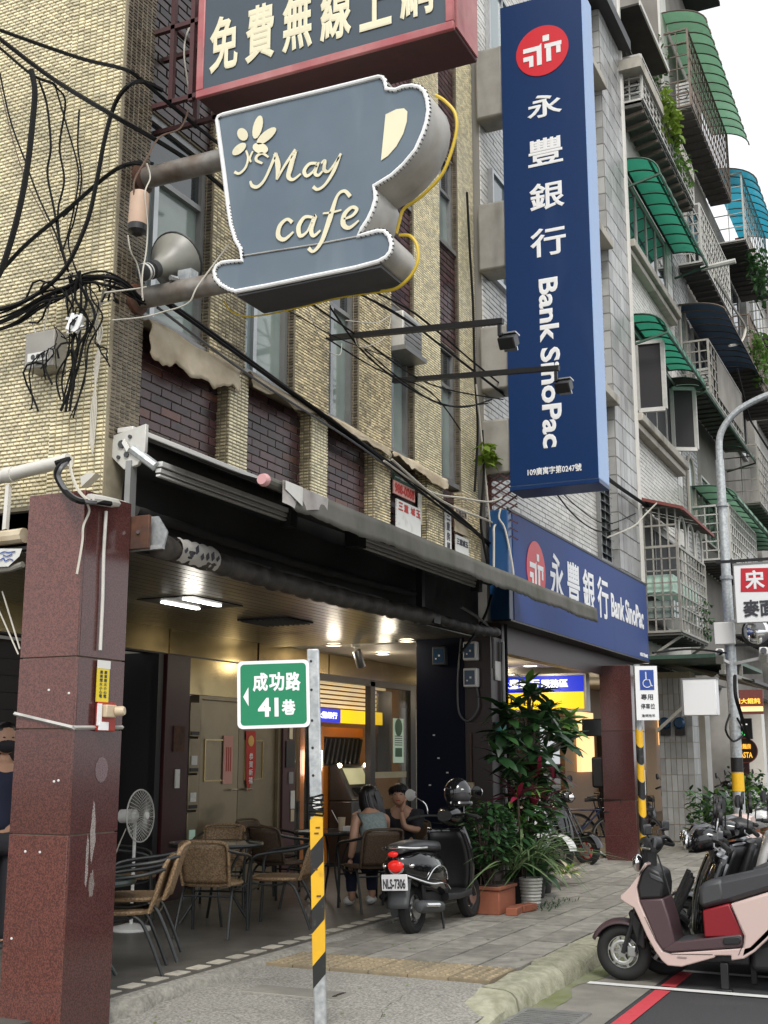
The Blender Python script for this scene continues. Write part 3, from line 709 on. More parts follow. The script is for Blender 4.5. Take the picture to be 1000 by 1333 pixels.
# ATM room
rm = obj('atm_room', MB().box(12.85, 8.6, .15, 16.4, 8.7, 2.8).box(15.8, 7.2, .15, 15.9, 8.6, 2.8).box(12.84, 7.2, .15, 12.9, 8.6, 2.8).box(12.85, 7.2, 2.5, 15.9, 8.6, 2.55), 'warm_wall', cafe, smooth=False)
obj('panel', MB().box(13.1, 7.30, .15, 13.72, 7.36, 1.88), 'orange_wall', rm, bev=.004)
obj('panel', MB().box(13.74, 7.38, .15, 15.0, 7.44, 1.38).box(13.74, 7.38, 1.76, 15.0, 7.44, 1.88), 'orange_wall', rm)
lv = obj('grille', MB().box(13.76, 7.40, 1.39, 14.95, 7.46, 1.75), 'black_metal', rm)
for k in range(9): barpiece('grille_bar', (13.8 + k * .13, 7.385, 1.41), (13.92 + k * .13, 7.385, 1.73), .018, 'atm_dark', lv)
for k in range(6): piece('louvre', (2.6, .03, .035), 'louver_on', rm, (14.15, 7.26, 2.14 + k * .058))
gf = obj('glass_frame', MB().box(14.42, 6.98, .15, 14.56, 7.06, 2.48).box(12.84, 6.98, 2.42, 15.9, 7.06, 2.487).box(15.72, 6.98, .15, 15.9, 7.06, 2.42).box(12.84, 6.98, .15, 12.92, 7.06, 2.42), 'black_metal', cafe)
obj('pane', MB().box(14.56, 7.01, .15, 15.72, 7.02, 2.42), 'tinted_glass', gf)
obj('rail', MB().box(14.56, 7.05, 1.22, 15.72, 7.08, 1.30), 'cream', gf)
obj('counter', MB().box(14.6, 7.6, .15, 15.7, 7.9, 1.1), 'wood_wall', rm); obj('panel', MB().box(15.15, 7.22, 1.3, 15.6, 7.26, 2.4), 'brown_frame', rm)
at = thing('cash_machine', 'dark cash machine with a lit screen set in the orange wall', 'cash machine', (14.4, 7.3, .15))
obj('body', MB().box(13.98, 7.02, .15, 14.90, 7.37, .95), 'atm_dark', at, bev=.02)
obj('head', MB().prism([(13.98, 7.12, .95), (13.98, 7.02, .95), (13.98, 7.25, 1.40), (13.98, 7.37, 1.40), (13.98, 7.37, .95)], (.92, 0, 0)), 'atm_dark', at, bev=.012)
def on_head(x, t): return (x, 7.012 + .23 * t, .95 + .45 * t)
obj('screen', MB().quad(on_head(14.08, .45), on_head(14.66, .45), on_head(14.66, .9), on_head(14.08, .9)), 'screen_on', at)
obj('keypad', MB().quad(on_head(14.1, .12), on_head(14.4, .12), on_head(14.4, .36), on_head(14.1, .36)), 'black_gloss', at)
obj('card_slot', MB().box(14.5, 7.03, 1.02, 14.7, 7.05, 1.06), 'chrome', at); obj('cash_slot', MB().box(14.1, 7.005, .80, 14.6, 7.018, .84).box(14.1, 7.005, .72, 14.6, 7.018, .75), 'chrome', at)
for x in (14.04, 14.80): obj('lamp', MB().ell((x, 7.24, 1.39), (.04, .03, .03), 8, 6), 'lamp_on', at)
sg = thing('atm_strip_sign', 'long blue and yellow strip sign above the cash machine', 'sign', (14, 7.2, 1.9))
obj('blue_panel', MB().box(13.0, 7.2, 1.93, 13.98, 7.24, 2.1), 'atm_blue', sg); obj('yellow_panel', MB().box(13.985, 7.2, 1.93, 15.25, 7.24, 2.1), 'atm_yellow', sg)
text('永豐銀行', 'atm_white', sg, (13.32, 7.196, 1.975), (1, 0, 0), (0, 0, 1), .56, .085, .003, .03); obj('logo', MB().lathe([(.045, 0), (.045, .006)], (13.2, 7.198, 2.015), (0, -1, 0)), 'atm_white', sg)
wb = one('lit_panel', MB().box(13.22, 7.22, 1.28, 13.52, 7.28, 1.58), 'panel_on', 'glowing white panel on the orange wall behind the street sign post', 'panel')
tp = one('telephone', MB().box(13.36, 7.22, 1.06, 13.5, 7.28, 1.24).box(13.38, 7.2, 1.09, 13.42, 7.22, 1.22), 'black_plastic', 'small dark wall phone below the glowing white panel', 'telephone', bev=.006)
ps = thing('poster', 'tall pale green poster hanging inside the glass right of the cash machine', 'poster', (15.3, 6.99, 1.4))
obj('sheet', MB().box(15.16, 6.992, 1.42, 15.5, 7.0, 2.02), 'mint', ps)
obj('picture', MB().lathe([(.12, 0), (.12, .003)], (15.33, 6.991, 1.9), (0, -1, 0)).box(15.22, 6.988, 1.5, 15.44, 6.9915, 1.62), 'paper_green', ps)
for k in range(5): piece('text_line', (.24, .002, .012), 'ink_dark', ps, (15.33, 6.9905, 1.66 + k * .03))
# ----- second pillar (deep), navy flank
p2 = pillar(12.0, 12.42, 4.40, 5.26, [.95, 1.85], 2.76, 'deep dark brown pillar with a navy flank and meters beside the scooter', 'dark_granite', 'dark_granite')
obj('navy_panel', MB().box(11.984, 4.70, .72, 11.998, 5.25, 2.755), 'navy_panel', p2, bev=.003)
fk = MB()
for y, z in ((5.05, 1.72), (5.0, 1.48), (4.9, 1.33), (5.1, 1.2)): fk.box(11.979, y - .012, z, 11.985, y + .012, z + .014)
obj('tape_fleck', fk, 'white_plastic', p2, 'stuff')
mlab = ['blue fronted electricity meter on the left of the upper pair on the dark pillar', 'blue fronted electricity meter on the right of the upper pair on the dark pillar', 'single blue fronted electricity meter below the other two on the dark pillar']
for k, (y, z, x) in enumerate(((4.95, 2.46, 11.984), (4.60, 2.50, 11.998), (4.60, 2.22, 11.998))):
    mt = thing('electric_meter', mlab[k], 'meter', (x, y, z), 'meters on the dark pillar')
    obj('case', MB().box(x - .10, y - .075, z, x, y + .075, z + .20), 'white_plastic' if k else 'grey_plastic', mt, bev=.012)
    obj('face', MB().box(x - .104, y - .055, z + .025, x - .101, y + .06, z + .175), 'meter_blue', mt)
    obj('dial', MB().box(x - .107, y - .02, z + .09, x - .1045, y + .0, z + .11).box(x - .107, y + .02, z + .06, x - .1045, y + .035, z + .075), 'sign_white', mt)
cable('grey cable loop hanging below the meters on the dark pillar', [(11.97, 4.72, 2.74), (11.95, 4.74, 2.5), (11.95, 4.76, 2.2), (11.94, 4.74, 1.95), (11.94, 4.64, 1.87), (11.95, 4.54, 1.98), (11.96, 4.53, 2.1), (11.97, 4.55, 2.22)], .010, 'cable_grey')
cable('thin cord running down the dark pillar above the helmet', [(11.97, 4.63, 1.75), (11.975, 4.63, 1.4), (11.975, 4.63, 1.15)], .008, 'cable_brown')
one('socket', MB().box(11.95, 4.60, 1.12, 12.0, 4.68, 1.24), 'cream_plastic', 'small beige socket box low on the dark pillar', 'socket', bev=.008)
one('drain_pipe', MB().tube([(12.30, 4.37, 2.72), (12.30, 4.37, .16)], .022, 8), 'frame_grey', 'grey drain pipe down the front of the dark pillar', 'pipe')
cable('black cable down the front edge of the dark pillar', [(12.38, 4.36, 2.95), (12.38, 4.36, 2.2), (12.39, 4.37, 1.5), (12.36, 4.36, .9)], .018)
one('junction_box', MB().box(12.08, 4.33, 1.62, 12.26, 4.395, 1.86), 'teal_box', 'small teal junction box on the front of the dark pillar', 'box', bev=.008)
one('notice', MB().box(12.1, 4.385, 2.3, 12.3, 4.397, 2.5), 'cage_pale', 'blank pale plate high on the front of the dark pillar', 'notice')
# downlights of the corner arcade
for k, (x, y, lab) in enumerate(((12.05, 6.3, 'round downlight beside the spot lamp above the cash machine'), (11.95, 5.35, 'round downlight nearest the dark pillar'), (13.35, 6.3, 'round downlight over the orange cash machine room'))):
    z = 2.742
    d = thing('downlight', lab, 'light', (x, y, z), 'downlights in the cafe ceiling')
    obj('ring', MB().torus((x, y, z - .003), (0, 0, 1), .085, .01, 20, 6), 'white_plastic', d); obj('lens', MB().lathe([(.08, -.004), (.08, 0)], (x, y, z), n=20), 'lamp_on', d)
sp = thing('spot_lamp', 'silver barrel spot lamp angled down from the arcade ceiling', 'light', (12.2, 6.1, 2.7))
obj('mount', MB().lathe([(.05, 0), (.05, .03)], (12.1, 6.05, 2.71), n=12).tube([(12.1, 6.05, 2.71), (12.1, 6.05, 2.64)], .012), 'white_plastic', sp)
obj('barrel', MB().lathe([(.045, -.1), (.05, -.09), (.05, .1), (.035, .11)], (12.13, 6.02, 2.58), (-.35, .1, .8), n=16), 'steel', sp)
def lamp(loc, e, col=(1, .83, .58), r=.08):
    l = bpy.data.lights.new('arcade_lamp', 'POINT'); l.energy = e; l.color = col; l.shadow_soft_size = r
    o = bpy.data.objects.new('arcade_lamp', l); COL.objects.link(o); o.location = loc
lamp((12.05, 6.3, 2.55), 3, (1, .88, .68)); lamp((13.4, 6.3, 2.55), 3, (1, .88, .68)); lamp((11.6, 5.4, 2.55), 2.5, (1, .88, .68)); lamp((8.2, 5.6, 2.55), 2.2, (1, .95, .85)); lamp((13.9, 7.9, 2.3), 16); lamp((12.6, 7.6, 2.2), 4)
# ================================================================ HANGING SIGNS
NX = (-1, 0, 0)
# ---- coffee cup light box
cup = thing('cup_sign', 'coffee cup shaped light box sign lettered May cafe held out on two pipes', 'sign', (5.85, 4.4, 4.5))
OUT = [(5.7,3.829,5.357),(5.7,3.814,5.388),(5.7,3.774,5.395),(5.7,3.401,5.389),(5.7,3.044,5.38),(5.7,2.712,5.375),(5.7,2.682,5.362),(5.7,2.663,5.333),(5.7,2.655,5.28),(5.7,2.604,5.263),(5.7,2.556,5.27),(5.7,2.498,5.263),(5.7,2.45,5.241),(5.7,2.416,5.202),(5.7,2.398,5.144),(5.7,2.391,5.075),(5.7,2.403,5.002),(5.7,2.424,4.941),(5.7,2.472,4.845),(5.7,2.548,4.771),(5.7,2.624,4.719),(5.7,2.736,4.677),(5.7,2.723,4.644),(5.7,2.721,4.602),(5.7,2.74,4.54),(5.7,2.769,4.484),(5.7,2.808,4.435),(5.7,2.837,4.407),(5.7,2.778,4.413),(5.7,2.717,4.417),(5.7,2.671,4.405),(5.7,2.636,4.365),(5.7,2.621,4.312),(5.7,2.629,4.264),(5.7,2.659,4.231),(5.7,2.711,4.213),(5.7,2.855,4.202),(5.7,3.172,4.199),(5.7,3.418,4.195),(5.7,3.65,4.196),(5.7,3.704,4.219),(5.7,3.764,4.26),(5.7,3.805,4.311),(5.7,3.815,4.362),(5.7,3.797,4.398),(5.7,3.754,4.416),(5.7,3.7,4.413),(5.7,3.617,4.4),(5.7,3.632,4.466),(5.7,3.671,4.532),(5.7,3.706,4.638),(5.7,3.732,4.773),(5.7,3.765,4.982),(5.7,3.798,5.173)]
TH = .30
obj('body', MB().prism(OUT, (TH, 0, 0)), 'cup_side', cup, ang=50)
def shrink(poly, k):
    n = len(poly); out = []
    P = [Vector(p) for p in poly]
    for i in range(n):
        d = (P[(i + 1) % n] - P[i - 1]).normalized(); nrm = d.cross(Vector((1, 0, 0)))
        out.append(P[i] + nrm * k)
    return out
a_ = sum((OUT[i][1] * OUT[(i + 1) % len(OUT)][2] - OUT[(i + 1) % len(OUT)][1] * OUT[i][2]) for i in range(len(OUT)))
sgn = 1 if a_ < 0 else -1
IN = [tuple(p) for p in shrink(OUT, .024 * sgn)]
obj('face', MB().prism([(5.694, p[1], p[2]) for p in IN], (.004, 0, 0)), 'cup_blue', cup, smooth=False)
obj('border_tube', MB().tube([(5.692, p[1], p[2]) for p in shrink(OUT, .010 * sgn)], .014, 8, closed=True), 'neon_white', cup)
tk = MB()
for i in range(len(OUT)):
    a, b = Vector(OUT[i]), Vector(OUT[(i + 1) % len(OUT)])
    if (b - a).length > .14: continue
    n_ = max(1, int((b - a).length / .022))
    for k in range(n_):
        p = a.lerp(b, (k + .5) / n_); d = (b - a).normalized(); s_ = d.cross(Vector((1, 0, 0))) * sgn
        tk.obox(tuple(p + Vector((-.010, 0, 0)) + s_ * .008), d * .0022, s_ * .016, (.008, 0, 0))
obj('stitch', tk, 'black_metal', cup, 'stuff')
seam = MB()
for i in range(28, 39):
    a, b = Vector(OUT[i]), Vector(OUT[i + 1]); seam.bar(a + Vector((TH * .5, 0, -.004)), b + Vector((TH * .5, 0, -.004)), .006)
obj('bottom_plate', MB().prism([(5.7,2.701,4.204),(5.7,2.855,4.195),(5.7,3.172,4.191),(5.7,3.418,4.187),(5.7,3.646,4.188),(5.7,3.645,4.176),(5.7,2.701,4.189)], (TH + .01, 0, 0)), 'cup_bottom', cup, smooth=False)
obj('saucer_line', MB().tube([(5.69,3.597,4.422),(5.69,3.375,4.413),(5.69,3.109,4.401),(5.69,2.832,4.398)], .005, 5), 'cup_side', cup)
obj('cup_hole', MB().prism([(5.688,2.667,5.114),(5.688,2.599,5.13),(5.688,2.551,5.124),(5.688,2.53,5.099),(5.688,2.534,5.037),(5.688,2.557,4.966),(5.688,2.599,4.9),(5.688,2.653,4.852),(5.688,2.696,4.833)], (.004, 0, 0)), 'cream', cup, smooth=False)
ST = [[((5.688,3.565,4.893),0.012),((5.688,3.549,4.859),0.022),((5.688,3.51,4.845),0.022),((5.688,3.464,4.881),0.018),((5.688,3.417,4.97),0.02),((5.688,3.387,5.037),0.024)],[((5.688,3.44,5.021),0.012),((5.688,3.483,5.055),0.016),((5.688,3.52,5.047),0.02),((5.688,3.525,5.02),0.018),((5.688,3.482,4.99),0.014)],[((5.688,3.395,5.035),0.026),((5.688,3.373,4.95),0.036),((5.688,3.379,4.862),0.014)],[((5.688,3.379,4.862),0.012),((5.688,3.322,4.948),0.018),((5.688,3.252,5.026),0.028)],[((5.688,3.257,5.023),0.03),((5.688,3.29,4.912),0.034),((5.688,3.3,4.864),0.028),((5.688,3.268,4.838),0.018),((5.688,3.217,4.864),0.012)],[((5.688,3.11,4.907),0.016),((5.688,3.16,4.914),0.02),((5.688,3.194,4.877),0.024),((5.688,3.175,4.841),0.02),((5.688,3.13,4.864),0.014),((5.688,3.102,4.909),0.02),((5.688,3.122,4.851),0.022),((5.688,3.099,4.828),0.018),((5.688,3.069,4.851),0.01)],[((5.688,3.082,4.9),0.012),((5.688,3.057,4.911),0.02),((5.688,3.061,4.857),0.024),((5.688,3.032,4.839),0.016),((5.688,2.988,4.883),0.014),((5.688,2.951,4.933),0.016)],[((5.688,2.957,4.927),0.016),((5.688,2.996,4.837),0.024),((5.688,3.052,4.762),0.018),((5.688,3.102,4.74),0.018),((5.688,3.133,4.764),0.022)],[((5.688,3.269,4.567),0.024),((5.688,3.305,4.594),0.018),((5.688,3.352,4.563),0.028),((5.688,3.363,4.501),0.03),((5.688,3.321,4.47),0.024),((5.688,3.26,4.506),0.012)],[((5.688,3.13,4.57),0.014),((5.688,3.186,4.583),0.022),((5.688,3.226,4.532),0.03),((5.688,3.214,4.472),0.024),((5.688,3.166,4.493),0.014),((5.688,3.116,4.579),0.026),((5.688,3.142,4.496),0.028),((5.688,3.125,4.455),0.022),((5.688,3.081,4.48),0.012)],[((5.688,2.889,4.651),0.024),((5.688,2.927,4.693),0.02),((5.688,2.975,4.669),0.018),((5.688,3.021,4.541),0.034),((5.688,3.072,4.412),0.026),((5.688,3.124,4.359),0.018),((5.688,3.158,4.385),0.024)],[((5.688,3.066,4.582),0.01),((5.688,3.01,4.577),0.014),((5.688,2.946,4.579),0.01)],[((5.688,2.93,4.519),0.012),((5.688,2.875,4.53),0.018),((5.688,2.847,4.562),0.022),((5.688,2.879,4.582),0.02),((5.688,2.926,4.548),0.028),((5.688,2.933,4.489),0.032),((5.688,2.894,4.459),0.022),((5.688,2.833,4.492),0.01)],[((5.688,3.599,5.101),0.012),((5.688,3.584,5.047),0.014),((5.688,3.6,4.99),0.016),((5.688,3.643,4.96),0.016),((5.688,3.678,4.978),0.018)],[((5.688,3.551,5.086),0.012),((5.688,3.571,5.044),0.014),((5.688,3.562,5.016),0.01)]]
ribbon(ST, 'cream', cup, NX, .004)
fl_ = MB()
for cx, cy, rx, ry, an in ((3.521, 5.237, .075, .034, 78), (3.458, 5.164, .075, .034, 28), (3.627, 5.214, .050, .032, 125), (3.649, 5.122, .052, .032, 205), (3.499, 5.093, .060, .032, 330)):
    pts = []
    for i in range(16):
        t = i * math.pi / 8; u_ = rx * math.cos(t); v_ = ry * math.sin(t); ca, sa = math.cos(R(an)), math.sin(R(an))
        pts.append((5.684, cx - (u_ * ca - v_ * sa), cy + u_ * sa + v_ * ca))
    fl_.prism(pts, (.004, 0, 0))
obj('flower', fl_, 'cream', cup, smooth=False)
for (py, pz, nm) in ((3.85, 5.19, ''), (3.85, 4.36, '')):
    ar = obj('support_arm', MB().tube([(5.86, 4.62, pz + .0), (5.86, 4.2, pz), (5.86, 3.7, pz - .0)], .068, 12), 'old_pipe', cup)
    obj('flange', MB().lathe([(.10, 0), (.10, .03), (.07, .05)], (5.86, 4.515, pz), (0, -1, 0), 14), 'rust', ar)
yw = MB().tube(smooth_path([(5.93,2.451,5.309),(5.93,2.393,5.255),(5.93,2.333,5.162),(5.93,2.328,5.044),(5.93,2.378,4.881),(5.93,2.437,4.779),(5.93,2.554,4.688),(5.93,2.662,4.634),(5.93,2.691,4.562),(5.93,2.711,4.489)], 6), .010, 8)
yw.tube(smooth_path([(5.93,2.692,4.476),(5.93,2.623,4.457),(5.93,2.579,4.388),(5.93,2.576,4.293),(5.93,2.624,4.207),(5.93,2.712,4.151),(5.93,2.81,4.149)], 6), .010, 8)
yw.tube(smooth_path([(5.93,2.81,4.145),(5.93,3.091,4.155),(5.93,3.34,4.139),(5.93,3.595,4.132),(5.93,3.749,4.151),(5.93,3.839,4.201),(5.93,3.886,4.269)], 6), .005, 6)
one('neon_tube', yw, 'yellow_wire', 'bent yellow tube running round the back edge of the cup sign', 'tube')
# ---- free wireless sign
wf = thing('wireless_sign', 'long dark sign in a worn red frame with cream characters above the cup', 'sign', (5.9, 4.4, 5.7))
WL, WR, WB, WT = 4.115, 2.32, 5.685, 6.52
obj('case', MB().box(5.90, WR, WB, 6.28, WL, WT), 'wifi_under', wf, bev=.008)
fr = MB(); f = .05
fr.box(5.878, WR - .004, WB - .004, 5.905, WL + .004, WB + f).box(5.878, WR - .004, WT - f, 5.905, WL + .004, WT).box(5.878, WL - f, WB + f, 5.905, WL + .004, WT - f).box(5.878, WR - .004, WB + f, 5.905, WR + f, WT - f)
obj('frame', fr, 'wifi_frame', wf, bev=.006)
obj('end_plate', MB().box(5.91, WR - .012, WB + .02, 6.26, WR - .002, WT), 'wifi_frame', wf)
obj('face', MB().box(5.886, WR + f, WB + f, 5.899, WL - f, WT - f), 'wifi_face', wf)
for k, s in enumerate('免費無線上網'):
    text(s, 'cream', wf, (5.883, 4.02 - k * .272, WB + .14), (0, -1, 0), (0, 0, 1), .215, .40 if s != '上' else .36, .006, .028)
bkt = MB()
for y in (4.2, 4.36): bkt.bar((5.95, y, 5.0 + .72), (5.95, y, 7.2), .016); bkt.bar((6.24, y, 5.72), (6.24, y, 7.2), .016)
for z in (5.75, 6.3, 6.95): bkt.bar((5.95, 4.1, z), (5.95, 4.75, z), .016); bkt.bar((6.24, 4.1, z), (6.24, 4.75, z), .016); bkt.bar((5.95, 4.36, z), (6.24, 4.36, z), .014)
obj('bracket', bkt, 'wifi_under', wf, smooth=False)
# ---- tall bank sign
bs = thing('bank_sign', 'tall navy blue bank light box sign with red round emblem projecting from the facade', 'sign', (12.3, 4.3, 4.4))
BX = 12.10
obj('body', MB().box(BX, 3.185, 4.375, BX + .42, 4.175, 10.2), 'bank_side', bs, bev=.01, smooth=False)
obj('face', MB().box(BX - .008, 3.19, 4.385, BX + .0, 4.17, 10.19), 'bank_blue', bs, smooth=False)
obj('bottom', MB().box(BX - .01, 3.183, 4.33, BX + .42, 4.177, 4.373), 'bank_blue', bs, bev=.004, smooth=False)
FX = BX - .009
def emblem(parent, c, r, ux, uz, red='sign_red', white='sign_white'):
    """red disc with the angular white mark, built on plane ux/uz round centre c"""
    c = Vector(c); ux = Vector(ux); uz = Vector(uz); nz = ux.cross(uz)
    obj('emblem', MB().prism([tuple(c + ux * r * math.cos(i * math.pi / 24) + uz * r * math.sin(i * math.pi / 24)) for i in range(48)], nz * .006), red, parent, smooth=False)
    polys = [[(-.72, .22), (-.10, .22), (-.02, .30), (-.02, -.56), (-.20, -.56), (-.20, .04), (-.72, .04)],
             [(-.72, -.12), (-.34, -.12), (-.34, -.56), (-.50, -.56), (-.50, -.30), (-.72, -.30)],
             [(.10, .22), (.74, .22), (.74, .06), (.10, .06)], [(.16, .055), (.34, .055), (.34, -.5), (.16, -.5)], [(.54, .055), (.70, .055), (.70, -.24), (.54, -.24)],
             [(.04, .34), (.28, .34), (.28, .58), (.04, .58)]]
    mb = MB()
    for p in polys: mb.prism([tuple(c + ux * r * a + uz * r * b + nz * .007) for a, b in p], nz * .004)
    obj('emblem_mark', mb, white, parent, smooth=False)
cE = (12.09,3.668,9.496)
emblem(bs, cE, .315, (0, -1, 0), (0, 0, 1))
for s, pa, pb in [('永',(12.09,3.866,8.66),(12.09,3.454,8.972)),('豐',(12.09,3.871,8.068),(12.09,3.462,8.429)),('銀',(12.09,3.867,7.522),(12.09,3.461,7.884)),('行',(12.09,3.872,6.967),(12.09,3.46,7.338))]:
    text(s, 'sign_white', bs, (FX, pa[1], pa[2]), (0, -1, 0), (0, 0, 1), pa[1] - pb[1], pb[2] - pa[2] - .03, .006, .018)
pa, pb = (12.09,3.789,6.706), (12.09,3.566,4.765)
text('Bank SinoPac', 'sign_white', bs, (FX, pa[1], pa[2]), (0, 0, -1), (0, -1, 0), pa[2] - pb[2], pa[1] - pb[1], .006, .03)
bs_t = [c for c in bs.children if c.name.startswith('lettering')][-1]
# turned lettering reads downwards: shift it so that its baseline sits on the left
bs_t.location.y += -.0
text('109廣寓字第0247號', 'sign_white', bs, (FX, 3.97, 4.475), (0, -1, 0), (0, 0, 1), .60, .085, .004, .02)
for k, z in enumerate((9.45, 7.35, 5.95, 4.95)):
    pass
for z0, z1 in ((8.85, 9.75), (6.95, 7.78), (5.52, 6.28), (4.55, 5.18)):
    obj('bracket_box', MB().box(12.14, 4.178, z0, 12.5, 4.52, z1), 'metal_grey_box', bs, bev=.03)
# ---- wide bank sign over the arcade
bh = thing('bank_fascia_sign', 'wide faded blue bank sign across the arcade front partly behind the awning end', 'sign', (15, 4.3, 3))
obj('body', MB().box(12.06, 4.2, 2.93, 18.5, 4.42, 4.13), 'bank_side_h', bh, bev=.01, smooth=False)
obj('face', MB().box(12.2, 4.193, 2.94, 18.49, 4.2, 4.12), 'bank_blue_h', bh, smooth=False)
obj('top_rail', MB().box(12.06, 4.185, 4.12, 18.52, 4.21, 4.145), 'black_metal', bh)
obj('bottom_rail', MB().box(12.06, 4.185, 2.915, 18.52, 4.4, 2.935), 'black_metal', bh)
emblem(bh, (12.98, 4.192, 3.58), .34, (1, 0, 0), (0, 0, 1))
for s, x in (('永', 13.5), ('豐', 14.2), ('銀', 14.9), ('行', 15.6)): text(s, 'sign_white', bh, (x, 4.192, 3.33), (1, 0, 0), (0, 0, 1), .56, .56, .006, .018)
text('Bank SinoPac', 'sign_white', bh, (16.3, 4.192, 3.40), (1, 0, 0), (0, 0, 1), 1.92, .34, .006, .03)
text('109廣寓字第0248號', 'sign_white', bh, (17.9, 4.192, 2.98), (1, 0, 0), (0, 0, 1), .5, .06, .004, .01)
# ---- loudspeaker horn on the lower arm
hn = thing('loudspeaker', 'grey horn loudspeaker clamped above the lower sign arm', 'loudspeaker', (5.95, 4.25, 4.6))
hax = Vector((.62, -.05, .36)).normalized()
hc = Vector((5.743,4.28,4.482))
HS = Matrix.Translation(hc) @ Matrix.Scale(.86, 4) @ Matrix.Translation(-hc)
obj('horn', MB().lathe([(.055, .0), (.07, .05), (.10, .12), (.155, .19), (.215, .25), (.225, .275), (.205, .26), (.12, .17), (.06, .1), (.01, .08)], tuple(hc), tuple(hax), 28).xf(HS), 'horn_grey', hn)
obj('rim', MB().torus(tuple(hc + hax * .268), tuple(hax), .222, .010, 30, 6).xf(HS), 'horn_dark', hn)
obj('driver', MB().lathe([(.04, -.16), (.062, -.15), (.062, -.09), (.05, -.085), (.05, -.06), (.068, -.055), (.068, .0)], tuple(hc), tuple(hax), 18).xf(HS), 'horn_dark', hn)
obj('driver_band', MB().lathe([(.064, -.14), (.064, -.12)], tuple(hc), tuple(hax), 18).lathe([(.0645, -.1), (.0645, -.092)], tuple(hc), tuple(hax), 18).xf(HS), 'white_plastic', hn)
obj('clamp', MB().box(hc.x + .10, hc.y - .20, hc.z - .10, hc.x + .18, hc.y - .10, hc.z + .01).tube([(hc.x + .1, hc.y - .1, hc.z - .05), (hc.x + .05, 4.2, 4.43)], .018, 6), 'galv', hn)
# hanging ballast canister
bx = thing('canister', 'pinkish cylindrical canister hanging on wires under the upper sign arm', 'canister', (5.62, 4.25, 4.75))
cc = Vector((5.553,4.28,4.781))
obj('shell', MB().lathe([(.058, -.10), (.06, -.09), (.06, .12), (.05, .13)], tuple(cc), (.05, 0, 1), 18), 'beige_box', bx)
obj('cap', MB().lathe([(.03, -.15), (.058, -.13), (.06, -.09)], tuple(cc), (.05, 0, 1), 18), 'black_plastic', bx)
# power box with plate, splitter box
jb = thing('meter_box', 'grey metal box with a small white plate hanging among cables on the yellow wall', 'box', (5.5, 5.0, 3.9))
c0 = (5.56,4.94,3.989)
obj('case', MB().box(5.50, c0[1] - .10, c0[2] - .13, 5.645, c0[1] + .13, c0[2] + .11), 'metal_grey_box', jb, bev=.008)
obj('plate', MB().box(5.494, c0[1] - .06, c0[2] - .085, 5.499, c0[1] + .10, c0[2] - .03), 'paper_white', jb)
for k in range(3): obj('round_mark', MB().lathe([(.016, 0), (.016, .003)], (5.494, c0[1] + .055 - k * .04, c0[2] - .057), (-1, 0, 0), 10), 'grey_plastic', jb)
sb = thing('splitter', 'small white cable splitter hanging among black wires at the building corner', 'splitter', (5.5, 4.6, 4.1))
c1 = Vector((5.48,4.664,4.096))
obj('case', MB().obox(tuple(c1), (0, .045, .02), (.015, 0, 0), (0, -.022, .05)), 'sign_white', sb, bev=.004)
obj('port', MB().obox(tuple(c1 + Vector((-.018, 0, 0))), (0, .012, .005), (.005, 0, 0), (0, -.006, .018)), 'black_plastic', sb)
for k in range(4): obj('lug', MB().obox(tuple(c1 + Vector((0, (-.06, .06, -.045, .045)[k], (-.03, .04, .045, -.05)[k]))), (0, .012, .004), (.006, 0, 0), (0, -.004, .008)), 'white_plastic', sb)
# ---- awning over the cafe front
aw = thing('awning', 'long soiled retractable awning with white cassette and grey hanging valance', 'awning', (8.8, 4.4, 3.0))
obj('cassette', MB().box(5.72, 4.38, 3.44, 11.9, 4.5, 3.475), 'awning_white', aw, bev=.006)
obj('roller', MB().tube([(5.75, 4.36, 3.34), (11.9, 4.36, 3.34)], .06, 12), 'awning_dark', aw)
obj('fabric', MB().grid(lambda u, v: (5.75 + u * 6.5, 4.33 - v * .97, 3.40 - v * .385 - .018 * math.sin(v * math.pi) + .004 * math.sin(u * 60) * v), 60, 6), 'awning_dark', aw)
obj('end_bracket', MB().prism([(5.70, 4.53, 3.42), (5.70, 4.27, 3.47), (5.70, 4.27, 3.30), (5.70, 4.32, 3.22), (5.70, 4.42, 3.20), (5.70, 4.53, 3.30)], (.03, 0, 0)), 'cage_pale', aw, bev=.004)
eb = MB()
for y, z, r in ((4.44, 3.36, .025), (4.38, 3.40, .012), (4.40, 3.29, .018), (4.46, 3.28, .012), (4.35, 3.32, .014)): eb.lathe([(r, 0), (r, .012)], (5.70, y, z), (-1, 0, 0), 8)
obj('bolt', eb, 'grey_plastic', aw, 'stuff'); obj('cam_plate', MB().obox((5.685, 4.40, 3.345), (.006, 0, 0), (0, .02, .03), (0, -.008, .012)), 'white_plastic', aw)
obj('front_bar', MB().tube([(5.58, 3.36, 3.005), (12.35, 3.36, 3.005)], .030, 10), 'valance', aw)
obj('bar_end', MB().lathe([(.036, 0), (.038, .012), (.03, .04)], (5.59, 3.36, 3.005), (-1, 0, 0), 14), 'pink', aw)
random.seed(5)
jag = [random.uniform(-.006, .006) for _ in range(200)]
def val(u, v):
    x = 5.72 + u * 6.6; b = .155 + jag[int(u * 130)] + .006 * math.sin(x * 5)
    if x < 5.85: b = max(.05, b - .05 * (5.85 - x) / .13)
    return (x, 3.325 - .012 * v + .004 * math.sin(x * 13) * v + .004 * math.sin(x * 5), 3.03 - v * b)
vl = obj('valance', MB().grid(val, 130, 4), 'valance', aw, ang=60)
so_ = vl.modifiers.new('thick', 'SOLIDIFY'); so_.thickness = .004
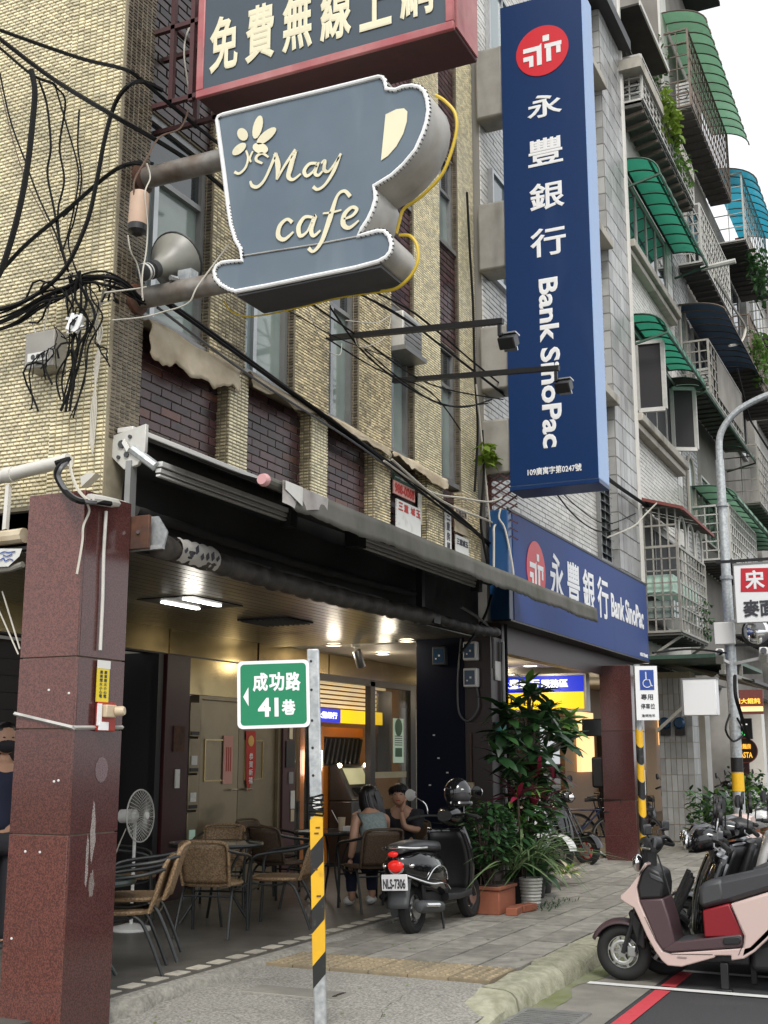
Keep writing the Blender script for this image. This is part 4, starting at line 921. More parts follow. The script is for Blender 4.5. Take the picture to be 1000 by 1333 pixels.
obj('clear_flap', MB().grid(lambda u, v: (5.70 + u * .55, 3.312 - .012 * math.sin(u * 12) * v, 3.028 - v * (.13 + .02 * math.sin(u * 5)) * (1 - .25 * u)), 14, 4), 'valance_plastic', aw)
obj('flap_plate', MB().grid(lambda u, v: (5.715 + u * .20, 3.302, 3.026 - v * (.05 + .06 * u)), 3, 2), 'cage_pale', aw)
def foldarm(x0, x1, nm):
    a = MB().box(x0, 4.17, 3.165, x1, 4.21, 3.19).box(x0, 4.16, 3.20, x1, 4.215, 3.232).box(x0, 4.175, 3.14, x1, 4.205, 3.155)
    o = obj('folding_arm', a, 'rail', aw, bev=.003)
    obj('arm_joint', MB().box(x1, 4.14, 3.10, x1 + .09, 4.23, 3.26), 'black_metal', o)
foldarm(5.73, 7.25, ''); foldarm(8.5, 11.0, '')
obj('joint_link', MB().tube([(5.72, 4.2, 3.2), (5.70, 4.36, 3.32)], .03, 8), 'galv', aw)
obj('joint_link', MB().tube([(8.5, 4.19, 3.2), (8.35, 4.15, 3.26), (8.3, 4.2, 3.2)], .022, 6).box(8.28, 4.12, 3.12, 8.42, 4.24, 3.27), 'black_metal', aw)
rl = thing('rolled_blind', 'dark rolled up tarpaulin blind slung under the awning on a steel bracket', 'blind', (7.5, 4.25, 2.75))
def rolled(x0, x1, y, z0, r, n=70):
    rings = []
    for i in range(n + 1):
        t = i / n; x = x0 + (x1 - x0) * t; z = z0 - .03 * math.sin(t * math.pi); rr = r * (1 + .10 * math.sin(i * 1.7) + .08 * random.uniform(-1, 1))
        rings.append([(x, y + rr * math.cos(a) * (1 + .12 * math.sin(3 * a + i)), z + rr * math.sin(a)) for a in [k * math.pi / 6 for k in range(12)]])
    return MB().loft(rings)
obj('roll', rolled(5.78, 9.95, 4.22, 2.735, .07), 'roll_dark', rl, ang=80)
obj('hanging_edge', MB().grid(lambda u, v: (5.74 + u * 4.1, 4.24 + .01 * math.sin(u * 40), 2.80 - v * (.115 + .015 * math.sin(u * 23)) + (.02 if u < .1 else 0)), 60, 3), 'roll_dark', rl)
obj('back_sheet', MB().grid(lambda u, v: (5.74 + u * 4.9, 4.44 + .02 * math.sin(u * 25 + v * 3), 3.2 - v * .43), 50, 4), 'awning_dark', rl)
obj('roll', rolled(5.75, 9.9, 4.36, 2.95, .032, 50), 'awning_dark', rl, ang=80)
obj('roll', rolled(9.9, 11.9, 4.28, 2.78, .05, 40), 'roll_dark', rl, ang=80)
obj('taped_patch', MB().grid(lambda u, v: (5.95 + u * .42, 4.22 - .078 * math.cos((v - .5) * 2.4), 2.735 + .078 * math.sin((v - .5) * 2.4) + .006 * math.sin(u * 30)), 14, 6), 'cup_side', rl)
pk = MB()
for k in range(7): pk.obox((5.98 + k * .058, 4.138, 2.735 + random.uniform(-.03, .03)), (.012, 0, .01), (0, .003, 0), (-.004, 0, random.uniform(.008, .022)))
obj('patch_print', pk, 'ink_dark', rl, 'stuff')
obj('bracket_plate', MB().box(5.675, 4.20, 2.70, 5.70, 4.36, 2.90), 'rust', rl, bev=.004); obj('bracket_plate', MB().box(5.70, 4.12, 2.695, 5.73, 4.36, 2.72).prism([(5.735, 4.30, 2.72), (5.735, 4.13, 2.72), (5.735, 4.11, 2.80), (5.735, 4.18, 2.90), (5.735, 4.30, 2.90)], (.012, 0, 0)), 'galv', rl)
obj('bolt', MB().lathe([(.014, 0), (.012, .01)], (5.675, 4.27, 2.80), (-1, 0, 0), 10), 'chrome', rl)
obj('hanger', MB().box(5.69, 4.36, 2.88, 5.75, 4.40, 3.25), 'frame_grey', rl); obj('hanger', MB().box(9.95, 4.30, 2.74, 10.02, 4.36, 3.2).box(9.9, 4.16, 2.68, 10.05, 4.36, 2.74), 'black_metal', rl)
# ---- tarpaulins along the parapet top
def tarp(lab, x0, x1, h, y0=4.48, ph=0):
    def fn(u, v):
        x = x0 + u * (x1 - x0); s = .05 * noise.noise((u * 5 + ph, 0, 0)) + .02 * noise.noise((u * 17, ph, 0))
        if v < .35: return (x, 4.74 - v / .35 * (4.74 - y0), 4.262 + .015 * math.sin(u * 9 + ph))
        t = (v - .35) / .65; return (x + .012 * math.sin(t * 9 + u * 8), y0 - .006 - .022 * t * abs(noise.noise((u * 6 + ph, t * 2.5, 3))), 4.255 - t * (h + s * 1.4 + .03 * math.sin(u * 5 + ph)))
    o = one('tarpaulin', MB().grid(fn, 46, 12), 'tarp', lab, 'tarpaulin', ang=80); m_ = o.modifiers.new('thick', 'SOLIDIFY'); m_.thickness = .003
tarp('crumpled tan tarpaulin draped over the first parapet bay nearest the corner', 5.97, 7.05, .22, 4.47, 0)
tarp('pale tarpaulin strip sagging over the middle parapet bays', 7.2, 9.62, .07, 4.46, 2)
tarp('torn pale tarpaulin end over the fourth parapet bay', 9.66, 11.0, .085, 4.46, 4)
# ---- notices on the parapet
n1 = thing('notice', 'weathered white notice with red characters under a green and red phone board', 'notice', (9.95, 4.49, 3.6))
obj('sheet', MB().box(9.80, 4.484, 3.56, 10.36, 4.496, 3.83), 'paper_white', n1)
for k, s in enumerate('三重城玉'):
    if k != 2 or True: text(s, 'ink_red', n1, (9.84 + k * .125 + (.03 if k > 1 else 0), 4.482, 3.735), (1, 0, 0), (0, 0, 1), .10, .075, .002, .03)
n2 = thing('notice', 'small green over red phone number board above the white notice', 'notice', (9.95, 4.49, 3.85))
obj('upper_board', MB().box(9.74, 4.484, 4.0, 10.22, 4.496, 4.12), 'paper_green', n2); obj('lower_board', MB().box(9.74, 4.484, 3.87, 10.22, 4.496, 3.995), 'paper_pink', n2)
text('三重找房', 'paper_white', n2, (9.77, 4.482, 4.02), (1, 0, 0), (0, 0, 1), .42, .08, .002, .02); text('988-0068', 'ink_red', n2, (9.76, 4.482, 3.885), (1, 0, 0), (0, 0, 1), .44, .095, .002, .04)
n3 = one('notice', MB().box(10.48, 4.56, 3.72, 10.72 - .0, 4.568, 4.02), 'paper_white', 'narrow blank white notice between the red lettered board and the tile pilaster', 'notice')
n4 = thing('notice', 'narrow white vertical notice with dark characters beside the tile pilaster', 'notice', (11.05, 4.5, 3.5))
obj('sheet', MB().box(10.98, 4.484, 3.5, 11.14, 4.494, 3.95), 'paper_white', n4)
for k, s in enumerate('三重房屋'): text(s, 'ink_dark', n4, (11.01, 4.482, 3.85 - k * .105), (1, 0, 0), (0, 0, 1), .09, .085, .002, .02)
n5 = thing('notice', 'torn white notice with black characters, lower of the two at the last bay', 'notice', (11.3, 4.5, 3.5))
obj('sheet', MB().box(11.26, 4.484, 3.42, 11.62, 4.494, 3.74), 'paper_white', n5); text('三重城玉', 'ink_dark', n5, (11.28, 4.482, 3.64), (1, 0, 0), (0, 0, 1), .32, .07, .002, .04)
n6 = thing('notice', 'brownish weathered notice, upper of the two at the last bay', 'notice', (11.3, 4.5, 3.8))
obj('sheet', MB().box(11.24, 4.484, 3.77, 11.60, 4.494, 4.05), 'tarp', n6); text('日房出售', 'ink_dark', n6, (11.27, 4.482, 3.95), (1, 0, 0), (0, 0, 1), .3, .08, .002, .03)
# ---- floodlights on black booms
def boom(lab, wall, tip, fl):
    b = thing('floodlight_boom', lab, 'floodlight', wall)
    obj('boom', MB().bar(wall, tip, .022), 'black_metal', b, smooth=False)
    t = Vector(tip)
    obj('yoke', MB().bar(tuple(t + Vector((0, .03, 0))), tuple(t + Vector((.0, .03, -.12))), .014), 'black_metal', b)
    h = obj('lamp_head', MB().obox(tuple(t + Vector((.06, -.02, -.15))), (.055, 0, .037), (0, .068, 0), (-.03, 0, .041)), 'black_plastic', b, bev=.01)
    obj('glass', MB().obox(tuple(t + Vector((.105, -.02, -.177))), (.006, 0, .004), (0, .055, 0), (-.025, 0, .034)), 'chrome', h)
    obj('hood', MB().obox(tuple(t + Vector((.08, -.02, -.09))), (.055, 0, .0), (0, .072, 0), (0, 0, .006)), 'alloy', h)
boom('floodlight on the upper black boom beside the bank sign', (8.696,4.62,5.043), (8.55,2.98,4.885), 0)
boom('floodlight on the lower black boom in front of the bank sign lettering', (10.026,4.62,5.042), (9.85,2.919,4.879), 0)
# ---- street name sign on its striped post
sp_ = thing('street_sign', 'green street name sign on a galvanised post with black and yellow stripes', 'street sign', (6.03, 3.21, .05))
PX, PY = 6.03, 3.21
LV = Vector((-.426, .905, 0)); FV = Vector((.905, .426, 0)); ZV = Vector((0, 0, 1)); PB = Vector((PX, PY, 0))
pr = .0335
def sq(z, r=pr): return [tuple(PB + LV * a * r + FV * b * r + ZV * z) for a, b in ((1, -1), (-1, -1), (-1, 1), (1, 1))]
obj('post', MB().loft([sq(.0), sq(2.10)]), 'galv', sp_, bev=.008)
hol = MB()
for z in (2.03, 1.87, 1.70, 1.55, 1.40): hol.lathe([(.008, 0), (.007, .003)], tuple(PB - FV * pr + LV * .012 + ZV * z), tuple(-FV), 8)
obj('bolt_hole', hol, 'black_metal', sp_, 'stuff')
def band(z0, z1, m_, sl):
    r = pr + .0015; cs = [tuple(PB + LV * a * r + FV * b * r) for a, b in ((1, -1), (-1, -1), (-1, 1), (1, 1))]
    dz = [0, sl, sl * 2, sl]; mb = MB()
    for k in range(4):
        a, b = cs[k], cs[(k + 1) % 4]; za, zb = dz[k], dz[(k + 1) % 4]
        mb.quad((a[0], a[1], z0 + za), (b[0], b[1], z0 + zb), (b[0], b[1], z1 + zb), (a[0], a[1], z1 + za))
    obj('stripe', mb, m_, sp_, smooth=False)
zs = [1.235, 1.16, 1.00, .865, .69, .565, .40, .285, .27]
band(1.18, 1.27, 'black_stripe', .0)
for k in range(1, 7): band(zs[k + 1], zs[k], 'yellow_stripe' if k % 2 else 'black_stripe', .075)
wr = MB()
for k in range(9):
    z = 1.19 + k * .012; wr.tube([tuple(PB + LV * a * pr * 1.12 + FV * b * pr * 1.12 + ZV * (z + random.uniform(-.01, .01))) for a, b in ((1, -1), (-1, -1), (-1, 1), (1, 1))], .006, 5, closed=True)
obj('tape_rag', wr, 'cable', sp_)
tg = MB().poly([tuple(PB - FV * (pr + .004) + LV * a + ZV * b) for a, b in ((.01, 1.29), (-.02, 1.28), (-.03, 1.22), (-.005, 1.20), (.02, 1.235))]); obj('torn_paper', tg, 'paper_white', sp_)
nt_ = MB()
for z, dl in ((1.09, .0), (1.12, -.008), (.90, .01), (.76, -.006)): nt_.obox(tuple(PB - FV * (pr + .004) + LV * dl + ZV * z), LV * .012, FV * .001, ZV * .004)
obj('sticker_trace', nt_, 'rust', sp_, 'stuff')
BO = PB + LV * .022 - FV * (pr + .008)     # board fixed to the front of the post
def rounded(w0, w1, z0, z1, r):
    out = []
    for cx, cz, a0 in ((w1 - r, z0 + r, -90), (w1 - r, z1 - r, 0), (w0 + r, z1 - r, 90), (w0 + r, z0 + r, 180)):
        for k in range(6): a = R(a0 + 18 * k); out.append((cx + r * math.cos(a), cz + r * math.sin(a)))
    return out
def bd(w0, w1, z0, z1, r, d): return [tuple(BO + LV * a + ZV * b - FV * d) for a, b in rounded(w0, w1, z0, z1, r)]
obj('board', MB().prism(bd(0, .405, 1.665, 2.04, .03, 0), -FV * .003), 'sign_white', sp_, smooth=False)
obj('field', MB().prism(bd(.018, .387, 1.683, 2.022, .022, .003), -FV * .001), 'green_sign', sp_, smooth=False)
def on_board(a, b): return BO + LV * a + ZV * b - FV * .004
for k, s in enumerate('成功路'): text(s, 'sign_white', sp_, on_board(.318 - k * .092, 1.868), -LV, ZV, .085, .105, .001, .035)
text('41', 'sign_white', sp_, on_board(.290, 1.728), -LV, ZV, .115, .105, .001, .035); text('巷', 'sign_white', sp_, on_board(.158, 1.735), -LV, ZV, .078, .085, .001, .04)
obj('arrow', MB().prism([tuple(on_board(a, b)) for a, b in ((.372, 1.842), (.342, 1.895), (.342, 1.79))], -FV * .001), 'sign_white', sp_, smooth=False)
sp_.rotation_euler = Matrix.Rotation(-.032, 3, FV).to_euler()
# ================================================================ OVERHEAD CABLES
def W(lab, pts, r, m='cable', name='cable'): cable(lab, pts, r, m, name)
W('thick black cable slanting from the top left down behind the cup sign', [(5.3,5.404,6.199),(5.35,5.31,6.126),(5.45,4.937,5.8),(5.283,4.3,5.299),(5.676,4.3,5.349),(6.275,4.35,5.437),(6.819,4.4,5.459)], .016)
W('black cable slanting over the yellow wall to the corner, topmost of the cables', [(5.3,5.409,6.248),(5.35,5.316,6.195),(5.5,4.775,5.935),(5.423,4.35,5.7),(5.545,4.3,5.678),(6.003,4.3,5.673),(6.63,4.4,5.778)], .013)
W('second black cable running just under the thick slanting one', [(5.33,5.428,6.147),(5.38,5.334,6.084),(5.42,5.087,5.851),(5.45,4.935,5.766),(5.46,4.909,5.733)], .010)
W('fat black hose looping from the corner down across the yellow wall', [(5.765,4.3,5.725),(5.558,4.3,5.673),(5.419,4.3,5.564),(5.52,4.476,5.537),(5.52,4.544,5.301),(5.5,4.573,5.013),(5.5,4.637,4.746),(5.48,4.786,4.453),(5.45,5.038,4.296),(5.4,5.328,4.24)], .015)
W('black cable rising from the left edge to the upper pipe flange', [(5.4,5.345,4.435),(5.42,5.24,4.512),(5.45,5.067,4.677),(5.5,4.79,4.882),(5.52,4.53,5.049),(5.455,4.34,5.055),(5.711,4.4,5.217)], .014)
W('twin of the cable that rises to the upper pipe flange', [(5.5,4.828,4.837),(5.52,4.668,4.972),(5.53,4.498,5.073),(5.454,4.32,5.062),(5.699,4.38,5.189)], .009)
W('thickest black cable dropping from the knot down to the left edge', [(5.4,5.071,5.867),(5.4,5.03,5.722),(5.4,5.029,5.538),(5.38,5.032,5.165),(5.36,5.071,4.808),(5.34,5.145,4.499),(5.32,5.201,4.38)], .020)
W('thin wavy wire from the left edge down to the corner bundle', [(5.5,5.438,5.997),(5.5,5.317,5.622),(5.5,5.158,5.277),(5.5,5.029,5.004),(5.5,4.872,4.722),(5.5,4.786,4.513)], .006)
W('faint thin wire along the left edge of the yellow wall', [(5.55,5.479,5.938),(5.55,5.344,5.541),(5.55,5.195,5.189),(5.55,4.998,4.857),(5.55,4.863,4.582)], .0035, 'cable_brown')
W('wavy black drop wire left of the middle of the yellow wall', [(5.47,5.064,5.826),(5.5,5.013,5.66),(5.5,4.959,5.351),(5.5,4.974,5.172),(5.5,4.907,4.924),(5.5,4.851,4.718),(5.5,4.757,4.456)], .008)
W('drop wire with a knot hanging from the cable joint', [(5.46,4.909,5.733),(5.5,4.861,5.641),(5.5,4.887,5.335),(5.5,4.833,5.088),(5.5,4.869,4.881),(5.5,4.829,4.608)], .007)
W('drop wire ending close to the building corner', [(5.46,4.908,5.724),(5.5,4.839,5.47),(5.5,4.738,5.192),(5.52,4.735,5.058),(5.52,4.779,4.783),(5.52,4.83,4.616)], .006)
W('thin wire beside the corner tile column', [(5.55,4.787,5.593),(5.55,4.781,5.335),(5.55,4.736,5.09),(5.55,4.776,4.83),(5.55,4.814,4.678),(5.55,4.719,4.433)], .006)
W('brown wire curling from the wireless sign to the pink canister', [(5.925,4.2,5.645),(5.91,4.25,5.519),(5.731,4.28,5.371),(5.606,4.28,5.158),(5.499,4.28,4.967),(5.507,4.28,4.85)], .006, 'cable_brown')
W('cream wire falling past the pink canister to the lower arm', [(5.587,4.26,5.118),(5.601,4.24,5.023),(5.529,4.22,4.881),(5.568,4.22,4.692),(5.566,4.22,4.52),(5.538,4.22,4.357),(5.548,4.22,4.21)], .005, 'cable_white')
W('cream wire squiggling below the pink canister', [(5.434,4.26,4.576),(5.466,4.26,4.488),(5.535,4.26,4.43),(5.581,4.26,4.33),(5.609,4.26,4.222)], .005, 'cable_white')
W('pale wire strung along the lower sign arm', [(5.438,4.35,4.052),(5.648,4.3,4.133),(5.722,4.2,4.176),(5.709,4.0,4.197),(5.74,3.95,4.318),(5.997,3.9,4.685)], .005, 'cable_white')
W('pale cord hanging from the frame beside the wireless sign', [(6.122,4.3,6.58),(6.096,4.3,6.465),(6.006,4.3,6.252),(5.993,4.3,6.108),(6.031,4.3,5.975),(6.079,4.3,5.837)], .006, 'cable_white')
# bundles at the corner: too tangled to count
tg = MB()
random.seed(11)
TW = [[(5.44,5.363,4.215),(5.46,5.129,4.266),(5.48,4.963,4.329),(5.5,4.797,4.373),(5.52,4.633,4.414),(5.406,4.36,4.335),(5.557,4.34,4.338),(5.705,4.34,4.287)],[(5.44,5.362,4.2),(5.46,5.127,4.242),(5.48,4.962,4.316),(5.5,4.795,4.345),(5.52,4.632,4.405),(5.406,4.36,4.325),(5.558,4.34,4.327),(5.706,4.34,4.28)],[(5.44,5.36,4.184),(5.46,5.125,4.217),(5.48,4.961,4.304),(5.5,4.795,4.352),(5.52,4.632,4.396),(5.407,4.36,4.316),(5.559,4.34,4.315),(5.706,4.34,4.274)],[(5.44,5.359,4.168),(5.46,5.126,4.224),(5.48,4.96,4.292),(5.5,4.794,4.324),(5.52,4.631,4.388),(5.408,4.36,4.306),(5.559,4.34,4.304),(5.707,4.34,4.267)],[(5.44,5.358,4.152),(5.46,5.124,4.199),(5.48,4.959,4.28),(5.5,4.794,4.331),(5.52,4.631,4.379),(5.408,4.36,4.296),(5.56,4.34,4.292),(5.707,4.34,4.26)],[(5.44,5.356,4.136),(5.46,5.122,4.175),(5.48,4.958,4.267),(5.5,4.792,4.303),(5.52,4.63,4.37),(5.409,4.36,4.287),(5.561,4.34,4.281),(5.708,4.34,4.254)],[(5.44,5.355,4.12),(5.46,5.122,4.182),(5.48,4.957,4.255),(5.5,4.793,4.31),(5.52,4.63,4.362),(5.41,4.36,4.277),(5.562,4.34,4.269),(5.708,4.34,4.247)],[(5.44,5.353,4.104),(5.46,5.12,4.157),(5.48,4.956,4.243),(5.5,4.791,4.283),(5.52,4.629,4.353),(5.411,4.36,4.267),(5.563,4.34,4.258),(5.708,4.34,4.24)]]
for pts in TW: tg.tube(smooth_path([(p[0] + random.uniform(-.02, .02), p[1] + random.uniform(-.02, .02), p[2] + random.uniform(-.012, .012)) for p in pts], 5), random.choice([.007, .009, .012]), 5)
TW2 = [[(5.5,4.782,4.46),(5.5,4.747,4.299),(5.5,4.75,4.129),(5.5,4.724,3.956),(5.5,4.778,3.796),(5.52,4.795,3.654)],[(5.5,4.759,4.451),(5.5,4.721,4.281),(5.5,4.721,4.124),(5.5,4.706,3.953),(5.5,4.751,3.751),(5.52,4.778,3.636)],[(5.5,4.736,4.442),(5.5,4.696,4.263),(5.5,4.693,4.12),(5.5,4.688,3.951),(5.5,4.729,3.79),(5.52,4.76,3.617)],[(5.5,4.713,4.432),(5.5,4.673,4.287),(5.5,4.664,4.115),(5.5,4.67,3.948),(5.5,4.702,3.744),(5.52,4.743,3.598)],[(5.5,4.69,4.423),(5.5,4.648,4.269),(5.5,4.636,4.111),(5.5,4.651,3.945),(5.5,4.681,3.783),(5.52,4.726,3.579)],[(5.5,4.667,4.414),(5.5,4.623,4.251),(5.5,4.608,4.106),(5.5,4.633,3.943),(5.5,4.654,3.738),(5.52,4.709,3.561)],[(5.5,4.644,4.405),(5.5,4.6,4.274),(5.5,4.58,4.102),(5.5,4.615,3.94),(5.5,4.633,3.776),(5.52,4.691,3.542)],[(5.5,4.622,4.396),(5.5,4.575,4.256),(5.5,4.552,4.097),(5.5,4.597,3.937),(5.5,4.606,3.731),(5.52,4.674,3.524)],[(5.5,4.599,4.386),(5.5,4.55,4.239),(5.5,4.524,4.093),(5.5,4.579,3.934),(5.5,4.585,3.769),(5.52,4.657,3.505)]]
for pts in TW2: tg.tube(smooth_path([(p[0] + random.uniform(-.02, .02), p[1] + random.uniform(-.05, .05), p[2] + random.uniform(-.02, .02)) for p in pts], 5), random.choice([.004, .006, .009]), 5)
for k in range(16):     # coils and loops
    c = Vector((5.47, 4.62 + random.uniform(-.25, .35), 4.05 + random.uniform(-.35, .35))); ra, rb = random.uniform(.05, .16), random.uniform(.06, .2); ph = random.uniform(0, 6)
    tg.tube([tuple(c + Vector((.03 * math.sin(3 * t + ph), ra * math.cos(t + ph), rb * math.sin(t)))) for t in [i * .42 for i in range(int(random.uniform(8, 15)))]], random.choice([.003, .005, .007]), 5)
tag(obj('cable_tangle', tg, 'cable', None, 'stuff', loc=(5.5, 4.7, 3.5)), 'thick tangle of black cables knotted at the building corner', 'cables')
tw3 = MB()
for pts in [[(5.394,4.38,4.331),(5.55,4.543,4.181),(5.55,4.566,4.066),(5.55,4.521,3.875),(5.56,4.573,3.571),(5.56,4.569,3.342)],[(5.427,4.38,4.293),(5.55,4.563,4.184),(5.55,4.548,4.063),(5.55,4.532,3.861),(5.56,4.561,3.561),(5.56,4.562,3.321)],[(5.46,4.38,4.255),(5.55,4.583,4.187),(5.55,4.53,4.06),(5.55,4.543,3.848),(5.56,4.549,3.551),(5.56,4.555,3.301)],[(5.493,4.38,4.217),(5.55,4.603,4.19),(5.55,4.512,4.057),(5.55,4.554,3.835),(5.56,4.536,3.541),(5.56,4.548,3.281)],[(5.292,4.3,4.164),(5.559,4.28,4.283),(5.634,4.26,4.319)],[(5.52,5.047,4.288),(5.5,5.027,4.173),(5.52,4.952,3.997)],[(5.52,4.911,4.282),(5.52,4.933,4.165),(5.52,4.955,4.031)]]: tw3.tube(smooth_path(pts, 6), .005, 5)
tag(obj('cable_tangle', tw3, 'cable_white', None, 'stuff', loc=(5.55, 4.6, 3.2)), 'loose pale wires running down the building corner', 'cables')
W('black cable loop beside the pillar top', [(5.25,4.559,3.152),(5.3,4.502,3.182),(5.2,4.484,3.117),(5.2,4.5,3.062),(5.2,4.434,2.967),(5.125,4.28,2.883),(5.266,4.28,2.906),(5.414,4.28,2.922)], .016)
W('second black cable of the loop beside the pillar top', [(5.3,4.502,3.177),(5.2,4.468,3.107),(5.2,4.484,3.052),(5.2,4.404,2.952),(5.16,4.27,2.889),(5.266,4.27,2.9)], .014, 'cable_grey')
W('white wire curling from the corner into the pipe end', [(5.3,4.497,3.185),(5.25,4.44,3.091),(5.22,4.364,2.98),(5.194,4.27,2.903),(5.266,4.27,2.901)], .009, 'cable_white')
W('pale frayed wire hanging down the pillar face', [(5.235,4.3,2.89),(5.254,4.3,2.846),(5.212,4.3,2.76),(5.21,4.3,2.681),(5.196,4.3,2.586),(5.177,4.3,2.483)], .007, 'cable_white')
one('conduit', MB().tube([(5.402,4.3,2.878),(5.398,4.3,2.632),(5.408,4.3,2.372),(5.408,4.3,2.085)], .010, 8), 'pvc', 'thin white conduit down the street side of the red pillar', 'conduit')
one('pipe_stub', MB().tube([(5.23,4.28,2.915),(5.339,4.3,2.93),(5.528,4.34,2.95),(5.75,4.42,2.978)], .030, 10), 'pvc', 'dirty white pipe stub stuffed with wires on top of the red pillar', 'pipe')
one('pipe', MB().tube([(5.5,5.335,3.161),(5.5,5.204,3.188),(5.5,4.987,3.211),(5.5,4.776,3.23),(5.5,4.672,3.241)], .042, 12).lathe([(.05, -.03), (.05, .03)], (5.5,5.125,3.196), (0, 1, 0), 12), 'pvc', 'fat white pipe running along the foot of the yellow wall', 'pipe')
one('bracket_cover', MB().prism([(5.5,4.582,3.13),(5.5,4.521,3.149),(5.5,4.47,3.14),(5.5,4.509,3.11),(5.5,4.568,3.069)], (.06, 0, 0)), 'pvc', 'small pale cover plate at the building corner above the pillar', 'cover')
one('strut', MB().bar((5.5,5.129,3.129), (5.45,5.087,2.839), .014), 'pvc', 'white steel strut hanging under the white pipe at the left edge', 'strut')
sa = thing('side_awning', 'rolled tan side awning with a printed white flap left of the red pillar', 'awning', (5.4, 5.3, 2.6))
obj('roll', MB().tube([(5.35,5.118,2.784),(5.35,5.031,2.767),(5.35,4.936,2.768),(5.35,4.844,2.771)], .045, 10), 'tarp', sa)
obj('flap', MB().poly([(5.33,5.071,2.706),(5.33,4.839,2.689),(5.33,4.856,2.645),(5.33,4.91,2.608),(5.33,4.935,2.59),(5.33,5.061,2.594)]), 'paper_white', sa)
ribbon([[(Vector(p), .006) for p in s] for s in [[(5.325,5.0,2.671),(5.325,4.969,2.679),(5.325,4.937,2.673),(5.325,4.885,2.675)],[(5.325,4.996,2.63),(5.325,4.971,2.641),(5.325,4.954,2.623),(5.325,4.923,2.633),(5.325,4.896,2.623)],[(5.325,4.978,2.662),(5.325,4.946,2.651),(5.325,4.905,2.66)]]], 'blue_mark', sa, NX, .002, 'flap_print')
obj('bar', MB().tube([(5.36,5.088,2.579),(5.36,4.94,2.582),(5.36,4.853,2.601)], .02, 8), 'cage_metal', sa)
one('stay_wire', MB().tube([(5.4,5.109,2.439),(5.3,4.791,2.07)], .005, 5).tube([(5.45,5.08,2.466),(5.3,4.782,2.1)], .005, 5), 'cable_white', 'pair of pale stay wires running to the red pillar from the left edge', 'wire')
